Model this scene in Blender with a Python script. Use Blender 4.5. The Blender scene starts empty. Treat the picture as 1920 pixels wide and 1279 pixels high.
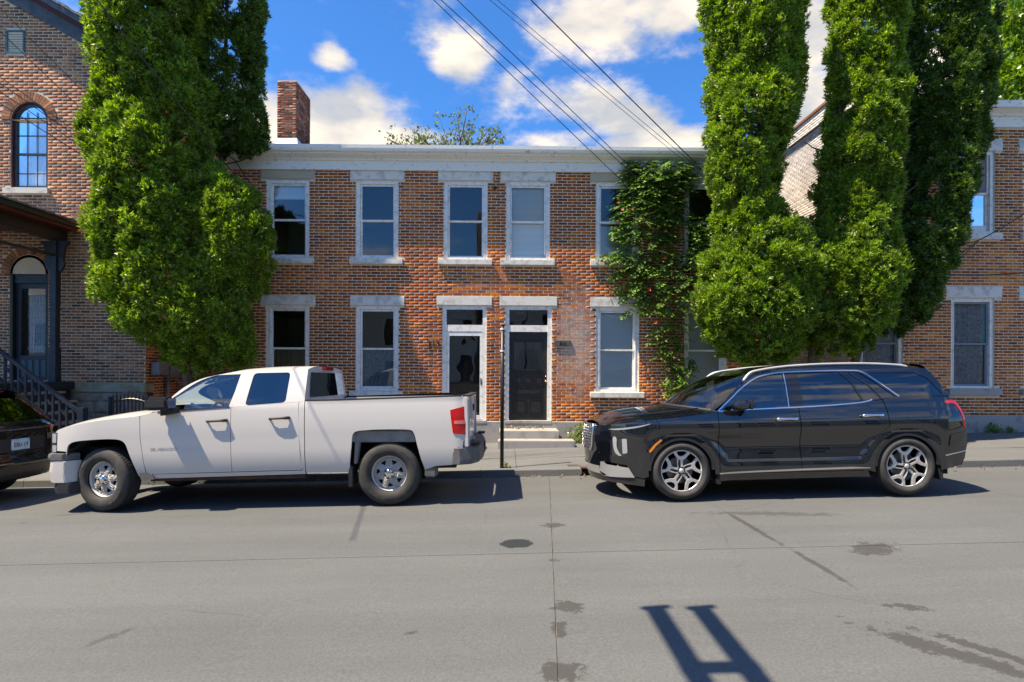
import bpy, bmesh, math, random
import numpy as np
from mathutils import Vector, Matrix
random.seed(7); RNG = np.random.default_rng(11)
R = math.radians
S = bpy.context.scene; COL = S.collection
# ---------------------------------------------------------------- camera
FPX = 1100.0; HZ = 690.0; CZ = 1.71
cam = bpy.data.cameras.new('camera'); CAM = bpy.data.objects.new('camera', cam); COL.objects.link(CAM)
cam.sensor_width = 36; cam.lens = FPX / 1920 * 36; cam.shift_y = (HZ - 639.5) / 1920
cam.clip_start = .05; cam.clip_end = 3000
CAM.location = (0, 0, CZ)
CAM.rotation_euler = (Matrix.Rotation(R(-.65), 3, 'Z') @ Matrix.Rotation(R(90), 3, 'X') @ Matrix.Rotation(R(.3), 3, 'Z')).to_euler()
S.camera = CAM
# ---------------------------------------------------------------- sun and sky
LD = Vector((.50, .18, -1)).normalized()
sun = bpy.data.lights.new('sun', 'SUN'); sun.energy = 2.1; sun.angle = R(.53); sun.color = (1, .94, .85)
SUN = bpy.data.objects.new('sun', sun); COL.objects.link(SUN); SUN.location = (-8, -2, 20)
SUN.rotation_euler = LD.to_track_quat('-Z', 'Y').to_euler()
EL = math.asin(-LD.z); AZ = math.atan2(-LD.x, -LD.y)
W = bpy.data.worlds.new('World'); S.world = W; W.use_nodes = True
nt = W.node_tree; nt.nodes.clear()
def N(nt, t, **kw):
    n = nt.nodes.new(t)
    for k, v in kw.items():
        if k == 'i':
            for a, b in v.items(): n.inputs[a].default_value = b
        else: setattr(n, k, v)
    return n
def LK(nt, a, b): nt.links.new(a, b)
def build_sky():
    sky = N(nt, 'ShaderNodeTexSky', sky_type='NISHITA', sun_disc=False, sun_elevation=EL, sun_rotation=AZ, ozone_density=2.2, air_density=1.0, dust_density=.3)
    hsv = N(nt, 'ShaderNodeMix', data_type='RGBA', blend_type='MULTIPLY', i={'Factor': 1.}); LK(nt, sky.outputs[0], hsv.inputs['A']); hsv.inputs['B'].default_value = (.065, .215, .41, 1)   # deep polarised blue
    tc = N(nt, 'ShaderNodeTexCoord')
    # cumulus: puffs spread over the whole sky, with the larger banks standing where the photograph shows them
    sep = N(nt, 'ShaderNodeSeparateXYZ'); LK(nt, tc.outputs['Generated'], sep.inputs[0])
    den = N(nt, 'ShaderNodeMath', operation='ADD', i={1: .0}); LK(nt, sep.outputs[2], den.inputs[0])
    n1 = N(nt, 'ShaderNodeTexNoise', i={'Scale': 7.0, 'Detail': 9.0, 'Roughness': .56, 'Lacunarity': 2.1})
    mp = N(nt, 'ShaderNodeMapping', i={'Scale': (1, 1, 1.9), 'Location': (7.3, -2.2, 1.4)}); LK(nt, tc.outputs['Generated'], mp.inputs[0]); LK(nt, mp.outputs[0], n1.inputs['Vector'])
    n2 = N(nt, 'ShaderNodeTexNoise', i={'Scale': 1.7, 'Detail': 3.0}); LK(nt, mp.outputs[0], n2.inputs['Vector'])
    banks = [(640, 222, .105, .050), (560, 262, .16, .03), (1085, 40, .085, .045), (860, 105, .045, .03), (1080, 195, .10, .034), (1190, 215, .08, .035), (1260, 15, .085, .025),
             (1040, 262, .06, .02), (1230, 262, .09, .025), (500, 215, .05, .04), (620, 115, .03, .018), (1520, 50, .05, .06), (1530, 190, .05, .05), (760, 262, .07, .02), (310, 220, .08, .04), (1700, 140, .08, .04)]
    acc = None
    for (u, v, rx, rz) in banks:
        d = Vector(((u - 947) / FPX, 1, (HZ - v) / FPX)).normalized()
        m = N(nt, 'ShaderNodeMapping', vector_type='TEXTURE', i={'Location': d, 'Scale': (rx * .85, rx * .85, rz * .85)}); LK(nt, tc.outputs['Generated'], m.inputs[0])
        l = N(nt, 'ShaderNodeVectorMath', operation='LENGTH'); LK(nt, m.outputs[0], l.inputs[0])
        r = N(nt, 'ShaderNodeMapRange', interpolation_type='SMOOTHSTEP', i={1: 1.9, 2: .2, 3: 0, 4: .30}); LK(nt, l.outputs['Value'], r.inputs[0])
        if acc is None: acc = r.outputs[0]
        else:
            a = N(nt, 'ShaderNodeMath', operation='MAXIMUM'); LK(nt, acc, a.inputs[0]); LK(nt, r.outputs[0], a.inputs[1]); acc = a.outputs[0]
    a1 = N(nt, 'ShaderNodeMath', operation='MULTIPLY_ADD', i={1: .62}); LK(nt, n2.outputs[0], a1.inputs[0]); LK(nt, acc, a1.inputs[2])
    a2 = N(nt, 'ShaderNodeMath', operation='ADD'); LK(nt, a1.outputs[0], a2.inputs[0]); LK(nt, n1.outputs[0], a2.inputs[1])
    cov = N(nt, 'ShaderNodeMapRange', interpolation_type='SMOOTHSTEP', i={1: .80, 2: 1.06, 3: 0, 4: .96}); LK(nt, a2.outputs[0], cov.inputs[0])  # cloud cover widened to add white fill light on the house fronts
    # bodies: bright tops, soft blue-grey in the thick bases
    thick = N(nt, 'ShaderNodeMapRange', interpolation_type='SMOOTHSTEP', i={1: 1.0, 2: 1.3, 3: 0, 4: 1}); LK(nt, a2.outputs[0], thick.inputs[0])
    n3 = N(nt, 'ShaderNodeTexNoise', i={'Scale': 7.0, 'Detail': 6.0}); 
    mp3 = N(nt, 'ShaderNodeMapping', i={'Scale': (1, 1, 2.2), 'Location': (7.3, -2.2, 1.48)}); LK(nt, tc.outputs['Generated'], mp3.inputs[0]); LK(nt, mp3.outputs[0], n3.inputs['Vector'])
    sh = N(nt, 'ShaderNodeMapRange', i={1: .36, 2: .60, 3: 0, 4: 1}); LK(nt, n3.outputs[0], sh.inputs[0])
    cc = N(nt, 'ShaderNodeMix', data_type='RGBA'); cc.inputs['A'].default_value = (1.8, 1.74, 1.68, 1); cc.inputs['B'].default_value = (.85, .98, 1.22, 1); LK(nt, sh.outputs[0], cc.inputs['Factor'])
    mx = N(nt, 'ShaderNodeMix', data_type='RGBA'); LK(nt, cov.outputs[0], mx.inputs['Factor']); LK(nt, hsv.outputs['Result'], mx.inputs['A']); LK(nt, cc.outputs['Result'], mx.inputs['B'])
    bg = N(nt, 'ShaderNodeBackground', i={'Strength': .15}); LK(nt, mx.outputs['Result'], bg.inputs['Color'])
    out = N(nt, 'ShaderNodeOutputWorld'); LK(nt, bg.outputs[0], out.inputs[0])
build_sky()
vs = S.view_settings; vs.view_transform = 'Standard'; vs.look = 'None'; vs.gamma = 1; vs.exposure = 2.2; vs.use_white_balance = True; vs.white_balance_temperature = 8200; vs.white_balance_tint = 10; vs.use_curve_mapping = False
S.render.engine = 'CYCLES'; S.cycles.max_bounces = 8; S.cycles.transparent_max_bounces = 12
# ---------------------------------------------------------------- measuring and building helpers
CM = CAM.rotation_euler.to_matrix()
def ray(u, v): return CM @ Vector(((u - 960) / FPX, (HZ - v) / FPX, -1))
def at(u, v, Y):
    d = ray(u, v); t = Y / d.y; return Vector((d.x * t, Y, CZ + d.z * t))
SLOPE = .0245
def cross(y):
    if y < 1: return -.04 - .04 * (1 - y)
    if y > 7.4: return -.04 - .026 * (y - 7.4)
    return -.04
def zg(x, y): return SLOPE * x + cross(y)
def zs(x, y=0): return SLOPE * x + .015      # pavement level
def atg(u, v):
    d = ray(u, v); t = 5.
    for _ in range(30):
        p = CAM.location + d * t; t *= (CZ - zg(p.x, p.y)) / max(1e-6, (CZ - p.z))
    return CAM.location + d * t
ORG = {}
def link(o, parent):
    COL.objects.link(o)
    if parent is not None: o.parent = parent; ORG[o.name] = ORG.get(parent.name, Vector((0, 0, 0)))
    return o
def tag(o, label=None, cat=None, group=None, kind=None):
    if label: o['label'] = label
    if cat: o['category'] = cat
    if group: o['group'] = group
    if kind: o['kind'] = kind
    return o
def thing(name, label, cat, loc=(0, 0, 0), group=None, rot=None):
    o = bpy.data.objects.new(name, None); o.empty_display_size = .2; COL.objects.link(o); o.location = loc
    if rot: o.rotation_euler = rot
    ORG[o.name] = Vector(loc) if rot is None else Vector((0, 0, 0))
    return tag(o, label, cat, group)
class MB:
    def __init__(s): s.v = []; s.f = []; s.m = []; s.mi = 0
    def add(s, vs, fs):
        n = len(s.v); s.v += [tuple(p) for p in vs]; s.f += [tuple(i + n for i in f) for f in fs]; s.m += [s.mi] * len(fs); return s
    def box(s, x0, x1, y0, y1, z0, z1):
        return s.add([(x0, y0, z0), (x1, y0, z0), (x1, y1, z0), (x0, y1, z0), (x0, y0, z1), (x1, y0, z1), (x1, y1, z1), (x0, y1, z1)],
                     [(0, 3, 2, 1), (4, 5, 6, 7), (0, 1, 5, 4), (1, 2, 6, 5), (2, 3, 7, 6), (3, 0, 4, 7)])
    def beam(s, a, b, w, h, up=(0, 0, 1)):
        a = Vector(a); b = Vector(b); d = (b - a).normalized(); r = d.cross(Vector(up))
        if r.length < 1e-4: r = Vector((1, 0, 0))
        r.normalize(); u = r.cross(d); r *= w / 2; u *= h / 2
        p = [a - r - u, a + r - u, a + r + u, a - r + u, b - r - u, b + r - u, b + r + u, b - r + u]
        return s.add(p, [(0, 1, 2, 3), (7, 6, 5, 4), (0, 4, 5, 1), (1, 5, 6, 2), (2, 6, 7, 3), (3, 7, 4, 0)])
    def tube(s, path, rad, n=6, caps=True):
        path = [Vector(p) for p in path]; k = len(path); rs = rad if isinstance(rad, (list, tuple)) else [rad] * k
        base = len(s.v); ref = None
        for i, p in enumerate(path):
            d = (path[min(i + 1, k - 1)] - path[max(i - 1, 0)]).normalized()
            if ref is None: ref = d.orthogonal().normalized()
            ref = (ref - d * ref.dot(d)); ref = ref.normalized() if ref.length > 1e-5 else d.orthogonal().normalized()
            q = d.cross(ref)
            for j in range(n):
                a = 2 * math.pi * j / n; s.v.append(tuple(p + (ref * math.cos(a) + q * math.sin(a)) * rs[i]))
        nf = 0
        for i in range(k - 1):
            for j in range(n):
                a = base + i * n + j; b = base + i * n + (j + 1) % n; s.f.append((a, b, b + n, a + n)); nf += 1
        if caps:
            s.f.append(tuple(base + j for j in reversed(range(n)))); s.f.append(tuple(base + (k - 1) * n + j for j in range(n))); nf += 2
        s.m += [s.mi] * nf; return s
    def lathe_y(s, prof, n=40, c=(0, 0, 0), closed=False):       # profile (radius, y) turned round the Y axis
        base = len(s.v); k = len(prof)
        for (r, y) in prof:
            for j in range(n):
                a = 2 * math.pi * j / n; s.v.append((c[0] + r * math.cos(a), c[1] + y, c[2] + r * math.sin(a)))
        cnt = 0
        for i in range(k - 1 + (1 if closed else 0)):
            i2 = (i + 1) % k
            for j in range(n):
                j2 = (j + 1) % n; s.f.append((base + i * n + j, base + i * n + j2, base + i2 * n + j2, base + i2 * n + j)); cnt += 1
        s.m += [s.mi] * cnt; return s
    def prism(s, poly, y0, y1):                                   # polygon in XZ, extruded along Y
        n = len(poly); v = [(p[0], y0, p[1]) for p in poly] + [(p[0], y1, p[1]) for p in poly]
        f = [tuple(range(n)), tuple(reversed(range(n, 2 * n)))] + [(i, i + n, (i + 1) % n + n, (i + 1) % n) for i in range(n)]
        return s.add(v, f)
    def grid(s, fn, nu, nv):
        b = []
        for i in range(nu + 1):
            for j in range(nv + 1): b.append(tuple(fn(i / nu, j / nv)))
        f = [(i * (nv + 1) + j, (i + 1) * (nv + 1) + j, (i + 1) * (nv + 1) + j + 1, i * (nv + 1) + j + 1) for i in range(nu) for j in range(nv)]
        return s.add(b, f)
    def build(s, name, mat, parent=None, smooth=False, bevel=0, loc=None, auto=None):
        me = bpy.data.meshes.new(name)
        o = bpy.data.objects.new(name, me)
        if parent is None and loc is not None: off = Vector(loc)
        else: off = ORG.get(parent.name, Vector((0, 0, 0))) if parent is not None else Vector((0, 0, 0))
        me.from_pydata([(x - off.x, y - off.y, z - off.z) for (x, y, z) in s.v], [], s.f)
        mats = mat if isinstance(mat, (list, tuple)) else [mat]
        for m in mats: me.materials.append(m)
        if len(mats) > 1: me.polygons.foreach_set('material_index', s.m)
        bm = bmesh.new(); bm.from_mesh(me); bmesh.ops.recalc_face_normals(bm, faces=bm.faces[:])
        if bevel: bmesh.ops.bevel(bm, geom=[e for e in bm.edges if len(e.link_faces) == 2 and e.calc_face_angle(0) > .5], offset=bevel, segments=2, affect='EDGES', clamp_overlap=True)
        bm.to_mesh(me); bm.free()
        if smooth: me.shade_smooth()
        if auto: me.set_sharp_from_angle(angle=R(auto))
        link(o, parent)
        if parent is None and loc is not None: o.location = loc; ORG[o.name] = Vector(loc)
        return o
def raw(name, verts, faces, mat, parent=None, smooth=False, loc=None):      # big numpy meshes (all quads or all triangles)
    me = bpy.data.meshes.new(name); nv = len(verts); nf, k = faces.shape
    off = np.array(loc if (parent is None and loc is not None) else (ORG.get(parent.name, (0, 0, 0)) if parent is not None else (0, 0, 0)))
    me.vertices.add(nv); me.vertices.foreach_set('co', (verts - off).astype(np.float32).ravel())
    me.loops.add(nf * k); me.loops.foreach_set('vertex_index', faces.astype(np.int32).ravel())
    me.polygons.add(nf); me.polygons.foreach_set('loop_start', np.arange(0, nf * k, k, dtype=np.int32)); me.polygons.foreach_set('loop_total', np.full(nf, k, dtype=np.int32))
    me.update(calc_edges=True); me.materials.append(mat)
    if smooth: me.shade_smooth()
    o = bpy.data.objects.new(name, me); link(o, parent)
    if parent is None and loc is not None: o.location = loc; ORG[o.name] = Vector(loc)
    return o
def text_obj(name, body, size, ext, mat, parent, mtx):
    c = bpy.data.curves.new(name, 'FONT'); c.body = body; c.size = size; c.extrude = ext; c.align_x = 'CENTER'; c.align_y = 'CENTER'
    t = bpy.data.objects.new('tmp', c); COL.objects.link(t)
    dg = bpy.context.evaluated_depsgraph_get(); me = bpy.data.meshes.new_from_object(t.evaluated_get(dg)); bpy.data.objects.remove(t)
    me.transform(mtx); me.materials.clear(); me.materials.append(mat)
    o = bpy.data.objects.new(name, me); link(o, parent); return o
# ---------------------------------------------------------------- materials
def mat_new(name):
    m = bpy.data.materials.new(name); m.use_nodes = True; t = m.node_tree; b = t.nodes['Principled BSDF']; return m, t, b
def M(name, c, rough=.6, metal=0., c2=None, sc=6., bump=0., bsc=40., coat=0., spec=.5, detail=5., ramp=(.35, .7), rvar=.0, emis=0):
    m, t, b = mat_new(name)
    b.inputs['Base Color'].default_value = (*c, 1); b.inputs['Roughness'].default_value = rough; b.inputs['Metallic'].default_value = metal
    b.inputs['Coat Weight'].default_value = coat; b.inputs['Coat Roughness'].default_value = .03; b.inputs['Specular IOR Level'].default_value = spec
    g = N(t, 'ShaderNodeNewGeometry')
    if c2 is not None or rvar:
        n = N(t, 'ShaderNodeTexNoise', i={'Scale': sc, 'Detail': detail, 'Roughness': .6}); LK(t, g.outputs['Position'], n.inputs['Vector'])
        r = N(t, 'ShaderNodeMapRange', i={1: ramp[0], 2: ramp[1]}); LK(t, n.outputs[0], r.inputs[0])
        if c2 is not None:
            x = N(t, 'ShaderNodeMix', data_type='RGBA'); x.inputs['A'].default_value = (*c, 1); x.inputs['B'].default_value = (*c2, 1)
            LK(t, r.outputs[0], x.inputs['Factor']); LK(t, x.outputs['Result'], b.inputs['Base Color'])
        if rvar:
            q = N(t, 'ShaderNodeMapRange', i={1: 0, 2: 1, 3: rough - rvar, 4: rough + rvar}); LK(t, r.outputs[0], q.inputs[0]); LK(t, q.outputs[0], b.inputs['Roughness'])
    if bump:
        n = N(t, 'ShaderNodeTexNoise', i={'Scale': bsc, 'Detail': 4.}); LK(t, g.outputs['Position'], n.inputs['Vector'])
        bp = N(t, 'ShaderNodeBump', i={'Strength': bump, 'Distance': .01}); LK(t, n.outputs[0], bp.inputs['Height']); LK(t, bp.outputs[0], b.inputs['Normal'])
    return m
def brick_mat(name, cols, pale=(.50, .45, .40), pale_lo=.60, pale_hi=.78, amt=.75, sat=1.12, bloom=None):
    m, t, b = mat_new(name); b.inputs['Roughness'].default_value = .85; b.inputs['Specular IOR Level'].default_value = .25
    g = N(t, 'ShaderNodeNewGeometry'); oi = N(t, 'ShaderNodeObjectInfo')
    a = N(t, 'ShaderNodeMath', operation='ADD'); LK(t, g.outputs['Random Per Island'], a.inputs[0]); LK(t, oi.outputs['Random'], a.inputs[1])
    fr = N(t, 'ShaderNodeMath', operation='FRACT'); LK(t, a.outputs[0], fr.inputs[0])
    cr = N(t, 'ShaderNodeValToRGB'); LK(t, fr.outputs[0], cr.inputs[0]); e = cr.color_ramp; e.interpolation = 'LINEAR'
    while len(e.elements) < len(cols): e.elements.new(.5)
    for i, c in enumerate(cols): e.elements[i].position = i / (len(cols) - 1); e.elements[i].color = (*c, 1)
    n = N(t, 'ShaderNodeTexNoise', i={'Scale': 22., 'Detail': 5., 'Roughness': .7}); LK(t, g.outputs['Position'], n.inputs['Vector'])
    hv = N(t, 'ShaderNodeMapRange', i={1: .3, 2: .7, 3: 1.3, 4: 2.3}); LK(t, n.outputs[0], hv.inputs[0])
    h = N(t, 'ShaderNodeHueSaturation', i={'Saturation': sat}); LK(t, cr.outputs[0], h.inputs['Color']); LK(t, hv.outputs[0], h.inputs['Value'])
    n4 = N(t, 'ShaderNodeTexNoise', i={'Scale': .55, 'Detail': 4., 'Roughness': .6}); LK(t, g.outputs['Position'], n4.inputs['Vector'])
    r4 = N(t, 'ShaderNodeMapRange', i={1: .32, 2: .68, 3: .72, 4: 1.25}); LK(t, n4.outputs[0], r4.inputs[0]); m4 = N(t, 'ShaderNodeMath', operation='MULTIPLY'); LK(t, hv.outputs[0], m4.inputs[0]); LK(t, r4.outputs[0], m4.inputs[1]); LK(t, m4.outputs[0], h.inputs['Value'])
    n2 = N(t, 'ShaderNodeTexNoise', i={'Scale': 1.1, 'Detail': 7., 'Roughness': .68}); LK(t, g.outputs['Position'], n2.inputs['Vector'])
    pr = N(t, 'ShaderNodeMapRange', i={1: pale_lo, 2: pale_hi, 3: 0, 4: amt}); LK(t, n2.outputs[0], pr.inputs[0])
    x = N(t, 'ShaderNodeMix', data_type='RGBA'); LK(t, pr.outputs[0], x.inputs['Factor']); LK(t, h.outputs[0], x.inputs['A']); x.inputs['B'].default_value = (*pale, 1)
    if bloom:      # white salts where the wall has been damp
        k = N(t, 'ShaderNodeMapping', vector_type='TEXTURE', i={'Location': bloom[0], 'Scale': bloom[1]}); LK(t, g.outputs['Position'], k.inputs[0]); l = N(t, 'ShaderNodeVectorMath', operation='LENGTH'); LK(t, k.outputs[0], l.inputs[0])
        n5 = N(t, 'ShaderNodeTexNoise', i={'Scale': 5., 'Detail': 6., 'Roughness': .7}); LK(t, g.outputs['Position'], n5.inputs['Vector']); s5 = N(t, 'ShaderNodeMath', operation='MULTIPLY_ADD', i={1: -2.4}); LK(t, n5.outputs[0], s5.inputs[0]); LK(t, l.outputs['Value'], s5.inputs[2])
        q5 = N(t, 'ShaderNodeMapRange', i={1: -1.0, 2: -.35, 3: .5, 4: 0}); LK(t, s5.outputs[0], q5.inputs[0]); y = N(t, 'ShaderNodeMix', data_type='RGBA'); LK(t, q5.outputs[0], y.inputs['Factor']); LK(t, x.outputs['Result'], y.inputs['A']); y.inputs['B'].default_value = (.55, .52, .48, 1); x = y
    LK(t, x.outputs['Result'], b.inputs['Base Color'])
    bp = N(t, 'ShaderNodeBump', i={'Strength': .5, 'Distance': .006}); LK(t, n.outputs[0], bp.inputs['Height']); LK(t, bp.outputs[0], b.inputs['Normal'])
    return m
def glass_mat(name, tint=(.8, .85, .85), ior=1.9, wob=0., rough=.0):
    m = bpy.data.materials.new(name); m.use_nodes = True; t = m.node_tree; t.nodes.clear()
    fr = N(t, 'ShaderNodeFresnel', i={'IOR': ior}); tr = N(t, 'ShaderNodeBsdfTransparent', i={'Color': (*tint, 1)}); gl = N(t, 'ShaderNodeBsdfGlossy', i={'Roughness': rough, 'Color': (.95, .97, 1, 1)})
    mx = N(t, 'ShaderNodeMixShader'); o = N(t, 'ShaderNodeOutputMaterial')
    LK(t, fr.outputs[0], mx.inputs[0]); LK(t, tr.outputs[0], mx.inputs[1]); LK(t, gl.outputs[0], mx.inputs[2]); LK(t, mx.outputs[0], o.inputs[0])
    if wob:
        g = N(t, 'ShaderNodeNewGeometry'); n = N(t, 'ShaderNodeTexNoise', i={'Scale': 1.6, 'Detail': 1.}); LK(t, g.outputs['Position'], n.inputs['Vector'])
        bp = N(t, 'ShaderNodeBump', i={'Strength': 1., 'Distance': wob}); LK(t, n.outputs[0], bp.inputs['Height']); LK(t, bp.outputs[0], gl.inputs['Normal'])
    return m
def leaf_mat(name, cols, tr=.35, rough=.36):
    m, t, b = mat_new(name); g = N(t, 'ShaderNodeNewGeometry')
    cr = N(t, 'ShaderNodeValToRGB'); LK(t, g.outputs['Random Per Island'], cr.inputs[0]); e = cr.color_ramp
    while len(e.elements) < len(cols): e.elements.new(.5)
    for i, c in enumerate(cols): e.elements[i].position = i / (len(cols) - 1); e.elements[i].color = (*c, 1)
    n = N(t, 'ShaderNodeTexNoise', i={'Scale': 3.6, 'Detail': 4.}); LK(t, g.outputs['Position'], n.inputs['Vector'])
    mr = N(t, 'ShaderNodeMapRange', i={1: .32, 2: .68, 3: .6, 4: 1.55}); LK(t, n.outputs[0], mr.inputs[0])
    h = N(t, 'ShaderNodeHueSaturation'); LK(t, cr.outputs[0], h.inputs['Color']); LK(t, mr.outputs[0], h.inputs['Value'])
    LK(t, h.outputs[0], b.inputs['Base Color']); b.inputs['Roughness'].default_value = rough; b.inputs['Specular IOR Level'].default_value = .55
    tl = N(t, 'ShaderNodeBsdfTranslucent'); h2 = N(t, 'ShaderNodeHueSaturation', i={'Value': 1.5, 'Saturation': 1.1}); LK(t, h.outputs[0], h2.inputs['Color']); LK(t, h2.outputs[0], tl.inputs[0])
    mx = N(t, 'ShaderNodeMixShader', i={0: tr}); LK(t, b.outputs[0], mx.inputs[1]); LK(t, tl.outputs[0], mx.inputs[2]); LK(t, mx.outputs[0], t.nodes['Material Output'].inputs[0])
    return m
BR_C = brick_mat('brick_red', [(.085, .034, .022), (.18, .055, .026), (.25, .080, .032), (.20, .062, .028), (.13, .044, .024), (.29, .11, .038), (.22, .068, .028)], pale_lo=.60, pale_hi=.85, amt=.55, bloom=((1.62, 13.4, 2.35), (.75, 2., 1.6)))
BR_L = brick_mat('brick_brown', [(.06, .036, .028), (.17, .072, .042), (.24, .105, .058), (.13, .056, .036), (.29, .14, .075), (.18, .078, .046), (.10, .052, .038)], pale_lo=.58, pale_hi=.85, amt=.5, sat=1.02)
BR_R = brick_mat('brick_russet', [(.08, .032, .02), (.20, .068, .032), (.28, .10, .042), (.15, .05, .028), (.32, .14, .055), (.22, .08, .036)], pale_lo=.62, pale_hi=.85, amt=.5)
BR_W = brick_mat('brick_whitewashed', [(.33, .31, .295), (.37, .355, .34), (.28, .26, .245), (.38, .37, .355), (.25, .215, .19)], pale=(.17, .075, .05), pale_lo=.58, pale_hi=.7, amt=.7, sat=.8)
BR_CH = brick_mat('brick_sooty', [(.04, .025, .022), (.16, .06, .04), (.22, .10, .075), (.10, .045, .035), (.27, .15, .12), (.09, .05, .04)], pale_lo=.52, pale_hi=.8, amt=.55)
MORTAR = M('mortar', (.74, .65, .50), .95, c2=(.60, .50, .37), sc=3.5, bump=.3, bsc=90)
MORTAR_W = M('mortar_grey', (.5, .47, .44), .95, c2=(.36, .3, .26), sc=3.5)
STONE = M('limestone', (.70, .68, .63), .85, c2=(.36, .34, .30), sc=6., ramp=(.48, .74), bump=.25, bsc=60)
STONE_Y = M('stained_limestone', (.50, .42, .27), .88, c2=(.40, .37, .33), sc=4.5, bump=.35, bsc=55)
STONE_D = M('rough_foundation_stone', (.36, .34, .29), .95, c2=(.19, .19, .15), sc=6., bump=.9, bsc=14)
STONE_M = M('mossy_stone', (.42, .41, .34), .92, c2=(.22, .25, .13), sc=3.5, bump=.4, bsc=30)
WOODW = M('weathered_white_paint', (.80, .80, .77), .55, c2=(.50, .49, .46), sc=9., bump=.12, bsc=60, ramp=(.48, .75))
CORN = M('cornice_white_paint', (.80, .79, .75), .6, c2=(.38, .34, .27), sc=11., detail=10, bump=.15, bsc=50, ramp=(.58, .74))
SHINGLE = M('grey_shingle', (.10, .10, .11), .95, c2=(.28, .28, .28), sc=12., bump=.4, bsc=80)
NAVY = M('dark_blue_paint', (.012, .02, .034), .42, c2=(.03, .045, .065), sc=8.)
RAKE = M('slate_blue_paint', (.05, .065, .09), .6, c2=(.10, .115, .14), sc=7.)
OXBLOOD = M('oxblood_paint', (.11, .016, .012), .5)
GREENP = M('dark_green_paint', (.02, .028, .018), .5)
CREAM = M('cream_paint', (.62, .52, .36), .6)
TEAL = M('teal_paint', (.05, .13, .16), .6)
BLACKD = M('black_door_paint', (.012, .012, .013), .35, c2=(.022, .021, .02), sc=10., bump=.15)
BLACKM = M('black_metal', (.012, .012, .013), .4)
BRASS = M('brass', (.75, .52, .2), .25, 1.)
GLASS = glass_mat('window_glass', (.86, .91, .92), 1.85, .0015)
GLASS_B = glass_mat('old_window_glass', (.92, .95, .95), 1.5, .0015)
GLASS_D = glass_mat('storm_door_glass', (.55, .58, .6), 1.9, .006)
PLASTER = M('room_plaster', (.34, .32, .29), .9)
BLIND = M('blind_white', (.86, .9, .86), .6)
CURT = M('lace_curtain', (.34, .36, .38), .9, c2=(.16, .17, .19), sc=14.)
CURT_B = M('blue_lace', (.40, .50, .55), .9, c2=(.12, .2, .26), sc=22., detail=8)
CONC_W = M('whitewashed_concrete', (.34, .33, .31), .9, c2=(.20, .185, .165), sc=4., bump=.3, bsc=25, ramp=(.52, .75))
BARK = M('bark', (.16, .11, .075), .95, c2=(.05, .035, .025), sc=16., bump=1., bsc=30)
GALV = M('galvanised_grey', (.30, .31, .32), .45, .3, c2=(.22, .23, .24), sc=12.)
FENCE = M('iron_fence', (.014, .016, .02), .4)
CABLE = M('cable_black', (.012, .012, .013), .6)
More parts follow.
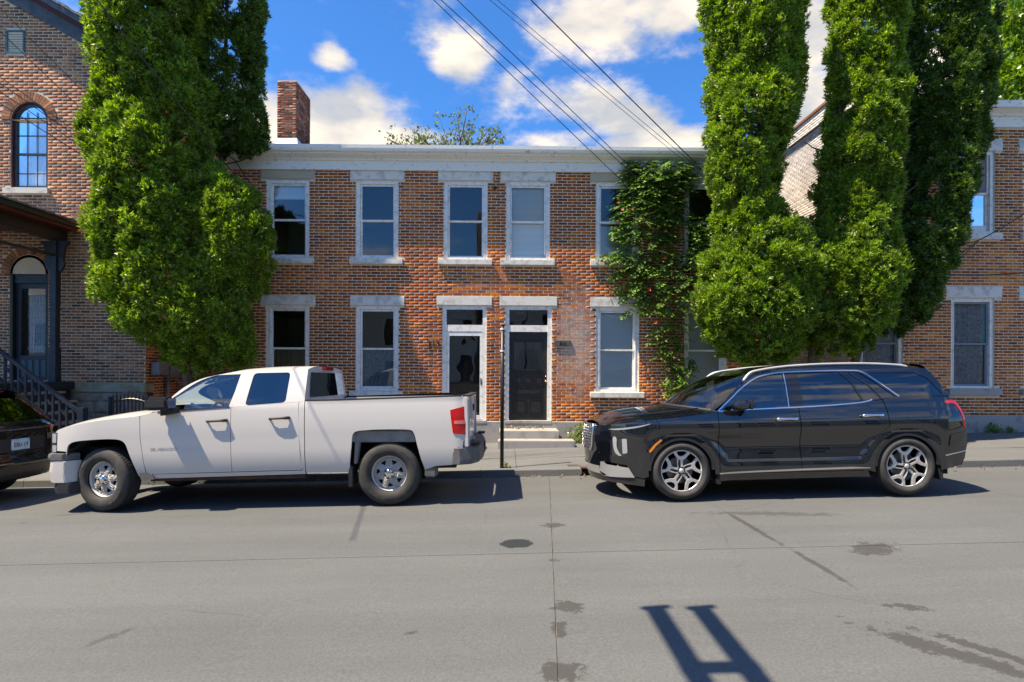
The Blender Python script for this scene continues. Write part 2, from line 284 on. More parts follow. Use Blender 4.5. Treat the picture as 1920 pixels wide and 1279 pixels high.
# ================================================================ ground, street, pavement
YK = 9.72      # kerb line
YF = 13.4      # house fronts
def concrete(name, c, c2, patches=(), cracks=(), dark_ovals=()):
    m, t, b = mat_new(name); g = N(t, 'ShaderNodeNewGeometry'); P = g.outputs['Position']
    n1 = N(t, 'ShaderNodeTexNoise', i={'Scale': .55, 'Detail': 8., 'Roughness': .6}); LK(t, P, n1.inputs['Vector'])
    n2 = N(t, 'ShaderNodeTexNoise', i={'Scale': 55., 'Detail': 4.}); LK(t, P, n2.inputs['Vector'])
    n3 = N(t, 'ShaderNodeTexNoise', i={'Scale': 11., 'Detail': 9., 'Roughness': .8}); LK(t, P, n3.inputs['Vector'])
    r1 = N(t, 'ShaderNodeMapRange', i={1: .32, 2: .68}); LK(t, n1.outputs[0], r1.inputs[0])
    x = N(t, 'ShaderNodeMix', data_type='RGBA'); x.inputs['A'].default_value = (*c, 1); x.inputs['B'].default_value = (*c2, 1); LK(t, r1.outputs[0], x.inputs['Factor'])
    hv = N(t, 'ShaderNodeMapRange', i={1: .25, 2: .75, 3: .80, 4: 1.2}); LK(t, n2.outputs[0], hv.inputs[0])
    h = N(t, 'ShaderNodeHueSaturation'); LK(t, x.outputs['Result'], h.inputs['Color']); LK(t, hv.outputs[0], h.inputs['Value'])
    # faint wear running along the street
    mw = N(t, 'ShaderNodeMapping', i={'Scale': (.12, 1.1, 1)}); LK(t, P, mw.inputs[0]); nw = N(t, 'ShaderNodeTexNoise', i={'Scale': 1.3, 'Detail': 6., 'Roughness': .65}); LK(t, mw.outputs[0], nw.inputs['Vector'])
    rw_ = N(t, 'ShaderNodeMapRange', i={1: .3, 2: .7, 3: .86, 4: 1.1}); LK(t, nw.outputs[0], rw_.inputs[0]); mm = N(t, 'ShaderNodeMath', operation='MULTIPLY'); LK(t, hv.outputs[0], mm.inputs[0]); LK(t, rw_.outputs[0], mm.inputs[1]); LK(t, mm.outputs[0], h.inputs['Value'])
    col = h.outputs[0]; acc = None
    def mx(a, bb):
        if a is None: return bb
        k = N(t, 'ShaderNodeMath', operation='MAXIMUM'); LK(t, a, k.inputs[0]); LK(t, bb, k.inputs[1]); return k.outputs[0]
    off = N(t, 'ShaderNodeMath', operation='MULTIPLY_ADD', i={1: 4.6, 2: -2.3}); LK(t, n3.outputs[0], off.inputs[0])
    def blob(px, py, rx, ry, ang, gain, edge=.25, nz=1.):
        k = N(t, 'ShaderNodeMapping', vector_type='TEXTURE', i={'Location': (px, py, zg(px, py)), 'Rotation': (0, 0, ang), 'Scale': (rx, ry, 9)}); LK(t, P, k.inputs[0])
        l = N(t, 'ShaderNodeVectorMath', operation='LENGTH'); LK(t, k.outputs[0], l.inputs[0])
        s = N(t, 'ShaderNodeMath', operation='MULTIPLY_ADD', i={1: nz}); LK(t, off.outputs[0], s.inputs[0]); LK(t, l.outputs['Value'], s.inputs[2])
        q = N(t, 'ShaderNodeMapRange', i={1: 1 - edge, 2: 1, 3: gain, 4: 0}); LK(t, s.outputs[0], q.inputs[0]); return q.outputs[0]
    for p in patches: acc = mx(acc, blob(*p))
    for (a, bb, wd, gain) in cracks:
        a = Vector(a); bb = Vector(bb); c_ = (a + bb) / 2; d = bb - a
        acc = mx(acc, blob(c_.x, c_.y, d.length / 2, wd, math.atan2(d.y, d.x), gain, .4, .55))
    vo = N(t, 'ShaderNodeTexVoronoi', feature='DISTANCE_TO_EDGE', i={'Scale': .42}); vd = N(t, 'ShaderNodeMix', data_type='VECTOR', i={'Factor': .16}); nv = N(t, 'ShaderNodeTexNoise', i={'Scale': 1.6, 'Detail': 6.}); LK(t, P, nv.inputs['Vector']); LK(t, P, vd.inputs['A']); LK(t, nv.outputs['Color'], vd.inputs['B']); LK(t, vd.outputs['Result'], vo.inputs['Vector'])
    vr = N(t, 'ShaderNodeMapRange', i={1: .0, 2: .0035, 3: .55, 4: 0}); LK(t, vo.outputs['Distance'], vr.inputs[0]); vm = N(t, 'ShaderNodeMapRange', i={1: .52, 2: .62}); LK(t, n1.outputs[0], vm.inputs[0]); vk = N(t, 'ShaderNodeMath', operation='MULTIPLY'); LK(t, vr.outputs[0], vk.inputs[0]); LK(t, vm.outputs[0], vk.inputs[1]); acc = mx(acc, vk.outputs[0])
    if acc is not None:
        y = N(t, 'ShaderNodeMix', data_type='RGBA'); LK(t, acc, y.inputs['Factor']); LK(t, col, y.inputs['A']); y.inputs['B'].default_value = (.035, .034, .032, 1); col = y.outputs['Result']
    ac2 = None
    for p in dark_ovals: ac2 = mx(ac2, blob(*p))
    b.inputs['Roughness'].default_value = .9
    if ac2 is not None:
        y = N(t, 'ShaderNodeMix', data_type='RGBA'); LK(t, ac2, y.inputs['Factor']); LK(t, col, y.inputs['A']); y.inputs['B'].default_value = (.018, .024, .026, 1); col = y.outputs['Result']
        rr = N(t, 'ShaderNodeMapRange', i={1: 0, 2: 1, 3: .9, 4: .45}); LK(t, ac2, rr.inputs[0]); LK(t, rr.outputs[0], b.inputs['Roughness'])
    LK(t, col, b.inputs['Base Color'])
    bp = N(t, 'ShaderNodeBump', i={'Strength': .35, 'Distance': .006}); LK(t, n2.outputs[0], bp.inputs['Height']); LK(t, bp.outputs[0], b.inputs['Normal'])
    return m
def gp(u, v): p = atg(u, v); return (p.x, p.y)
def pat(u, v, rx, ry, ang=0, gain=.8, edge=.25, nz=1.): p = gp(u, v); return (p[0], p[1], rx, ry, R(ang), gain, edge, nz)
PATS = [pat(1065, 1137, .13, .10), pat(1052, 1262, .12, .13), pat(1040, 985, .13, .10), pat(1038, 1050, .06, .05), pat(1050, 1180, .05, .12), pat(1640, 1028, .28, .16, 30), pat(1695, 1137, .16, .07, -20), pat(1790, 1225, .55, .10, -50), pat(1835, 1215, .4, .06, -52),
        pat(1440, 963, .75, .10, -8, .55), pat(205, 1195, .04, .16, -30, .5), pat(770, 1187, .05, .03, 20), pat(45, 980, .06, .03), pat(130, 965, .25, .03, 20, .6)]
CRK = [(gp(1345, 950), gp(1480, 1030), .045, .8), (gp(1470, 1022), gp(1615, 1108), .04, .75)]
ROAD_M = concrete('street_concrete', (.101, .1075, .110), (.090, .0955, .0975), PATS, CRK, [pat(968, 1019, .17, .16, 0, .95, .12, .25)])  # last list: one dark oval, less rough than the street around it
WALK_M = concrete('pavement_concrete', (.142, .148, .149), (.118, .122, .123))
DARKJ = M('joint_filler', (.042, .04, .038), .95, c2=(.125, .123, .117), sc=2.2, ramp=(.38, .55))
SOIL = M('soil_and_litter', (.10, .075, .05), 1., c2=(.16, .14, .10), sc=8., bump=.8, bsc=30)
GRASSY = M('ground_far', (.08, .10, .04), 1., c2=(.15, .13, .09), sc=.4)
def strip(mb, x0, x1, ys, zf, nx=24):
    for i in range(nx):
        a = x0 + (x1 - x0) * i / nx; b = x0 + (x1 - x0) * (i + 1) / nx
        for y0, y1 in zip(ys[:-1], ys[1:]): mb.add([(a, y0, zf(a, y0)), (b, y0, zf(b, y0)), (b, y1, zf(b, y1)), (a, y1, zf(a, y1))], [(0, 1, 2, 3)])
    return mb
mb = MB(); strip(mb, -400, 400, [-400, -40, -1.6, YK, 60, 400], lambda x, y: SLOPE * x - .35, 8)
tag(mb.build('ground', GRASSY), kind='structure')
road = strip(MB(), -60, 60, [-1.5, 1, 4, 7.4, YK], lambda x, y: zg(x, y) - .008).build('road', DARKJ); tag(road, kind='structure')
def tj(y): return .30 + (y - 3.19) * .067
def slab(x0f, x1f, y0, y1, parent, mat, zf, g=.0045, nx=10, ny=4):
    m = MB(); y0 += g; y1 -= g
    def top(u, v):
        y = y0 + (y1 - y0) * v; x = x0f(y) + g + (x1f(y) - x0f(y) - 2 * g) * u; return (x, y, zf(x, y))
    m.grid(top, nx, ny)
    b = [top(u / nx, 0) for u in range(nx + 1)] + [top(1, v / ny) for v in range(1, ny + 1)] + [top(u / nx, 1) for u in range(nx - 1, -1, -1)] + [top(0, v / ny) for v in range(ny - 1, 0, -1)]
    n = len(b); m.add(b + [(x, y, z - .05) for x, y, z in b], [(i, i + n, (i + 1) % n + n, (i + 1) % n) for i in range(n)])
    return m.build('slab', mat, parent)
YJ = 5.52
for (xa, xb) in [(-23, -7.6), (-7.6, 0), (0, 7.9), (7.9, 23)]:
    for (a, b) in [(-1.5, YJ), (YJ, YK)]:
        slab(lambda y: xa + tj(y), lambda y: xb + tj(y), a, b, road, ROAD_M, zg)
# kerb and pavement
ZK = lambda x, y: zs(x)
pv = strip(MB(), -60, 60, [YK, 14.2], lambda x, y: zs(x) - .03).build('pavement', DARKJ); tag(pv, kind='structure')
rows = [(YK + .16, YK + 1.28), (YK + 1.28, YK + 2.6), (YK + 2.6, YF + .3)]
for i in range(16):
    for (a, b) in rows: slab(lambda y: -15 + i * 1.9, lambda y: -15 + (i + 1) * 1.9, a, b, pv, WALK_M, lambda x, y: zs(x) - (.008 if (int(x * 3) + int(y * 2)) % 5 == 0 else 0), .004, 3, 2)
kb = strip(MB(), -60, 60, [YK + .02, YK + .1], lambda x, y: zs(x) - .04).build('kerb', DARKJ); tag(kb, kind='structure')
for i in range(14):
    x0 = -17.9 + i * 2.5
    if x0 < 1.6 < x0 + 2.5: segs = [(x0, 1.28), (1.98, x0 + 2.5)]
    else: segs = [(x0, x0 + 2.5)]
    for a, b in segs:
        a += .004; b -= .004; m = MB()
        m.add([(a, YK - .012, zs(a) - .2), (b, YK - .012, zs(b) - .2), (b, YK, zs(b) - .012), (a, YK, zs(a) - .012), (b, YK + .015, zs(b) + .003), (a, YK + .015, zs(a) + .003), (b, YK + .155, zs(b) + .003), (a, YK + .155, zs(a) + .003), (a, YK + .155, zs(a) - .2), (b, YK + .155, zs(b) - .2)],
              [(0, 1, 2, 3), (3, 2, 4, 5), (5, 4, 6, 7), (7, 6, 9, 8), (0, 3, 5, 7, 8), (1, 9, 6, 4, 2)]); m.build('kerbstone', WALK_M, kb)
opv = strip(MB(), -60, 60, [-4.2, -1.5], lambda x, y: SLOPE * x + .06).build('pavement', WALK_M); tag(opv, kind='structure')
strip(MB(), -60, 60, [-1.5, -1.499], lambda x, y: SLOPE * x + (.06 if y < -1.4995 else -.2)).build('kerb', WALK_M)['kind'] = 'structure'
# storm drain in the kerb
dx0, dx1 = 1.28, 1.98
t = thing('storm_drain', 'dark kerbside storm drain inlet with toothed grate near black SUV front', 'drain', (1.6, YK, zs(1.6) - .1))
MB().box(dx0, dx1, YK + .13, YK + .16, zs(1.6) - .3, zs(1.6) + .0).build('back_plate', BLACKM, t)
MB().box(dx0 - .02, dx1 + .02, YK - .02, YK + .17, zs(1.6) - .006, zs(1.6) + .018).build('hood', M('rusty_iron', (.16, .11, .08), .8, .2, c2=(.07, .06, .055), sc=14), t)
m = MB()
for i in range(7):
    a = dx0 + .02 + i * .1; m.box(a, a + .055, YK - .2, YK - .03, zg(a, YK) - .02, zg(a, YK) + .006)
m.build('grate', M('grate_iron', (.09, .07, .06), .8, .2), t)
# small steel cover in the pavement
p = atg(1063, 871)
tag(MB().box(p.x - .1, p.x + .1, 9.95, 10.13, zs(p.x) - .01, zs(p.x) + .004).build('utility_cover', M('cover_steel', (.10, .10, .09), .6, .4), loc=(p.x, 10.04, zs(p.x))), 'small dark rectangular utility cover set into the pavement', 'cover')

# ================================================================ brick walls
BL, BH, JT = .202, .0525, .0155
BRICKS = {}
def brick_mesh(key, mat):
    if key in BRICKS: return BRICKS[key]
    me = bpy.data.meshes.new('brick'); l, h, d = key[1] / 2, BH / 2, .011
    c = .0015
    v = [(-l, d, -h), (l, d, -h), (l, d, h), (-l, d, h), (-l + c, -d, -h + c), (l - c, -d, -h + c), (l - c, -d, h - c), (-l + c, -d, h - c)]
    me.from_pydata(v, [], [(4, 5, 6, 7), (0, 1, 5, 4), (1, 2, 6, 5), (2, 3, 7, 6), (3, 0, 4, 7)]); me.materials.append(mat); BRICKS[key] = me; return me
def brick_wall(wall, o, ux, nx, width, z0, z1, holes, mat, pick=None, npick=300, top=None, mt=None):
    """bricks in running bond on a wall; o origin, ux along, nx outward; holes = (u0,u1,z0,z1); pick(u,z) ranks the bricks built singly"""
    o = Vector(o); ux = Vector(ux); nx = Vector(nx); lst = []; r = 0; z = z0 + BH / 2 + JT / 2
    while z + BH / 2 <= z1 + .001:
        st = -(BL + JT) * (.5 if r % 2 else 0) + random.uniform(-.012, .012)
        cuts = sorted([(h[0], h[1]) for h in holes if len(h) == 4 and h[2] - .006 < z + BH / 2 - .008 and h[3] + .006 > z - BH / 2 + .008])
        spans = []; a = 0.
        for c0, c1 in cuts:
            if c0 > a: spans.append((a, c0))
            a = max(a, c1)
        if a < width: spans.append((a, width))
        for s0, s1 in spans:
            k = math.floor((s0 - st) / (BL + JT)); u = st + k * (BL + JT)
            while u < s1:
                b0 = max(u, s0 + .003); b1 = min(u + BL, s1 - .003)
                if b1 - b0 > .025 and (top is None or z + BH * .5 < top((b0 + b1) / 2)):
                    uc = (b0 + b1) / 2
                    if not any(len(h) == 3 and (uc - h[0]) ** 2 + (z - h[1]) ** 2 < h[2] ** 2 and z > h[1] for h in holes): lst.append((uc, z, b1 - b0))
                u += BL + JT
        z += BH + JT; r += 1
    single = set()
    if pick:
        full = [i for i, b in enumerate(lst) if b[2] > BL - .002]; full.sort(key=lambda i: pick(lst[i][0], lst[i][1])); single = set(full[:npick])
    me = brick_mesh((mat.name, BL), mat); off = ORG.get(wall.name, Vector((0, 0, 0)))
    rot = Matrix((ux, -nx, Vector((0, 0, 1)))).transposed().to_euler()
    V = []; F = []
    for i, (u, z, l) in enumerate(lst):
        jn = random.uniform(-.0015, .002); p = o + ux * u + nx * (-.0065 + jn) + Vector((0, 0, z - o.z))
        if i in single:
            b = bpy.data.objects.new('brick', me); COL.objects.link(b); b.parent = wall; b.location = p - off; b.rotation_euler = rot
        else:
            c = .0015; n = len(V); h = BH / 2; l /= 2; tl = random.uniform(-.002, .002)
            for (a, d, e) in [(-l, -.011, -h), (l, -.011, -h), (l, -.011, h), (-l, -.011, h), (-l + c, .011, -h + c), (l - c, .011, -h + c), (l - c, .011, h - c), (-l + c, .011, h - c)]:
                V.append(p + ux * a + nx * d + Vector((0, 0, e + tl * (1 if a > 0 else -1))))
            F += [(n + 4, n + 5, n + 6, n + 7), (n, n + 1, n + 5, n + 4), (n + 1, n + 2, n + 6, n + 5), (n + 2, n + 3, n + 7, n + 6), (n + 3, n, n + 4, n + 7)]
    if F:
        q = raw('brickwork', np.array([tuple(v) for v in V]), np.array(F), mat, wall); q['kind'] = 'stuff'
def wall_sheet(mb, o, ux, width, z0, z1, holes, depth, ny):
    """flat sheet with rectangular holes and their reveals; ny inward direction"""
    o = Vector(o); ux = Vector(ux); ny = Vector(ny)
    us = sorted(set([0, width] + [h[i] for h in holes for i in (0, 1)])); zz = sorted(set([z0, z1] + [h[i] for h in holes for i in (2, 3)]))
    P = lambda u, z, d=0: tuple(o + ux * u + ny * d + Vector((0, 0, z - o.z)))
    for a, b in zip(us[:-1], us[1:]):
        for c, d in zip(zz[:-1], zz[1:]):
            um, zm = (a + b) / 2, (c + d) / 2
            if any(h[0] < um < h[1] and h[2] < zm < h[3] for h in holes): continue
            mb.add([P(a, c), P(b, c), P(b, d), P(a, d)], [(0, 1, 2, 3)])
    for h in holes:
        a, b, c, d = h
        for q in [((a, c), (b, c)), ((b, c), (b, d)), ((b, d), (a, d)), ((a, d), (a, c))]:
            mb.add([P(*q[0]), P(*q[1]), P(*q[1], depth), P(*q[0], depth)], [(0, 1, 2, 3)])
    return mb
def fx(u, v, Y=YF): p = at(u, v, Y); return p.x, p.z
def rect(u0, u1, v0, v1, Y=YF):
    a = at(u0, (v0 + v1) / 2, Y); b = at(u1, (v0 + v1) / 2, Y); c = at((u0 + u1) / 2, v0, Y); d = at((u0 + u1) / 2, v1, Y); return [a.x, b.x, d.z, c.z]
def window(par, r, Y, blind=None, sash_c=None, split=.5, mat=None):
    x0, x1, z0, z1 = r; mat = mat or WOODW; sc = sash_c or WOODW; w = .085; y0 = Y + .035; m = MB()
    m.box(x0, x0 + w, y0, y0 + .13, z0, z1).box(x1 - w, x1, y0, y0 + .13, z0, z1).box(x0 + w, x1 - w, y0, y0 + .13, z1 - w, z1).box(x0 + w, x1 - w, y0, y0 + .13, z0, z0 + .05)
    m.box(x0 + w - .02, x0 + w, y0 - .012, y0, z0 + .05, z1 - w + .02).box(x1 - w, x1 - w + .02, y0 - .012, y0, z0 + .05, z1 - w + .02)
    win = m.build('window', mat, par)
    a, b, c, d = x0 + w + .003, x1 - w - .003, z0 + .053, z1 - w - .003; mid = c + (d - c) * split
    for (p, q, yy) in [(mid - .02, d, y0 + .035), (c, mid + .02, y0 + .07)]:
        s = .042; m = MB(); m.box(a, a + s, yy, yy + .032, p, q).box(b - s, b, yy, yy + .032, p, q).box(a + s, b - s, yy, yy + .032, q - s, q).box(a + s, b - s, yy, yy + .032, p, p + s)
        m.build('sash', sc, win)
        MB().add([(a + s, yy + .016, p + s), (b - s, yy + .016, p + s), (b - s, yy + .016, q - s), (a + s, yy + .016, q - s)], [(0, 1, 2, 3)]).build('pane', GLASS_B if blind and blind[1] == 0 and blind[2] == 1 else GLASS, win)
    yb = y0 + .112
    if blind:
        kind, t0, t1 = blind[:3]; m = MB(); zb, zt = c + (d - c) * t0, c + (d - c) * t1
        if kind == 'slat':
            z = zb
            while z < zt: m.add([(a + .03, yb, z), (b - .03, yb, z), (b - .03, yb + .014, z + .0262), (a + .03, yb + .014, z + .0262)], [(0, 1, 2, 3)]); z += .027
            m.build('blind', BLIND, win)
        elif kind == 'cloth':
            n = 40; cm = blind[3] if len(blind) > 3 else CURT
            m.grid(lambda u, v: (a + (b - a) * u, yb + .035 + .022 * math.sin(u * 60 + 3 * math.sin(u * 9)), zb + (zt - zb) * v), n, 1); m.build('curtain', cm, win, smooth=True)
    return win
def lintel(par, r, Y, mat, proud=.022):
    a, b, c, d = r; m = MB(); m.box(a, b, Y - proud, Y + .12, c, d); return m.build('lintel', mat, par, bevel=.006)
def sill(par, r, Y, mat, proud=.085):
    a, b, c, d = r; m = MB(); m.add([(a, Y - proud, c), (b, Y - proud, c), (b, Y - proud, d - .012), (a, Y - proud, d - .012), (a, Y + .06, d), (b, Y + .06, d), (b, Y + .06, c), (a, Y + .06, c)], [(0, 1, 2, 3), (3, 2, 5, 4), (0, 3, 4, 7), (1, 6, 5, 2), (0, 7, 6, 1), (4, 5, 6, 7)]); return m.build('sill', mat, par, bevel=.004)
# ================================================================ the central brick house
XL, XR = at(436, 500, YF).x, at(1442, 500, YF).x
ZB = at(960, 790, YF).z; ZC = at(960, 322, YF).z
HC = thing('brick_house', 'two storey red brick house with white cornice, two front doors and climbing vine', 'house', ((XL + XR) / 2, YF, zs(0)))
UP = [(500, 580, 336, 483), (667, 747, 336, 484), (832, 914, 338, 486), (949, 1031, 340, 487), (1117, 1198, 342, 489), (1283, 1362, 344, 491)]
LO = [(499, 580, 571, 731), (667, 747, 572, 731), None, None, (1117, 1198, 576, 735), (1283, 1362, 578, 737)]
DO = [(829, 912, 573, 790), (947, 1034, 574, 790)]
wins = [(rect(*w), i, 0) for i, w in enumerate(UP)] + [(rect(*w), i, 1) for i, w in enumerate(LO) if w]
# level the rows so that sills and lintels run straight
for row in (0, 1):
    zz0 = sum(w[0][2] for w in wins if w[2] == row) / sum(1 for w in wins if w[2] == row); zz1 = sum(w[0][3] for w in wins if w[2] == row) / sum(1 for w in wins if w[2] == row)
    for w in wins:
        if w[2] == row: w[0][2] = zz0; w[0][3] = zz1
doors = [rect(*d) for d in DO]
for d in doors: d[2] = ZB + .01; d[3] = wins[-1][0][3] + .015
holes = []
for w, i, row in wins: holes.append((w[0] - XL, w[1] - XL, w[2], w[3]))
for d in doors: holes.append((d[0] - XL, d[1] - XL, d[2], d[3]))
bh = list(holes)
LH = .205
for w, i, row in wins:
    bh.append((w[0] - .13 - XL, w[1] + .13 - XL, w[3], w[3] + LH)); bh.append((w[0] - .125 - XL, w[1] + .11 - XL, w[2] - .135, w[2]))
for d in doors: bh.append((d[0] - .13 - XL, d[1] + .12 - XL, d[3], d[3] + LH))
WD = XR - XL; ZT = ZC + .42
mb = MB(); wall_sheet(mb, (XL, YF, 0), (1, 0, 0), WD, zs(XL) - .3, ZT, [tuple(h) for h in holes], .3, (0, 1, 0))
YBK = 21.6
mb.add([(XL, YF, -.6), (XL, YBK, -.6), (XL, YBK, ZT), (XL, YF, ZT)], [(0, 1, 2, 3)]).add([(XR, YF, -.6), (XR, YBK, -.6), (XR, YBK, ZT), (XR, YF, ZT)], [(0, 1, 2, 3)]).add([(XL, YBK, -.6), (XR, YBK, -.6), (XR, YBK, ZT), (XL, YBK, ZT)], [(0, 1, 2, 3)])
WALL = mb.build('wall', MORTAR, HC)
def rank(u, z):
    x = XL + u; pen = 0
    if z < 1.35 and not (.0 < x < 2.3): pen += 20
    if z < .9: pen += 3
    if x < -5.3 or x > 2.6: pen += 30
    return pen + math.hypot(x - .3, z - 2.2)
brick_wall(WALL, (XL, YF, 0), (1, 0, 0), (0, -1, 0), WD, ZB, ZC + .02, bh, BR_C, rank)
for sx, nx_ in ((XL, -1), (XR, 1)):
    brick_wall(WALL, (sx, YF, 0), (0, 1, 0), (nx_, 0, 0), 2.5, zs(sx) + .1, ZC, [], BR_C)
MB().box(XL + .3, XR - .3, YF + 2.6, YF + 2.65, -.5, ZT).box(XL + .3, XR - .3, YF + .3, YF + 2.6, 3.02, 3.1).box(XL + .3, XR - .3, YF + .3, YF + 2.6, ZT - .03, ZT).build('inner_wall', PLASTER, HC)
m = MB(); m.add([(XL - .01, YF - .05, zs(XL) - .4), (XR + .01, YF - .05, zs(XR) - .4), (XR + .01, YF - .05, ZB - .01), (XL - .01, YF - .05, ZB - .01), (XL - .01, YF + .02, ZB + .004), (XR + .01, YF + .02, ZB + .004)], [(0, 1, 2, 3), (3, 2, 5, 4)])
m.build('foundation', CONC_W, HC)
styles = {(0, 0): ('slat', .80, 1), (3, 0): ('slat', 0, 1), (4, 1): ('slat', 0, 1), (5, 1): ('slat', 0, 1), (1, 1): ('cloth', 0, .5, CURT_B), (4, 0): ('slat', 0, .45), (0, 1): ('cloth', 0, .52, M('buff_curtain', (.32, .26, .18), .9))}
for w, i, row in wins:
    window(HC, w, YF, styles.get((i, row)))
    mt = STONE if row else (STONE_Y if i in (0, 4) else STONE)
    lintel(HC, (w[0] - .13, w[1] + .13, w[3] + .003, w[3] + LH), YF, mt); sill(HC, (w[0] - .125, w[1] + .11, w[2] - .13, w[2] - .003), YF, STONE)
for d in doors: lintel(HC, (d[0] - .13, d[1] + .12, d[3] + .003, d[3] + LH), YF, STONE)
def doorway(d, kind):
    x0, x1, z0, z1 = d; y0 = YF + .03; w = .09; zt = z0 + (z1 - z0) * .775
    m = MB(); m.box(x0, x0 + w, y0, y0 + .14, z0, z1).box(x1 - w, x1, y0, y0 + .14, z0, z1).box(x0 + w, x1 - w, y0, y0 + .14, z1 - .09, z1).box(x0 + w, x1 - w, y0 + .012, y0 + .14, zt, zt + .15)
    fr = m.build('door_frame', WOODW, HC)
    m = MB(); m.add([(x0 + w, y0 + .06, zt + .15), (x1 - w, y0 + .06, zt + .15), (x1 - w, y0 + .06, z1 - .09), (x0 + w, y0 + .06, z1 - .09)], [(0, 1, 2, 3)]); m.build('transom_pane', GLASS_D, fr)
    xm = (x0 + x1) / 2; MB().box(xm - .012, xm + .012, y0 + .07, y0 + .09, zt + .15, z1 - .09).build('transom_bar', BLACKD, fr)
    if kind == 'storm':
        a, b = x0 + w + .004, x1 - w - .004; yy = y0 + .02; m = MB(); m.box(a, a + .06, yy, yy + .035, z0 + .02, zt - .004).box(b - .06, b, yy, yy + .035, z0 + .02, zt - .004).box(a + .06, b - .06, yy, yy + .035, zt - .1, zt - .004).box(a + .06, b - .06, yy, yy + .035, z0 + .02, z0 + .12)
        dr = m.build('storm_door', WOODW, HC)
        MB().add([(a + .06, yy + .02, z0 + .12), (b - .06, yy + .02, z0 + .12), (b - .06, yy + .02, zt - .1), (a + .06, yy + .02, zt - .1)], [(0, 1, 2, 3)]).build('pane', GLASS_D, dr)
        MB().box(b - .04, b - .02, yy - .03, yy, z0 + .82, z0 + .97).build('handle', BLACKM, dr)
        MB().box(x0 + w, x1 - w, y0 + .16, y0 + .2, z0, zt).build('inner_door', M('dark_brown_door', (.035, .025, .02), .4), HC)
    else:
        a, b = x0 + w - .02, x1 - w + .02; yy = y0 + .09; zt -= .004; H = zt - z0; Wd = b - a
        gl = (a + Wd * .15, b - Wd * .15, z0 + H * .58, z0 + H * .89)
        m = MB(); m.box(a, gl[0], yy, yy + .045, z0 + .02, zt).box(gl[1], b, yy, yy + .045, z0 + .02, zt).box(gl[0], gl[1], yy, yy + .045, z0 + .02, gl[2]).box(gl[0], gl[1], yy, yy + .045, gl[3], zt)
        dr = m.build('panelled_door', BLACKD, HC)
        MB().add([(gl[0], yy + .02, gl[2]), (gl[1], yy + .02, gl[2]), (gl[1], yy + .02, gl[3]), (gl[0], yy + .02, gl[3])], [(0, 1, 2, 3)]).build('pane', GLASS_D, dr)
        m = MB(); m.grid(lambda u, v: (gl[0] + (gl[1] - gl[0]) * u, yy + .06 + .006 * math.sin(u * 50), gl[3] - (gl[3] - gl[2]) * v * (.22 + 1.1 * (2 * u - 1) ** 4 if True else 0)), 30, 4); m.build('lace_curtain', M('ivory_lace', (.34, .31, .26), .9), dr)
        def mould(r, d=.016, w=.018):
            p, q, c, e = r; MB().box(p, q, yy - d, yy, c, c + w).box(p, q, yy - d, yy, e - w, e).box(p, p + w, yy - d, yy, c + w, e - w).box(q - w, q, yy - d, yy, c + w, e - w).box(p + w * 2.2, q - w * 2.2, yy - d * .8, yy, c + w * 2.2, e - w * 2.2).build('panel', BLACKD, dr, bevel=.003)
        for k in range(3): mould((a + Wd * (.13 + k * .27), a + Wd * (.13 + k * .27 + .22), z0 + H * .40, z0 + H * .5))
        mould((a + Wd * .13, b - Wd * .15, z0 + H * .28, z0 + H * .37))
        for k in range(2): mould((a + Wd * (.13 + k * .40), a + Wd * (.13 + k * .40 + .33), z0 + H * .07, z0 + H * .24))
        MB().box(gl[0] - .04, gl[1] + .04, yy - .03, yy, gl[2] - .04, gl[2] - .004).box(gl[0] - .03, gl[1] + .03, yy - .025, yy, gl[3] + .004, gl[3] + .03).build('moulding', BLACKD, dr, bevel=.004)
        MB().lathe_y([(.0, -.065), (.018, -.062), (.026, -.05), (.026, -.042), (.018, -.03), (.01, -.024), (.01, -.008), (.022, -.006), (.022, 0)], 14, (b - .055, yy, z0 + H * .445)).build('door_knob', BRASS, dr, smooth=True)
        MB().lathe_y([(0, -.012), (.014, -.011), (.016, 0)], 12, (b - .055, yy, z0 + H * .5)).build('lock', BRASS, dr, smooth=True)
    MB().box(x0 - .01, x1 + .01, YF - .06, YF + .2, z0 - .06, z0 + .006).build('threshold', CONC_W, HC, bevel=.006)
doorway(doors[0], 'storm'); doorway(doors[1], 'panel')
MB().box(doors[1][0] + .25, doors[1][0] + .42, YF + .125, YF + .128, doors[1][3] - .2, doors[1][3] - .14).build('transom_sticker', M('yellow_sticker', (.55, .42, .05), .6), HC)
# house numbers
c = at(813, 645, YF); text_obj('house_number', '213', .2, .008, BLACKM, HC, Matrix.Translation(c + Vector((0, -.02, 0)) - ORG[HC.name]) @ Matrix.Rotation(R(90), 4, 'X'))
c = at(1055, 644, YF); pl = MB().box(c.x - .19, c.x + .19, YF - .045, YF - .012, c.z - .06, c.z + .06).build('number_plaque', M('verdigris_plaque', (.045, .06, .06), .6, c2=(.09, .12, .11), sc=20), HC, bevel=.006)
text_obj('plaque_number', '211', .11, .004, BLACKM, pl, Matrix.Translation(c + Vector((0, -.05, 0)) - ORG[HC.name]) @ Matrix.Rotation(R(90), 4, 'X'))
c = at(928, 353, YF); MB().lathe_y([(0, -.06), (.03, -.055), (.04, -.02), (.04, 0)], 12, (c.x, YF - .01, c.z)).build('wall_hook', BLACKM, HC, smooth=True)
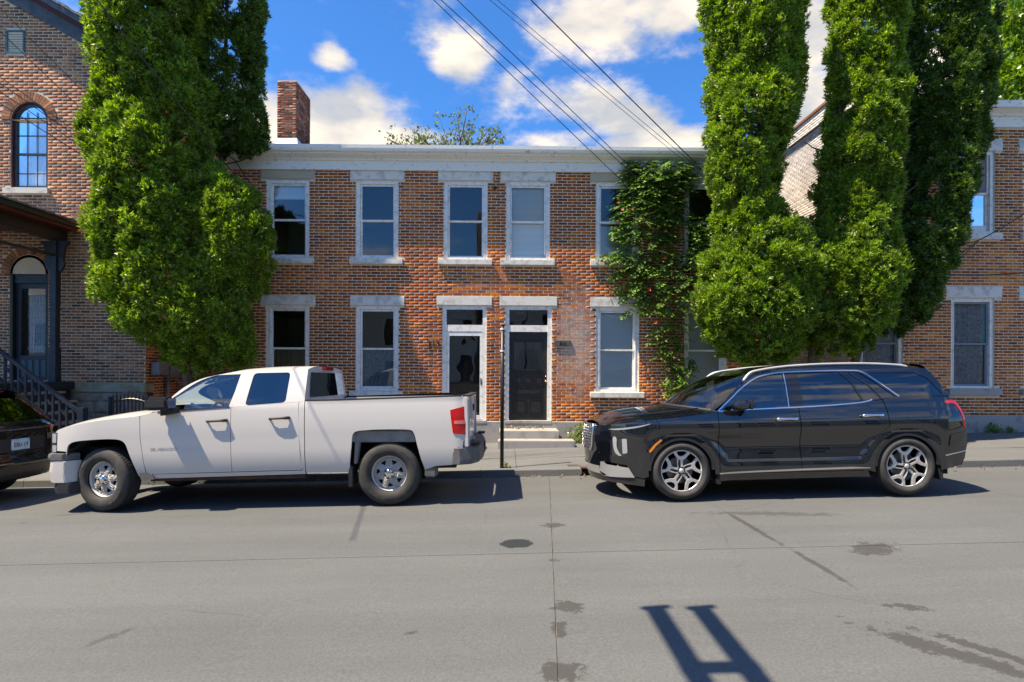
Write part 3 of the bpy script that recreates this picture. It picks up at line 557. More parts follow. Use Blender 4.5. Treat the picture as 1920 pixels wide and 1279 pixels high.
# cornice: frieze board, moulding, gutter
cl, cr_ = XL - .3, XR + .25
m = MB(); m.box(cl + .25, cr_ - .2, YF - .05, YF + .2, ZC, ZC + .2); m.box(cl + .2, cr_ - .2, YF - .075, YF + .2, ZC - .012, ZC + .018)
FR = m.build('frieze_board', CORN, HC)
def prof_run(pf, x0, x1, name, mat, par):
    m = MB(); n = len(pf); m.add([(x0, y, z) for y, z in pf] + [(x1, y, z) for y, z in pf], [(i, (i + 1) % n, (i + 1) % n + n, i + n) for i in range(n)] + [tuple(range(n)), tuple(range(2 * n - 1, n - 1, -1))]); return m.build(name, mat, par)
Z1 = ZC + .2
prof_run([(YF + .2, Z1), (YF - .09, Z1), (YF - .1, Z1 + .035), (YF - .16, Z1 + .05), (YF - .28, Z1 + .075), (YF - .30, Z1 + .10), (YF + .2, Z1 + .12)], cl, cr_, 'crown_moulding', CORN, HC)
prof_run([(YF + .2, Z1 + .122), (YF - .31, Z1 + .102), (YF - .36, Z1 + .12), (YF - .385, Z1 + .17), (YF - .39, Z1 + .245), (YF - .375, Z1 + .25), (YF - .36, Z1 + .19), (YF + .2, Z1 + .2)], cl - .05, cr_ + .05, 'gutter', CORN, HC)
ZE = Z1 + .235; RP = .372; RY = 17.5
m = MB(); rows_ = 26
for k in range(rows_):
    y0 = YF - .34 + (RY - YF + .34) * k / rows_; y1 = YF - .34 + (RY - YF + .34) * (k + 1) / rows_ + .03; z0 = ZE + (y0 - YF + .34) * RP; z1 = ZE + (y1 - YF + .34) * RP
    x = cl - .05
    while x < cr_ + .05:
        x2 = min(x + random.uniform(.22, .4), cr_ + .05); dz = random.uniform(0, .012)
        m.add([(x, y0 - dz, z0 + .016), (x2, y0 - dz, z0 + .016), (x2, y1, z1), (x, y1, z1), (x, y0 - dz, z0 - .002), (x2, y0 - dz, z0 - .002)], [(0, 1, 2, 3), (4, 5, 1, 0)]); x = x2
RF = m.build('roof', SHINGLE, HC)
rz = ZE + (RY - YF + .34) * RP
m = MB(); m.add([(cl - .05, RY, rz), (cr_ + .05, RY, rz), (cr_ + .05, YBK + .3, ZE), (cl - .05, YBK + .3, ZE)], [(0, 1, 2, 3)]); 
for sx in (XL, XR): m.add([(sx, YF, ZT - .3), (sx, YBK, ZT - .3), (sx, YBK, ZE + .1), (sx, RY, rz - .05), (sx, YF, ZE + .1)], [(0, 1, 2, 3, 4)])
m.build('roof_back', SHINGLE, HC)
# chimney
CY = 16.6; a = at(520, 205, CY); b = at(556, 205, CY); ct = at(540, 149, CY).z; cb = ZE + (CY - YF + .34) * RP
CD = 1.15
ch = MB().box(a.x + .012, b.x - .012, CY + .012, CY + CD - .012, cb - .4, ct - .02).build('chimney', MORTAR, HC)
zc0 = at(540, 261, CY).z
brick_wall(ch, (a.x, CY, 0), (1, 0, 0), (0, -1, 0), b.x - a.x, zc0, ct, [], BR_CH, lambda u, z: -z, 300)
brick_wall(ch, (b.x, CY, 0), (0, 1, 0), (1, 0, 0), CD, zc0, ct, [], BR_CH)
brick_wall(ch, (a.x, CY, 0), (0, 1, 0), (-1, 0, 0), CD, zc0, ct, [], BR_CH)
m = MB(); g = .05
m.add([(a.x - .02, CY - .02, zc0 + .02), (b.x + .02, CY - .02, zc0 + .02), (b.x + .02, CY + CD + .02, zc0 + .02), (a.x - .02, CY + CD + .02, zc0 + .02), (a.x - g, CY - .12, zc0 - .28), (b.x + .09, CY - .12, zc0 - .28), (b.x + .09, CY + CD + .1, zc0 - .25), (a.x - g, CY + CD + .1, zc0 - .25)],
      [(0, 1, 5, 4), (1, 2, 6, 5), (2, 3, 7, 6), (3, 0, 4, 7)]); m.build('flashing', M('painted_flashing', (.55, .60, .62), .4, .2), ch)
# front steps of the two doors
def steps(d, w0, w1, label):
    t = thing('door_steps', label, 'steps', ((d[0] + d[1]) / 2, YF - .6, zs(d[0])))
    x0, x1 = d[0] + w0, d[1] + w1; zz = zs(x0); h = (ZB - zz)
    MB().box(x0, x1 - .3, YF - .72, YF - .052, zz - .1, zz + h * .70).build('upper_step', CONC_W, t, bevel=.012)
    MB().box(x0 - .02, x1, YF - 1.12, YF - .722, zz - .1, zz + h * .36).build('lower_step', CONC_W, t, bevel=.015)
    return t
steps(doors[1], -.12, .42, 'whitewashed concrete steps below the black panelled door')
steps(doors[0], -.1, -.02, 'worn concrete steps below the white storm door')
# ================================================================ left house with gable, porch and stair
YLH = 13.3
LX1 = at(273, 600, YLH).x; LX0 = LX1 - 7.2
HL = thing('gabled_brick_house', 'brown brick house with gable, arched window and dark blue porch', 'house', (LX1 - 3.6, YLH, zs(LX1)))
zlb = at(190, 718, YLH).z; pA = at(180, 95, YLH); pB = at(20, 4, YLH)
rs = (pA.z - pB.z) / (pA.x - pB.x)
def rake(x): return pA.z + (x - pA.x) * rs
xap = LX1 - 3.9
def ltop(x): return rake(x) if x > xap else rake(xap) - (x - xap) * rs * 1.0 - 0 if x > xap else rake(2 * xap - x)
aw = rect(20, 90, 190, 352, YLH); ac = (aw[0] + aw[1]) / 2; ar = (aw[1] - aw[0]) / 2; zspr = aw[3] - ar
dr_ = rect(18, 90, 478, 770, YLH); dc = (dr_[0] + dr_[1]) / 2; drd = (dr_[1] - dr_[0]) / 2; dspr = dr_[3] - drd
m = MB(); hl = [(aw[0] - LX0, aw[1] - LX0, aw[2], zspr), (dr_[0] - LX0, dr_[1] - LX0, 1.37, dspr)]
zcap = rake(LX1) - .02
wall_sheet(m, (LX0, YLH, 0), (1, 0, 0), LX1 - LX0, zs(LX0) - .5, zspr, [(hl[0][0], hl[0][1], hl[0][2], zspr), hl[1]], .3, (0, 1, 0))
def arch_fill(m, xc, r, zsp, x0, x1, ztop, Y):      # wall sheet above a half-round head
    n = 20; pts = [(xc - r * math.cos(math.pi * k / n), zsp + r * math.sin(math.pi * k / n)) for k in range(n + 1)]
    for p, q in zip(pts[:-1], pts[1:]):
        m.add([(p[0], Y, p[1]), (q[0], Y, q[1]), (q[0], Y, ztop), (p[0], Y, ztop)], [(0, 1, 2, 3)]); m.add([(p[0], Y, p[1]), (q[0], Y, q[1]), (q[0], Y + .3, q[1]), (p[0], Y + .3, p[1])], [(0, 1, 2, 3)])
zm = zspr + ar + .25
arch_fill(m, ac, ar, zspr, 0, 0, zm, YLH)
m.add([(LX0, YLH, zspr), (aw[0], YLH, zspr), (aw[0], YLH, zm), (LX0, YLH, zm)], [(0, 1, 2, 3)]).add([(aw[1], YLH, zspr), (LX1, YLH, zspr), (LX1, YLH, zm), (aw[1], YLH, zm)], [(0, 1, 2, 3)])
zl = rake(LX1)
m.add([(LX0, YLH, zm), (LX1, YLH, zm), (LX1, YLH, zl), (xap, YLH, rake(xap)), (LX0, YLH, rake(2 * xap - LX0))], [(0, 1, 2, 3, 4)])
YLB = 23.
for sx in (LX0, LX1): m.add([(sx, YLH, -1), (sx, YLB, -1), (sx, YLB, zl), (sx, YLH, zl)], [(0, 1, 2, 3)])
WL = m.build('wall', MORTAR, HL)
bhl = [(aw[0] - LX0 - .02, aw[1] - LX0 + .02, aw[2] - .16, zspr), (ac - LX0, zspr, ar + .22), (dr_[0] - LX0, dr_[1] - LX0, -2, dspr), (dc - LX0, dspr, drd + .2)]
v4 = rect(12, 47, 57, 100, YLH); bhl.append((v4[0] - LX0, v4[1] - LX0, v4[2], v4[3]))
bhl[0] = (aw[0] - LX0, aw[1] - LX0, aw[2], zspr); bhl.append((aw[0] - LX0 - .12, aw[1] - LX0 + .05, aw[2] - .15, aw[2]))
brick_wall(WL, (LX0, YLH, 0), (1, 0, 0), (0, -1, 0), LX1 - LX0, zlb, rake(xap), bhl, BR_L, lambda u, z: (0 if LX0 + u > -10.1 and z < 5.5 else 9) + abs(LX0 + u + 9.6) + abs(z - 3.0) * .5, 300, lambda u: ltop(LX0 + u))
brick_wall(WL, (LX1, YLH, 0), (0, 1, 0), (1, 0, 0), 7.5, zs(LX1) + .2, zl, [], BR_C)
def voussoirs(par, xc, zsp, r0, r1, Y, n, mat):
    for k in range(n):
        a0 = math.pi * (k + .07) / n; a1 = math.pi * (k + .93) / n; m = MB(); P = [(xc - r * math.cos(a), zsp + r * math.sin(a)) for r, a in ((r0, a0), (r0, a1), (r1, a1), (r1, a0))]
        m.prism(P, Y - .022, Y + .02); m.build('brick', mat, par)
voussoirs(WL, ac, zspr, ar + .01, ar + .2, YLH, 25, BR_L); voussoirs(WL, dc, dspr, drd + .01, drd + .19, YLH, 23, BR_L)
MB().box(LX0 + .3, LX1 - .3, YLH + 2.2, YLH + 2.25, -.5, zl).box(LX0 + .3, LX1 - .3, YLH + .3, YLH + 2.2, zl - .05, zl).box(LX0 + .3, LX1 - .3, YLH + .3, YLH + 2.2, 4.2, 4.3).build('inner_wall', PLASTER, HL)
# stone base
MB().box(LX0 - .02, LX1 + .03, YLH - .06, YLH + .3, zlb - .21, zlb - .002).build('water_table', STONE_M, HL, bevel=.015)
x = LX0
zb0 = zs(LX1) - .2
zz = zlb - .215
base = MB().box(LX0, LX1, YLH - .02, YLH + .3, zb0, zz).build('stone_base', STONE_D, HL)
while zz > zb0 + .1:
    h = random.uniform(.2, .3); x = -13.2 + random.uniform(-.3, 0)
    while x < LX1 - .05:
        w = random.uniform(.3, .6); x2 = min(x + w, LX1); m = MB(); d = random.uniform(.02, .05)
        m.add([(x + .012, YLH - .02, zz - h + .012), (x2 - .012, YLH - .02, zz - h + .012), (x2 - .012, YLH - .02, zz - .01), (x + .012, YLH - .02, zz - .01), (x + .05, YLH - .02 - d, zz - h + .05), (x2 - .06, YLH - .02 - d * .8, zz - h + .04), (x2 - .05, YLH - .02 - d, zz - .05), (x + .04, YLH - .02 - d * .9, zz - .04)], [(4, 5, 6, 7), (0, 1, 5, 4), (1, 2, 6, 5), (2, 3, 7, 6), (3, 0, 4, 7)])
        m.build('stone', STONE_D, base); x = x2
    zz -= h
# arched sash window
def ring(m, xc, zsp, r0, r1, zb, y0, y1, n=20):
    P = [(xc - r0, zb)] + [(xc - r0 * math.cos(math.pi * k / n), zsp + r0 * math.sin(math.pi * k / n)) for k in range(n + 1)] + [(xc + r0, zb)]
    Q = [(xc - r1, zb)] + [(xc - r1 * math.cos(math.pi * k / n), zsp + r1 * math.sin(math.pi * k / n)) for k in range(n + 1)] + [(xc + r1, zb)]
    for i in range(len(P) - 1): m.prism([P[i], P[i + 1], Q[i + 1], Q[i]], y0, y1)
    return m
m = MB(); ring(m, ac, zspr, ar - .03, ar - .001, aw[2], YLH + .02, YLH + .2); win = m.build('window', OXBLOOD, HL)
m = MB(); ring(m, ac, zspr, ar - .085, ar - .032, aw[2] + .06, YLH + .06, YLH + .18).box(aw[0] + .03, aw[1] - .03, YLH + .06, YLH + .18, aw[2], aw[2] + .058); zmid = aw[2] + (aw[3] - aw[2]) * .4; m.box(aw[0] + .087, aw[1] - .087, YLH + .07, YLH + .13, zmid - .02, zmid + .02); m.build('sash', NAVY, win)
def glass_arch(Y, xc, r, zb, zsp, mat, name, par, n=20):
    P = [(xc - r, zb)] + [(xc - r * math.cos(math.pi * k / n), zsp + r * math.sin(math.pi * k / n)) for k in range(n + 1)] + [(xc + r, zb)]
    return MB().add([(p[0], Y, p[1]) for p in P], [tuple(range(len(P)))]).build(name, mat, par)
glass_arch(YLH + .1, ac, ar - .084, aw[2] + .06, zspr, GLASS_B, 'pane', win)
glass_arch(YLH + .135, ac, ar - .05, aw[2] + .03, zspr, M('white_net_curtain', (.86, .86, .86), .9, c2=(.55, .6, .66), sc=16), 'curtain', win)
m = MB(); gx0, gx1 = aw[0] + .085, aw[1] - .085
for k in (1, 2): xx = gx0 + (gx1 - gx0) * k / 3; m.box(xx - .007, xx + .007, YLH + .088, YLH + .098, aw[2] + .06, zmid - .02).box(xx - .007, xx + .007, YLH + .075, YLH + .085, zmid + .02, zspr + .2)
for zz in (aw[2] + .34, zmid + .42, zmid + .82): m.box(gx0, gx1, YLH + .076, YLH + .09, zz - .007, zz + .007)
m.build('glazing_bars', NAVY, win)
sill(HL, (aw[0] - .12, aw[1] + .05, aw[2] - .145, aw[2] - .004), YLH, STONE, .08)
m = MB(); m.box(v4[0], v4[1], YLH + .09, YLH + .1, v4[2], v4[3]); m.box(v4[0], v4[0] + .04, YLH - .02, YLH + .09, v4[2], v4[3]).box(v4[1] - .04, v4[1], YLH - .02, YLH + .09, v4[2], v4[3]).box(v4[0] + .04, v4[1] - .04, YLH - .02, YLH + .09, v4[3] - .04, v4[3]).box(v4[0] + .04, v4[1] - .04, YLH - .02, YLH + .09, v4[2], v4[2] + .04)
vn = m.build('gable_vent', TEAL, HL)
for k in range(8):
    z = v4[2] + .05 + k * (v4[3] - v4[2] - .09) / 8; MB().add([(v4[0] + .04, YLH - .005, z), (v4[1] - .04, YLH - .005, z), (v4[1] - .04, YLH + .05, z + .05), (v4[0] + .04, YLH + .05, z + .05), (v4[0] + .04, YLH - .005, z - .01), (v4[1] - .04, YLH - .005, z - .01)], [(0, 1, 2, 3), (4, 5, 1, 0)]).build('slat', TEAL, vn)
# gable boards and roof
def raker(z0, z1, y0, y1, name, mat):
    m = MB(); xe = LX1 + .45
    for (xa, xb, f) in ((xap, xe, rake), (xap - (xe - xap), xap, lambda x: rake(2 * xap - x))):
        m.add([(xa, y0, f(xa) + z0), (xb, y0, f(xb) + z0), (xb, y0, f(xb) + z1), (xa, y0, f(xa) + z1), (xa, y1, f(xa) + z0), (xb, y1, f(xb) + z0), (xb, y1, f(xb) + z1), (xa, y1, f(xa) + z1)], [(0, 1, 2, 3), (7, 6, 5, 4), (0, 4, 5, 1), (3, 2, 6, 7), (0, 3, 7, 4), (1, 5, 6, 2)])
    return m.build(name, mat, HL)
raker(-.02, .30, YLH - .05, YLH + .1, 'rake_board', RAKE); raker(.302, .36, YLH - .16, YLH + .1, 'red_moulding', OXBLOOD); raker(.362, .50, YLH - .34, YLH + .1, 'verge_board', RAKE)
m = MB(); xe = LX1 + .5
for k in range(40):
    y0 = YLH - .38 + k * .25; 
    for (xa, xb, f) in ((xap, xe, rake), (2 * xap - xe, xap, lambda x: rake(2 * xap - x))):
        n = 22
        for j in range(n):
            p = xa + (xb - xa) * j / n; q = xa + (xb - xa) * (j + 1) / n; dz = .02 + .02 * ((j + k) % 2)
            m.add([(p, y0, f(p) + .502), (q, y0, f(q) + .502), (q, y0, f(q) + .525 + dz), (p, y0, f(p) + .525 + dz), (q, y0 + .26, f(q) + .525 + dz), (p, y0 + .26, f(p) + .525 + dz)], [(0, 1, 2, 3), (3, 2, 4, 5)])
m.build('roof', SHINGLE, HL)
# doorway under the porch
m = MB(); ring(m, dc, dspr, drd - .06, drd - .001, 1.37, YLH + .0, YLH + .2); df = m.build('door_frame', GREENP, HL)
m = MB(); ring(m, dc, dspr, drd - .16, drd - .062, dspr - .02, YLH + .04, YLH + .2); m.build('arch_moulding', OXBLOOD, df)
m = MB(); ring(m, dc, dspr, drd - .22, drd - .19, dspr + .02, YLH + .03, YLH + .06); m.build('arch_bead', CREAM, df)
glass_arch(YLH + .14, dc, drd - .16, dspr - .02, dspr, GLASS_D, 'fanlight_pane', df)
MB().box(dc - drd + .062, dc + drd - .062, YLH + .04, YLH + .2, dspr - .2, dspr - .022).build('transom_bar', NAVY, df)
a, b, c, d = dc - drd + .062, dc + drd - .062, 1.38, dspr - .205; m = MB(); s = .11
m.box(a, a + s, YLH + .09, YLH + .14, c, d).box(b - s * .6, b, YLH + .09, YLH + .14, c, d).box(a + s, b - s * .6, YLH + .09, YLH + .14, d - s, d).box(a + s, b - s * .6, YLH + .09, YLH + .14, c, c + .55); dd = m.build('front_door', NAVY, HL)
MB().add([(a + s, YLH + .115, c + .55), (b - s * .6, YLH + .115, c + .55), (b - s * .6, YLH + .115, d - s), (a + s, YLH + .115, d - s)], [(0, 1, 2, 3)]).build('pane', GLASS_B, dd)
MB().grid(lambda u, v: (a + s + .15 + (b - a - 2 * s - .1) * u, YLH + .15 + .012 * math.sin(u * 40), c + .62 + (d - c - .85) * v), 40, 1).build('lace_curtain', CURT_B, dd, smooth=True)
for k in range(4): MB().box(a + .14 + k * .15, a + .23 + k * .15, YLH + .082, YLH + .09, c + .08, c + .45).build('panel', TEAL, dd)
# porch
PX = at(103, 600, 12.95).x; PZ = 1.36; PY0 = 11.0
PR = thing('porch', 'dark blue wooden porch with spindle frieze on brown brick house', 'porch', (PX - 1, 12, zs(PX)))
MB().box(PX - 3.2, PX + .25, PY0, YLH - .1, PZ - .16, PZ).build('deck', NAVY, PR)
MB().box(PX - 3.2, PX + .2, PY0 + .05, YLH - .15, zs(PX) - .3, PZ - .162).build('skirt', M('porch_skirt', (.02, .022, .026), .7), PR)
def post(x, y):
    zt_ = at(103, 452, 12.95).z; m = MB()
    def sec(w, z0, z1): m.box(x - w / 2, x + w / 2, y - w / 2, y + w / 2, z0, z1)
    sec(.17, PZ, PZ + .75); sec(.13, PZ + .75, PZ + .86); sec(.16, PZ + .86, PZ + .92); sec(.135, PZ + .92, PZ + 1.55); sec(.16, PZ + 1.55, PZ + 1.6); sec(.13, PZ + 1.6, PZ + 1.68); sec(.15, PZ + 1.68, zt_)
    p = m.build('post', NAVY, PR, bevel=.008)
    bz = zt_; q = [(0, 0), (.30, 0), (.27, -.06), (.2, -.1), (.16, -.25), (.14, -.4), (.17, -.5), (.12, -.62), (.07, -.66), (0, -.66)]
    MB().prism([(x + .076 + u * .8, bz + v) for u, v in q], y - .035, y + .035).build('bracket', NAVY, p)
    MB().prism([(x - .076 - u * .8, bz + v) for u, v in q], y - .03, y + .03).build('bracket', NAVY, p)
    return p
for (x, y) in ((PX, 12.95), (PX, PY0 + .15), (PX - 2.9, PY0 + .15)): post(x, y)
zt_ = at(103, 452, 12.95).z
MB().box(PX - 3.0, PX + .07, PY0 + .08, PY0 + .24, zt_ + .002, zt_ + .26).box(PX - .08, PX + .08, PY0 + .24, YLH - .1, zt_ + .002, zt_ + .26).build('beam', M('porch_black_green', (.012, .014, .012), .5), PR)
MB().box(PX - .04, PX + .04, PY0 + .24, YLH - .36, zt_ - .34, zt_ - .29).build('frieze_rail', GREENP, PR)
k = 0; y = PY0 + .3
while y < YLH - .45:
    MB().lathe_y([(.0, -.145), (.012, -.145), (.012, -.05), (.032, -.03), (.012, -.01), (.038, .02), (.012, .05), (.012, .145), (.0, .145)], 7).build('spindle', CREAM, PR)
    sp = COL.objects[-1]; sp.rotation_euler = (R(90), 0, 0); sp.location = Vector((PX, y, zt_ - .145)) - ORG[PR.name]; y += .19
ov = .42
m = MB(); zr = zt_ + .262; xo = PX + ov
m.box(PX - 3.4, xo - .1, PY0 - .3, YLH - .12, zr, zr + .06).build('eave_board', OXBLOOD, PR)
prof_run([(PY0 - .35, zr + .062), (PY0 - .36, zr + .16), (YLH - .1, zr + .16), (YLH - .1, zr + .062)], PX - 3.5, xo - .04, 'fascia', GREENP, PR)
m = MB(); rt = zr + .60
for j in range(9):
    f0, f1 = j / 9, (j + 1) / 9; g0 = lambda f: (xo - (xo - PX + 1.2) * f, zr + .165 + (rt - zr - .165) * f)
    x0_, z0_ = g0(f0); x1_, z1_ = g0(f1); n = 9
    for i in range(n):
        ya = PY0 - .4 + f0 * 1.0; yb = YLH - .05; p = ya + (yb - ya) * i / n; q = ya + (yb - ya) * (i + 1) / n; e = .012 + .01 * ((i + j) % 2)
        m.add([(x0_, p, z0_), (x0_, q, z0_), (x0_, q, z0_ + .02 + e), (x0_, p, z0_ + .02 + e), (x1_ - .02, q, z1_ + .006 + e), (x1_ - .02, p, z1_ + .006 + e)], [(0, 1, 2, 3), (3, 2, 4, 5)])
m.add([(PX - 3.5, PY0 - .4, zr + .165), (xo, PY0 - .4, zr + .165), (PX - 1.2, PY0 + .6, rt), (PX - 2, PY0 + .6, rt)], [(0, 1, 2, 3)]); m.add([(PX - 1.2, PY0 + .6, rt), (PX - 2, PY0 + .6, rt), (PX - 2, YLH, rt), (PX - 1.2, YLH, rt)], [(0, 1, 2, 3)])
m.build('roof', SHINGLE, PR)
# stair with railing, running down to the right in front of the house
ST = thing('stair', 'dark blue wooden porch stair with railing descending to the right', 'stairs', (PX + 1, 11.8, zs(PX)))
run, rise = .248, .19; xs = PX + .26; zt = PZ
for k in range(8):
    z = PZ - rise * (k + 1); MB().box(xs + run * k, xs + run * (k + 1) + .03, 11.35, 12.55, z - .04, z).build('tread', M('tread_paint', (.42, .36, .28), .7), ST) if k == 0 else None
    if k:
        MB().box(xs + run * k, xs + run * (k + 1) + .03, 11.35, 12.55, z - .04, z).build('tread', bpy.data.materials['tread_paint'], ST)
    MB().box(xs + run * k, xs + run * k + .02, 11.37, 12.53, z, z + rise - .042).build('riser', NAVY, ST)
for yy in (11.3,):
    z_at = lambda x: at(0, 655, 11.3).z + (x - at(0, 655, 11.3).x) * ((at(150, 770, 11.3).z - at(0, 655, 11.3).z) / (at(150, 770, 11.3).x - at(0, 655, 11.3).x))
    xa, xb = PX - .15, at(150, 770, 11.3).x
    MB().beam((xa, yy, z_at(xa) - .03), (xb, yy, z_at(xb) - .03), .07, .06).build('handrail', NAVY, ST)
    MB().beam((xa, yy, z_at(xa) - .80), (xb, yy, z_at(xb) - .80), .05, .06).build('bottom_rail', NAVY, ST)
    x = xa + .08; k = 0
    while x < xb - .04:
        MB().box(x - .018, x + .018, yy - .018, yy + .018, z_at(x) - .80, z_at(x) - .04).build('baluster', NAVY, ST)
        if x + .13 < xb - .04:
            dz = -.28 if k % 2 else -.56
            MB().beam((x + .02, yy, z_at(x) + dz), (x + .11, yy, z_at(x + .13) + dz), .03, .035).build('rung', NAVY, ST)
        x += .13; k += 1
    MB().box(xb - .02, xb + .12, yy - .07, yy + .07, zs(xb) - .02, z_at(xb) + .06).build('newel', NAVY, ST, bevel=.015)
# iron gate panel in the gap between the houses
GY = 11.6; ga = at(207, 760, GY); gb = at(287, 760, GY); zgd = zs(ga.x)
GT = thing('iron_gate', 'low black iron gate with arched spear pickets behind the pickup hood', 'gate', ((ga.x + gb.x) / 2, GY, zgd))
ztp = at(240, 742, GY).z
for x, w in ((ga.x, .05), (gb.x, .09)): MB().box(x - w / 2, x + w / 2, GY - w / 2, GY + w / 2, zgd - .02, ztp - .02).build('post', FENCE, GT)
n = 11
arc = lambda f: ztp - .16 + .1 * math.sin(math.pi * min(1, f * 1.05))
for k in range(n):
    f = (k + .7) / (n + .4); x = ga.x + (gb.x - ga.x) * f; zt2 = arc(f) + .1; m = MB(); m.box(x - .012, x + .012, GY - .012, GY + .012, zgd + .1, zt2); m.add([(x - .022, GY - .01, zt2), (x + .022, GY - .01, zt2), (x + .022, GY + .01, zt2), (x - .022, GY + .01, zt2), (x, GY, zt2 + .09)], [(0, 1, 4), (1, 2, 4), (2, 3, 4), (3, 0, 4)]); m.build('picket', FENCE, GT)
MB().tube([(ga.x + (gb.x - ga.x) * k / 14, GY, arc(k / 14)) for k in range(15)], .018, 6).build('arched_rail', FENCE, GT)
MB().box(ga.x, gb.x, GY - .015, GY + .015, zgd + .2, zgd + .24).build('bottom_rail', FENCE, GT)
# meters on the side wall of the gabled house
def onside(u, v, X=LX1):     # point on the side wall plane
    d = ray(u, v); t = (X + .0) / d.x; return Vector((X, d.y * t, CZ + d.z * t))
MT = thing('utility_meters', 'grey electric meter boxes on brick wall behind the left tree trunk', 'meter', tuple(onside(305, 720)))
for (u0, u1, v0, v1, nm, dp) in ((280, 300, 679, 703, 'breaker_box', .2), (302, 320, 681, 707, 'breaker_box', .2), (317, 346, 673, 709, 'meter_socket', .22)):
    p = onside((u0 + u1) / 2, v1); q = onside((u0 + u1) / 2, v0); hw = .2; MB().box(LX1 + .03, LX1 + .03 + dp, p.y - hw, p.y + hw * .9, p.z, q.z).build(nm, GALV, MT, bevel=.012)
p = onside(338, 697); m = MB(); m.tube([(LX1 + .25, p.y, p.z), (LX1 + .42, p.y, p.z)], .1, 16); m.build('meter_glass', M('meter_glass', (.5, .55, .55), .15, 0, coat=1.), MT, smooth=False)
p = onside(307, 708); m = MB(); m.tube([(LX1 + .1, p.y, p.z), (LX1 + .1, p.y, p.z - .7)], .04, 8).tube([(LX1 + .1, p.y + .3, p.z), (LX1 + .1, p.y + .5, p.z - .15), (LX1 + .1, p.y + .5, p.z - .8)], .025, 8); m.build('conduit', GALV, MT, smooth=True)
# ================================================================ right house
YRH = 13.4
RX0 = at(1592, 500, YRH).x; RX1 = RX0 + 8.5
HR = thing('corner_brick_house', 'tall russet brick house at the right with whitewashed side wall and white cornice', 'house', (RX0 + 4, YRH, zs(RX0)))
zrb = at(1860, 779, YRH).z; zrc = at(1880, 240, YRH).z
rw = [(rect(1783, 1865, 283, 437, YRH), 0), (rect(1783, 1864, 559, 728, YRH), 1), (rect(1612, 1693, 559, 728, YRH), 1), (rect(1920, 2000, 555, 728, YRH), 1), (rect(1612, 1693, 285, 440, YRH), 0), (rect(1920, 2000, 281, 437, YRH), 0)]
for row in (0, 1):
    z0 = [w for w, r in rw if r == row][0]
    for w, r in rw:
        if r == row: w[2], w[3] = z0[2], z0[3]
hr = [(w[0] - RX0, w[1] - RX0, w[2], w[3]) for w, r in rw]
m = MB(); wall_sheet(m, (RX0, YRH, 0), (1, 0, 0), RX1 - RX0, -.5, zrc + .5, hr, .3, (0, 1, 0))
gpk = zrc + .52
for sx in (RX0, RX1): m.add([(sx, YRH, -.6), (sx, 24, -.6), (sx, 24, zrc + .5), (sx, 18.5, gpk - .02), (sx, YRH, zrc + .5)], [(0, 1, 2, 3, 4)])
WR = m.build('wall', MORTAR, HR)
bhr = list(hr)
for w, r in rw:
    bhr.append((w[0] - .13 - RX0, w[1] + .17 - RX0, w[3], w[3] + .27)); bhr.append((w[0] - .08 - RX0, w[1] + .13 - RX0, w[2] - .16, w[2]))
brick_wall(WR, (RX0, YRH, 0), (1, 0, 0), (0, -1, 0), RX1 - RX0, zrb, zrc + .02, bhr, BR_R, lambda u, z: (0 if at(1740, 500, YRH).x < RX0 + u < at(1920, 500, YRH).x and z > .75 else 20) + abs(z - 3), 300)
brick_wall(WR, (RX0, YRH, 0), (0, 1, 0), (-1, 0, 0), 5.1, zs(RX0) + .2, zrc + .95, [], BR_W, lambda u, z: (0 if z > 3 and u < 4 else 9) + u, 300, None)
MB().box(RX0 + .3, RX1 - .3, YRH + 2.2, YRH + 2.25, -.5, zrc + .4).box(RX0 + .3, RX1 - .3, YRH + .3, YRH + 2.2, zrc + .3, zrc + .34).build('inner_wall', PLASTER, HR)
GREYBLUE = M('grey_blue_paint', (.17, .22, .27), .5)
for k, (w, r) in enumerate(rw):
    window(HR, w, YRH, ('cloth', 0, 1) if r else None, GREYBLUE if r else None)
    lintel(HR, (w[0] - .13, w[1] + .17, w[3] + .004, w[3] + .265), YRH, STONE); sill(HR, (w[0] - .08, w[1] + .13, w[2] - .155, w[2] - .004), YRH, STONE if r == 0 else CONC_W)
w = rw[0][0]; MB().box(w[0] + .13, w[1] - .13, YRH + .08, YRH + .12, w[2] + .055, w[2] + .19).build('window_panel', M('panel_white', (.7, .7, .7), .5), HR)
MB().box(RX0 - .02, RX1, YRH - .06, YRH + .2, zs(RX0) - .4, zrb - .004).build('foundation', CONC_W, HR, bevel=.01)
MB().box(RX0, RX1 + .1, YRH - .06, YRH + .2, zrc, zrc + .24).build('frieze_board', CORN, HR)
prof_run([(YRH + .2, zrc + .242), (YRH - .10, zrc + .242), (YRH - .12, zrc + .28), (YRH - .25, zrc + .33), (YRH - .34, zrc + .34), (YRH - .36, zrc + .48), (YRH + .2, zrc + .5)], RX0 - .12, RX1 + .2, 'crown_moulding', CORN, HR)
m = MB(); m.add([(RX0 - .1, YRH - .3, zrc + .505), (RX1 + .1, YRH - .3, zrc + .505), (RX1 + .1, 18.5, gpk + .06), (RX0 - .1, 18.5, gpk + .06)], [(0, 1, 2, 3)]).add([(RX0 - .1, 18.5, gpk + .06), (RX1 + .1, 18.5, gpk + .06), (RX1 + .1, 24.3, zrc + .5), (RX0 - .1, 24.3, zrc + .5)], [(0, 1, 2, 3)]); m.build('roof', SHINGLE, HR)
MB().box(RX0, RX0 + .25, YRH + .02, 24, zrc + .3, zrc + .955).build('parapet', MORTAR, HR); MB().box(RX0 - .05, RX0 + .3, YRH - .02, 24.05, zrc + .957, zrc + 1.02).build('coping', M('rust_flashing', (.22, .09, .05), .8), HR)
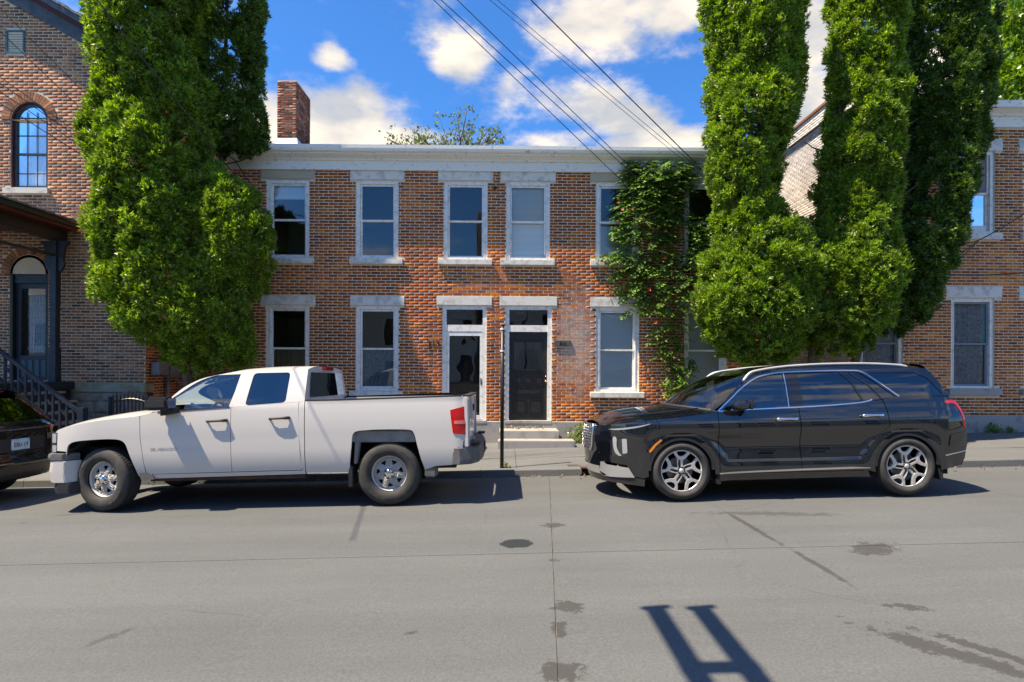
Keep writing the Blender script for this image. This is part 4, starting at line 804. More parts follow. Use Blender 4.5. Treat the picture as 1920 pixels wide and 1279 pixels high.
p = at(1447, 480, YF); tag(MB().tube([(p.x, YF - .08, zs(p.x)), (p.x, YF - .08, ZC + .1), (p.x - .1, YF - .25, ZC + .3)], .045, 8).build('downpipe', GALV, loc=(p.x, YF - .08, zs(p.x)), smooth=True), 'grey metal downpipe at right end of the central house', 'pipe')
# ================================================================ vehicles
def paint(name, c, rough=.35, coat=1., metal=0., dirt=None, spec=.5, ior=1.5):
    m, t, b = mat_new(name); b.inputs['Base Color'].default_value = (*c, 1); b.inputs['Roughness'].default_value = rough; b.inputs['Metallic'].default_value = metal
    b.inputs['Coat Weight'].default_value = coat; b.inputs['Coat Roughness'].default_value = .012; b.inputs['Specular IOR Level'].default_value = spec; b.inputs['Coat IOR'].default_value = ior
    if dirt:
        g = N(t, 'ShaderNodeTexCoord'); n = N(t, 'ShaderNodeTexNoise', i={'Scale': 3., 'Detail': 8., 'Roughness': .7}); LK(t, g.outputs['Object'], n.inputs['Vector'])
        s = N(t, 'ShaderNodeSeparateXYZ'); LK(t, g.outputs['Object'], s.inputs[0]); r = N(t, 'ShaderNodeMapRange', i={1: .42, 2: 1.0, 3: .55, 4: .0}); LK(t, s.outputs[2], r.inputs[0])
        k = N(t, 'ShaderNodeMath', operation='MULTIPLY'); LK(t, n.outputs[0], k.inputs[0]); LK(t, r.outputs[0], k.inputs[1])
        x = N(t, 'ShaderNodeMix', data_type='RGBA'); LK(t, k.outputs[0], x.inputs['Factor']); x.inputs['A'].default_value = (*c, 1); x.inputs['B'].default_value = (*dirt, 1); LK(t, x.outputs['Result'], b.inputs['Base Color'])
    return m
P_WHITE = paint('truck_white_paint', (.60, .585, .56), .4, .6, dirt=(.45, .4, .34)); P_BLACK = paint('black_gloss_paint', (.004, .005, .008), .3, 1., spec=.0, ior=1.95); P_BLACK2 = paint('black_gloss_paint_dusty', (.008, .008, .008), .3, 1., spec=0., ior=1.8)
PLAST = M('black_plastic', (.02, .02, .021), .6, bump=.1, bsc=200); PLAST_G = M('grey_plastic', (.10, .10, .10), .6, c2=(.16, .155, .15), sc=8.); LINER = M('wheel_liner', (.012, .012, .012), .95)
LINER_G = M('dusty_liner', (.26, .255, .24), .9, c2=(.17, .165, .155), sc=5.)
CHROME = M('chrome', (.78, .78, .79), .12, 1.); SILVER = M('machined_alloy', (.72, .70, .68), .38, .55, c2=(.62, .6, .58), sc=5.); STEELW = M('painted_steel_wheel', (.66, .65, .62), .4, .3, c2=(.52, .50, .46), sc=7.)
SKID = M('satin_silver', (.62, .62, .62), .35, .7); DARKALLOY = M('dark_alloy', (.02, .02, .022), .35, .5); RUBBER = M('tyre_rubber', (.028, .028, .028), .8, c2=(.055, .052, .048), sc=9., bump=.1, bsc=120)
TREADM = M('tyre_tread', (.02, .02, .02), .9, c2=(.045, .042, .038), sc=30.); LETTER = M('raised_letter', (.11, .11, .11), .75)
REDL = M('red_lens', (.55, .008, .006), .12, coat=1.); REDD = M('dark_red_lens', (.22, .004, .006), .12, coat=1.); AMBER = M('amber_lens', (.75, .22, .015), .15, coat=1.); CLEAR = M('lamp_clear', (.40, .43, .46), .08, .3, coat=1.)
CGLASS = glass_mat('car_glass', (.40, .46, .48), 2.3); CGLASS_D = glass_mat('privacy_glass', (.05, .055, .06), 2.2); CGLASS_W = glass_mat('windscreen_glass', (.62, .7, .68), 2.0)
SEAT = M('seat_fabric', (.03, .03, .032), .9); SEAT_G = M('seat_grey', (.10, .10, .11), .9); DASH = M('dashboard', (.02, .02, .022), .7); RUST = M('rusty_frame', (.09, .045, .025), .95, c2=(.03, .025, .022), sc=9., bump=.5)
def panel(name, outer, yf, mat, parent, holes=(), sides=(-1, 1), dx=.07, dz=.05, lip=.022, off=0., label=None):
    bm = bmesh.new()
    def loop(pts):
        vs = [bm.verts.new((p[0], 0, p[1])) for p in pts]; return [bm.edges.new((vs[i], vs[(i + 1) % len(vs)])) for i in range(len(vs))]
    ed = loop(outer)
    for h in holes: ed += loop(h)
    bmesh.ops.triangle_fill(bm, use_beauty=True, edges=ed)
    xs = [p[0] for p in outer]; zs_ = [p[1] for p in outer]
    for ax, lo, hi, st in ((0, min(xs), max(xs), dx), (2, min(zs_), max(zs_), dz)):
        k = math.floor(lo / st) + 1
        while k * st < hi:
            co = Vector((0, 0, 0)); no = Vector((0, 0, 0)); co[ax] = k * st; no[ax] = 1
            bmesh.ops.bisect_plane(bm, geom=bm.verts[:] + bm.edges[:] + bm.faces[:], plane_co=co, plane_no=no, dist=1e-6); k += 1
    bm.verts.index_update(); P = [(v.co.x, v.co.z) for v in bm.verts]; F = [[v.index for v in f.verts] for f in bm.faces]; B = [(e.verts[0].index, e.verts[1].index) for e in bm.edges if len(e.link_faces) == 1]
    bm.free(); out = []
    # make every face run counter-clockwise in XZ
    G = []
    for f in F:
        a = sum(P[f[i]][0] * P[f[(i + 1) % len(f)]][1] - P[f[(i + 1) % len(f)]][0] * P[f[i]][1] for i in range(len(f))); G.append(f if a > 0 else f[::-1])
    for s in sides:
        n0 = len(P); V = [(x, s * (yf(x, z) + off), z) for x, z in P]; nf = [f if s < 0 else f[::-1] for f in G]; lips = []
        if lip:
            mp = {}
            for a, b in B:
                q = []
                for i in (a, b): 
                    for d in (0, lip):
                        if (i, d) not in mp: mp[(i, d)] = len(V); V.append((P[i][0], s * (yf(*P[i]) + off - d), P[i][1]))
                lips.append((mp[(a, 0)], mp[(b, 0)], mp[(b, lip)], mp[(a, lip)]))
        me = bpy.data.meshes.new(name); me.from_pydata(V, [], nf + lips); me.materials.append(mat); me.shade_smooth()
        e = .004; nor = []
        for x, z in P:
            nx = -(yf(x + e, z) - yf(x - e, z)) / (2 * e); nz = -(yf(x, z + e) - yf(x, z - e)) / (2 * e); v = Vector((nx, s, nz)).normalized(); nor.append(v)
        ln = []
        for p in me.polygons:
            for i in p.vertices: ln.append(nor[i] if i < n0 else p.normal)
        me.normals_split_custom_set([tuple(v) for v in ln])
        o = bpy.data.objects.new(name, me); link(o, parent)
        if label: o['label'] = label
        out.append(o)
    return out
def arcp(cx, cz, r, a0, a1, n=16, rz=None): return [(cx + r * math.cos(R(a0 + (a1 - a0) * k / n)), cz + (rz or r) * math.sin(R(a0 + (a1 - a0) * k / n))) for k in range(n + 1)]
def smooth_poly(pts, n=5, closed=False):
    out = []; k = len(pts)
    for i in range(k - 1 + (1 if closed else 0)):
        p0, p1, p2, p3 = [Vector(pts[(i + j - 1) % k] if closed else pts[max(0, min(k - 1, i + j - 1))]) for j in range(4)]
        for s in range(n):
            t = s / n; out.append(tuple(.5 * ((2 * p1) + (p2 - p0) * t + (2 * p0 - 5 * p1 + 4 * p2 - p3) * t * t + (3 * p1 - p0 - 3 * p2 + p3) * t ** 3)))
    if not closed: out.append(tuple(pts[-1]))
    return out
def round_poly(pts, r=.03, n=4):
    out = []; k = len(pts)
    for i in range(k):
        p, a, b = Vector(pts[i]), Vector(pts[i - 1]), Vector(pts[(i + 1) % k]); u = (a - p); v = (b - p); d = min(r, u.length * .45, v.length * .45); A = p + u.normalized() * d; B = p + v.normalized() * d
        for s in range(n + 1): t = s / n; out.append(tuple((1 - t) ** 2 * A + 2 * t * (1 - t) * p + t * t * B))
    return out
def lerp(tab, x):
    if x <= tab[0][0]: return tab[0][1]
    for (a, b), (c, d) in zip(tab[:-1], tab[1:]):
        if x <= c: return b + (d - b) * (x - a) / (c - a)
    return tab[-1][1]
def slerp(tab, x):      # smooth (Catmull-Rom) table look-up
    n = len(tab)
    if x <= tab[0][0]: return tab[0][1]
    if x >= tab[-1][0]: return tab[-1][1]
    for i in range(n - 1):
        if x <= tab[i + 1][0]:
            x0, y0 = tab[i]; x1, y1 = tab[i + 1]; h = x1 - x0; t = (x - x0) / h
            m0 = (y1 - tab[i - 1][1]) / (x1 - tab[i - 1][0]) if i > 0 else (y1 - y0) / h; m1 = (tab[i + 2][1] - y0) / (tab[i + 2][0] - x0) if i + 2 < n else (y1 - y0) / h
            return (2 * t ** 3 - 3 * t * t + 1) * y0 + (t ** 3 - 2 * t * t + t) * h * m0 + (-2 * t ** 3 + 3 * t * t) * y1 + (t ** 3 - t * t) * h * m1
def deck(name, x0, x1, edge, crown, yf, mat, parent, p=2.6, nx=24, ny=20, dz=0., inset=0.):
    """top skin across the car: edge(x) height at the side, crown(x) rise in the middle"""
    def f(u, v):
        x = x0 + (x1 - x0) * u; t = 2 * v - 1; t = math.copysign(1 - (1 - abs(t)) ** 1.6, t); ze = edge(x); return (x, t * (yf(x, ze) - inset), ze + crown(x) * (1 - abs(t) ** p) + dz)
    return MB().grid(f, nx, ny).build(name, mat, parent, smooth=True)
def skin(name, A, B, mat, parent, n=12, m_=16, bow=None):
    """sheet between two 3-D lines A(t), B(t), t in 0..1; bow pushes the middle"""
    def f(u, v):
        a = Vector(A(v)); b = Vector(B(v)); p = a + (b - a) * u
        if bow: p += Vector(bow) * (4 * u * (1 - u)) * (1 - (2 * v - 1) ** 2)
        return p
    return MB().grid(f, n, m_).build(name, mat, parent, smooth=True)
def tyre(r, w, rr, parent, chunky=False):
    """tyre about the Y axis, outer face at -w/2"""
    h = w / 2; m = MB(); n = 72; prof = [(rr - .005, -h + .035), (rr + .012, -h + .008), (rr + (r - rr) * .35, -h - .006), (rr + (r - rr) * .62, -h - .004), (r - .03, -h + .012), (r - .012, -h + .028), (r - .006, -h + .045)]
    pr = prof + [(a, -b) for a, b in reversed(prof)]; m.lathe_y(pr, n)
    ty = m.build('tyre', RUBBER, parent, smooth=True)
    m = MB(); nb = 64 if chunky else 80
    for row, (ya, yb, ph) in enumerate([(-h + .03, -h * .5, 0), (-h * .45, -h * .02, .5), (h * .02, h * .45, .2), (h * .5, h - .03, .7)]):
        for k in range(nb):
            a0 = 2 * math.pi * (k + ph) / nb; a1 = a0 + 2 * math.pi / nb * (.68 if chunky else .8); q = []
            for (aa, rad, yy) in [(a0, r - .014, ya), (a1, r - .014, ya), (a1, r - .014, yb), (a0, r - .014, yb), (a0, r, ya + (.012 if row == 0 else 0)), (a1, r, ya + (.012 if row == 0 else 0)), (a1, r, yb - (.012 if row == 3 else 0)), (a0, r, yb - (.012 if row == 3 else 0))]: q.append((rad * math.cos(aa), yy, rad * math.sin(aa)))
            m.add(q, [(4, 5, 6, 7), (0, 1, 5, 4), (1, 2, 6, 5), (2, 3, 7, 6), (3, 0, 4, 7)])
    m.build('tread', TREADM, ty); return ty
def ring_text(body, rad, size, a_mid, y, parent, flip=False):
    n = len(body); step = size * .72 / rad
    for i, ch in enumerate(body):
        if ch == ' ': continue
        a = a_mid + (n / 2 - i - .5) * step if not flip else a_mid - (n / 2 - i - .5) * step
        text_obj('raised_letter', ch, size, .0015, LETTER, parent, Matrix.Translation((rad * math.cos(a), y, rad * math.sin(a))) @ Matrix.Rotation(-a + (math.pi / 2 if not flip else -math.pi / 2), 4, 'Y') @ Matrix.Rotation(R(90), 4, 'X'))
def copy_tree(o, parent):
    c = o.copy(); COL.objects.link(c); c.parent = parent
    for ch in list(o.children): copy_tree(ch, c)
    return c
def place_wheel(w, x, y, z, turn, spin):
    w.rotation_euler = (0, spin, turn); w.location = (x, y, z)
def steel_wheel(parent):
    w = MB().lathe_y([(.236, -.075), (.225, -.085), (.218, -.07), (.205, -.055), (.198, .06), (.232, .09)], 48).build('wheel', STEELW, parent, smooth=True)
    ty = tyre(.402, .265, .236, w, True)
    m = MB(); nh = 7; hub = .075
    # pressed face with seven windows
    def face(r, a): return -.062 + .035 * max(0, (r - .12) / .08) ** 2 * 0 - .012 * math.cos((r - .075) / .125 * math.pi)
    rs_ = [.07, .09, .105, .122, .14, .158, .172, .186, .204]; na = 126
    for i in range(len(rs_) - 1):
        for j in range(na):
            a0 = 2 * math.pi * j / na; a1 = 2 * math.pi * (j + 1) / na; am = ((j + .5) / na * nh) % 1; rm = (rs_[i] + rs_[i + 1]) / 2
            hw = .24 * (rm - .10) / .07 if .122 < rm < .172 else 0
            if .122 < rm < .172 and abs(am - .5) < .10 + .19 * (rm - .122) / .05: continue
            P = lambda r, a: (r * math.cos(a), face(r, a) - (.010 if abs(((a / (2 * math.pi) * nh) % 1) - .5) > .33 and .1 < r < .19 else 0), r * math.sin(a))
            m.add([P(rs_[i], a0), P(rs_[i + 1], a0), P(rs_[i + 1], a1), P(rs_[i], a1)], [(0, 1, 2, 3)])
    f = m.build('wheel_face', STEELW, w, smooth=True)
    sol = f.modifiers.new('thick', 'SOLIDIFY'); sol.thickness = .012
    MB().lathe_y([(.0, -.03), (.2, -.03)], 40).build('brake_disc', LINER, w)
    m = MB().lathe_y([(0, -.118), (.045, -.117), (.058, -.108), (.064, -.09), (.074, -.07), (.078, -.05)], 36); c = m.build('centre_cap', CHROME, w, smooth=True)
    for k in range(6):
        a = 2 * math.pi * (k + .5) / 6; MB().lathe_y([(0, -.119), (.011, -.119), (.012, -.08)], 10, (.05 * math.cos(a), 0, .05 * math.sin(a))).build('lug_nut', DARKALLOY, c)
    yl = -.1395; ring_text('GOODYEAR', .325, .042, R(50), yl, ty); ring_text('WRANGLER', .325, .042, R(250), yl, ty, True)
    return w
def alloy_wheel(parent):
    w = MB().lathe_y([(.270, -.085), (.262, -.095), (.252, -.085), (.243, -.05), (.235, .07), (.262, .1)], 60).build('wheel', DARKALLOY, parent, smooth=True)
    tyre(.374, .245, .268, w)
    MB().lathe_y([(0, .0), (.17, .0), (.17, .02), (0, .02)], 48).build('brake_disc', M('brake_steel', (.16, .16, .165), .4, .8) if 'brake_steel' not in bpy.data.materials else bpy.data.materials['brake_steel'], w)
    def bar(m, p, q, w0, w1, y0, y1):
        p = Vector((p[0], 0, p[1])); q = Vector((q[0], 0, q[1])); d = (q - p).normalized(); n = Vector((-d.z, 0, d.x)); P = [p + n * w0 / 2, q + n * w1 / 2, q - n * w1 / 2, p - n * w0 / 2]
        return m.prism([(v.x, v.z) for v in P], y0, y1)
    pol = lambda r, a: (r * math.cos(R(a)), r * math.sin(R(a)))
    for k in range(5):
        b = 90 + 72 * k; m = MB()
        # stem, shoulder block and two swept arms reaching the rim
        bar(m, pol(.045, b - 8), pol(.15, b), .026, .034, -.088, -.055)
        m.prism([pol(.138, b - 8), pol(.175, b - 19), pol(.205, b - 22), pol(.252, b - 26), pol(.254, b - 16), pol(.215, b - 12), pol(.19, b - 5), pol(.186, b + 6), pol(.208, b + 14), pol(.254, b + 15), pol(.252, b + 25), pol(.205, b + 23), pol(.168, b + 19), pol(.138, b + 8)], -.094, -.058)
        bar(m, pol(.168, b + 17), pol(.10, b + 30), .02, .013, -.091, -.062); bar(m, pol(.10, b + 30), pol(.05, b + 58), .013, .012, -.088, -.062)
        m.build('spoke', SILVER, w, bevel=.003)
    MB().lathe_y([(0, -.1), (.028, -.099), (.031, -.092), (.031, -.07)], 30).build('centre_cap', SILVER, w, smooth=True)
    MB().lathe_y([(.031, -.083), (.052, -.086), (.058, -.07)], 30).build('hub', DARKALLOY, w, smooth=True)
    MB().lathe_y([(.250, -.086), (.256, -.097), (.266, -.097), (.268, -.088)], 60).build('rim_edge', SILVER, w, smooth=True)
    for k in range(5): MB().lathe_y([(0, -.094), (.009, -.093), (.010, -.075)], 8, (*[pol(.045, 54 + 72 * k)[0]], 0, pol(.045, 54 + 72 * k)[1])).build('lug_nut', CHROME, w)
    return w
TILT = -math.atan(SLOPE)
# ---------------------------------------------------------------- white pickup
def build_truck():
    YN = 7.52; Sx = 146.; xr = at(729, 946, YN).x
    Wd = 1.0; T = thing('pickup_truck', 'white four door pickup truck with steel wheels parked at the kerb', 'truck', (xr, YN + Wd, zg(xr, YN)), rot=(-.02, TILT, 0))
    g = lambda px: 960 - (px - 197) * .0263
    X = lambda px: (px - 729) / Sx
    Z = lambda px, py: (g(px) - py) / Sx
    Q = lambda px, py: (X(px), Z(px, py))
    def yf(x, z):
        w = Wd
        if z < .75: w -= .05 * ((.75 - z) / .35) ** 2
        w -= .02 * max(0, (z - .95) / .35) ** 2 if z < 1.32 else .02 * 1.12 + .0
        if z > 1.30 and x < -1.0 : w -= .40 * (z - 1.30) ** 1.15
        if x < -3.7: w -= .14 * ((-3.7 - x) / .7) ** 2.2
        if x > .85: w -= .05 * ((x - .85) / .2) ** 2
        return w
    FA, RA = -3.645, 0.
    # wheel openings traced as squared arches
    fa = [Q(*p) for p in [(262, 893), (258, 880), (247, 849), (241, 834), (232, 827), (215, 825), (189, 826), (155, 829), (136, 834), (129, 845), (127, 868), (131, 902)]]
    fa = fa[:1] + smooth_poly(fa[1:-1], 4) + fa[-1:]
    fender = [Q(276, 893), Q(268, 822), Q(267, 800), Q(290, 776), Q(276, 774), Q(200, 783), Q(130, 794), Q(108, 800), Q(99, 808), Q(96, 850), Q(125, 851)]
    fl = [p for p in reversed(fa) if p[1] < 99][1:]
    fender = [(X(277), .415), Q(274, 870), Q(268, 822), (X(267.), 1.21), (X(292), 1.245)] + smooth_poly([(X(292), 1.245), (X(262), 1.205), (X(200), 1.165), (X(140), 1.10), (X(108), 1.045)], 5)[1:] + [(X(100), 1.0), (X(97), .78), (X(127), .77)] + fl[1:] + [(X(266), .415)]
    panel('front_fender', fender, yf, P_WHITE, T)
    gap = .5
    fd = [(X(278.2), .46), Q(275, 870), Q(269.2, 822), (X(268.3), 1.212), (X(293), 1.248), (X(436.), 1.296), (X(436.), .47)]
    rd = [(X(437.), .47), (X(437.), 1.296), (X(540), 1.335), (X(562), 1.345), (X(564), .9), (X(569), .52), (X(566), .475)]
    fdo = panel('front_door', fd, yf, P_WHITE, T); rdo = panel('rear_door', rd, yf, P_WHITE, T)
    panel('rocker', [(X(276), .40), (X(276), .455), (X(566), .467), (X(571), .50), (X(573), .42)], yf, P_WHITE, T, off=-.004)
    cs = [(X(565), .53), (X(563.5), .9), (X(563), 1.345), (X(573), 1.36), (X(573), .46), (X(570), .46)]
    panel('cab_corner', cs, yf, P_WHITE, T)
    # bed side with squared rear arch
    ra = [Q(*p) for p in [(656, 885), (657, 868), (661, 835), (663, 816), (670, 808), (690, 805.5), (715, 804), (767, 804), (778, 811), (783, 830), (790, 858), (797, 879)]]
    ra = ra[:1] + smooth_poly(ra[1:-1], 4) + ra[-1:]
    bed = [(X(574.5), .435), (X(574.5), 1.352), (X(640), 1.352), (X(866), 1.375), (X(877), 1.36), (X(879.), 1.25), (X(879), .86), (X(870), .80), (X(866), .53), (X(852), .5), (X(818), .49)] + list(reversed(ra))
    tl = round_poly([Q(846, 767), Q(876.5, 759), Q(878, 813), Q(851, 811)], .02)
    panel('bed_side', bed, yf, P_WHITE, T, holes=[tl])
    panel('tail_light', tl, yf, REDL, T, off=.008, lip=.03)
    panel('tail_light_bezel', [(a * 1.0, b) for a, b in round_poly([Q(844.5, 766), Q(877.5, 757.5), Q(879, 815), Q(850, 813)], .02)], yf, PLAST, T, off=-.012, lip=.02)
    panel('reverse_lens', round_poly([Q(853, 787), Q(874, 786), Q(874.5, 793), Q(854, 793)], .01), yf, M('pink_lens', (.75, .2, .18), .1, coat=1.), T, off=.011, lip=.003)
    panel('bed_rail_cap', [(X(574), 1.353), (X(574), 1.372), (X(640), 1.372), (X(868), 1.395), (X(868), 1.376), (X(640), 1.353)], yf, PLAST, T, off=-.004, lip=.09)
    # dusty inner arch liner and the dark wells
    for s in (-1, 1):
        m = MB(); m.prism([Q(663, 870), Q(666, 812), Q(676, 806), Q(770, 806), Q(779, 814), Q(781, 828), Q(675, 829), Q(669, 870)], s * (Wd - .16), s * (Wd - .05)); m.build('arch_liner', LINER_G, T, bevel=.01)
        for cx in (RA, FA):
            n = 16; m = MB(); pts = [(cx + .56 * math.cos(math.pi * k / n), .43 + .53 * math.sin(math.pi * k / n)) for k in range(n + 1)]
            for (p, q) in zip(pts[:-1], pts[1:]): m.add([(p[0], s * (Wd - .05), p[1]), (q[0], s * (Wd - .05), q[1]), (q[0], s * .45, q[1]), (p[0], s * .45, p[1])], [(0, 1, 2, 3)])
            m.add([(p[0], s * .45, p[1]) for p in pts], [tuple(range(n + 1))]); m.build('wheel_well', LINER, T)
        MB().box(X(796), X(818), s * (Wd - .28), s * (Wd - .04), .34, .49).build('mud_guard', PLAST_G, T, bevel=.02)
        MB().box(X(653), X(662), s * (Wd - .30), s * (Wd - .03), .24, .52).build('mud_flap', PLAST, T, bevel=.01)
        m = MB(); m.prism([Q(262, 886), Q(276, 886), Q(288, 891), Q(292, 900), Q(268, 902)], s * (Wd - .16), s * (Wd - .03)); m.build('front_splash_guard', PLAST_G, T)
    # greenhouse
    roof_z = [(X(282), 1.26), (X(325), 1.43), (X(359), 1.60), (X(383), 1.68), (X(407), 1.722), (X(438), 1.75), (X(498), 1.772), (X(557), 1.772), (X(573), 1.768)]
    top = smooth_poly([(a, b) for a, b in roof_z], 4)
    cab = [(X(292), 1.25)] + top[1:] + [(X(573), 1.362), (X(562), 1.347), (X(437), 1.298)]
    w1 = smooth_poly([Q(312, 757), Q(340, 730), Q(369, 713), Q(399, 704.5)], 4) + [Q(446, 702), Q(440, 735), Q(432, 764.5), Q(304, 772.5)]
    w2 = round_poly([Q(471, 700), Q(540.5, 698), Q(537.5, 755), Q(462, 761.5)], .05)
    panel('cab_frame', cab, yf, P_WHITE, T, holes=[w1, w2], lip=.05)
    panel('front_window', w1, yf, CGLASS, T, off=-.016, lip=0); panel('rear_window', w2, yf, CGLASS_D, T, off=-.012, lip=0)
    panel('window_seal', [(X(300), 1.247), (X(300), 1.262), (X(434), 1.309), (X(434), 1.293)], yf, PLAST, T, off=.006, lip=.012)
    tz = lambda x: slerp(roof_z, x)
    deck('roof', X(395), X(573), tz, lambda x: .05 * min(1, max(0, (x - X(395)) / .3)) ** .6 + .004, yf, P_WHITE, T, p=3.2)
    hz = [(X(100), 1.02), (X(108), 1.045), (X(140), 1.10), (X(200), 1.165), (X(262), 1.205), (X(292), 1.245)]
    deck('hood', X(100), X(285), lambda x: slerp(hz, x), lambda x: .075, yf, P_WHITE, T, p=3.)
    # windscreen
    skin('windscreen', lambda t: (X(285) - .17 * (1 - (2 * t - 1) ** 2), (2 * t - 1) * (yf(X(300), 1.27) - .04), 1.25 + .06 * (1 - (2 * t - 1) ** 2)), lambda t: (X(398) - .05 * (1 - (2 * t - 1) ** 2), (2 * t - 1) * (yf(X(398), 1.73) - .01), 1.715 + .05 * (1 - abs(2 * t - 1) ** 3)), CGLASS_W, T, bow=(-.04, 0, .04))
    MB().box(X(255), X(287), -.8, .8, 1.18, 1.235).build('cowl', PLAST, T)
    # cab back with rear window
    xb = X(573)
    yb = lambda z: yf(xb - .01, z)
    m = MB(); zz_ = [1.0, 1.36, 1.44, 1.69, 1.772]; 
    def bk(t, z): return (xb + .02 - max(0, z - 1.3) * .05, t * yb(z), z + (.045 * (1 - abs(t) ** 3) if z > 1.75 else 0))
    ts = [-1, -.78, -.4, 0, .4, .78, 1]
    for i in range(4):
        for j in range(6):
            if i == 2 and 1 <= j <= 4: continue
            m.add([bk(ts[j], zz_[i]), bk(ts[j + 1], zz_[i]), bk(ts[j + 1], zz_[i + 1]), bk(ts[j], zz_[i + 1])], [(0, 1, 2, 3)])
    m.build('cab_back', P_WHITE, T)
    m = MB(); m.grid(lambda u, v: Vector(bk(-.86 + 1.72 * u, 1.40 + .33 * v)) + Vector((.012, 0, 0)), 4, 2); m.build('back_window', CGLASS_D, T)
    MB().box(xb - .02, xb + .045, -.2, .2, 1.765, 1.815).build('brake_light', REDL, T, bevel=.012)
    # bed floor, tailgate, bumper
    MB().box(xb + .04, X(862), -Wd + .1, Wd - .1, .80, .84).build('bed_floor', PLAST, T)
    for s in (-1, 1): MB().box(xb + .03, X(866), s * (Wd - .12), s * (Wd - .07), .82, 1.35).build('bed_inner_wall', P_WHITE, T)
    MB().box(xb + .02, xb + .06, -Wd + .08, Wd - .08, .82, 1.33).build('bed_front', P_WHITE, T)
    xt = X(879) + .005; 
    def tg(u, v): t = 2 * u - 1; return (xt - .03 + .05 * (1 - t * t) + (.03 if v > .93 else 0) - .02 * abs(v - .6), t * .92, .74 + .635 * v)
    tail = MB().grid(tg, 16, 14).build('tailgate', P_WHITE, T, smooth=True)
    MB().box(xt - .07, xt + .03, -.92, .92, 1.372, 1.392).build('tailgate_cap', PLAST, T)
    MB().box(xt + .005, xt + .03, -.12, .12, 1.14, 1.24).build('tailgate_handle', PLAST, tail, bevel=.01)
    for s in (-1, 1): MB().box(xt - .06, xt + .008, s * .925, s * (Wd - .02), .72, 1.37).build('tail_pillar', P_WHITE, T, bevel=.015)
    bump = [(-Wd - .0, X(851)), (-Wd - .005, X(862)), (-Wd + .05, X(884)), (-.75, X(893) + .03), (-.35, X(893) + .07)]
    bp = bump + [(-a, b) for a, b in reversed(bump)]; m = MB(); n = len(bp)
    V = []
    for (y, x) in bp:
        V += [(x, y, .50), (x + .01, y, .56), (x, y, .72), (x - .05, y * .97, .745), (x - .14, y * .9, .745), (x - .10, y * .92, .50)]
    m.add(V, [(i * 6 + j, (i + 1) * 6 + j, (i + 1) * 6 + (j + 1) % 6, i * 6 + (j + 1) % 6) for i in range(n - 1) for j in range(6)] + [tuple(range(6)), tuple(range(6 * n - 6, 6 * n))])
    m.build('rear_bumper', PLAST_G, T, smooth=False, bevel=.01)
    for s in (-1, 1): MB().box(X(884), X(893) + .06, s * .62, s * .88, .745, .77).build('step_pad', PLAST, T, bevel=.008)
    MB().box(X(893) + .078, X(893) + .09, -.16, .16, .56, .7).build('licence_plate_recess', PLAST, T)
    # front
    fz = X(97)
    def ff(u, v): t = 2 * u - 1; return (fz - .20 * (1 - abs(t) ** 2.4), t * yf(fz, .9), .74 + .27 * v)
    MB().grid(ff, 20, 6).build('front_grille', PLAST, T, smooth=True)
    for k in range(3): MB().grid(lambda u, v: (fz - .215 * (1 - abs(2 * u - 1) ** 2.4) - .005, (2 * u - 1) * .72, .77 + .085 * k + .035 * v), 16, 1).build('grille_bar', CHROME, T, smooth=True)
    for nm, z0, z1, mt in (('headlight', .88, 1.0, CLEAR), ('headlight', .76, .85, CLEAR)):
        panel(nm, round_poly([(X(94.5), z0), (X(94.5), z1), (X(105), z1 - .005), (X(104), z0)], .01), yf, mt, T, off=.006)
    panel('lamp_bezel', [(X(94), .75), (X(94), 1.01), (X(107), 1.01), (X(105), .75)], yf, PLAST, T, off=.001)
    def bf(z0, z1, dx_, nm, mt, y_in=0.):
        m = MB(); prof = [(X(127), Wd - .02), (X(105), Wd - .03), (X(92), Wd - .10), (X(85) - .03, Wd - .3), (X(85) - .16, .35)]
        pp = [(x + dx_, -y) for x, y in prof] + [(x + dx_, y) for x, y in reversed(prof)]; V = []
        for x, y in pp: V += [(x, y, z0), (x - .02, y, (z0 + z1) / 2), (x, y, z1), (x + .12, y * .85, z1), (x + .12, y * .85, z0)]
        n = len(pp); m.add(V, [(i * 5 + j, (i + 1) * 5 + j, (i + 1) * 5 + (j + 1) % 5, i * 5 + (j + 1) % 5) for i in range(n - 1) for j in range(5)] + [tuple(range(5)), tuple(range(5 * n - 5, 5 * n))]); m.build(nm, mt, T, bevel=.008)
    bf(.655, .745, -.02, 'bumper_cap', PLAST_G); bf(.37, .65, 0, 'front_bumper', P_WHITE); bf(.23, .366, .06, 'air_dam', PLAST)
    # handles, mirrors, badge, antenna fin
    def handle(px, py, par):
        x, z = Q(px, py)
        for s, dd in zip((-1, 1), par):
            y = yf(x, z); m = MB(); m.tube([(x - .12, s * (y + .0), z - .006), (x - .11, s * (y + .035), z - .004), (x - .06, s * (y + .045), z), (x + .05, s * (y + .045), z + .004), (x + .11, s * (y + .035), z + .006), (x + .13, s * (y + .0), z + .006)], [.013, .016, .014, .015, .021, .018], 8); m.build('handle', PLAST, dd, smooth=True)
    handle(411, 790, fdo); handle(527, 784.5, rdo)
    for s in (-1, 1):
        x, z = Q(318, 757); y = yf(x, 1.3); m = MB(); m.box(x - .15, x + .15, s * (y + .05), s * (y + .27), z - .085, z + .08); mi = m.build('mirror', PLAST, T, bevel=.04)
        MB().prism([(x - .02, z - .16), (x + .16, z - .13), (x + .14, z - .06), (x - .02, z - .06)], s * (y - .02), s * (y + .12)).build('mirror_arm', PLAST, mi)
        m = MB(); m.add([(x + .152, s * (y + .075), z - .06), (x + .152, s * (y + .25), z - .06), (x + .152, s * (y + .25), z + .06), (x + .152, s * (y + .075), z + .06)], [(0, 1, 2, 3)]); m.build('mirror_glass', CHROME, mi)
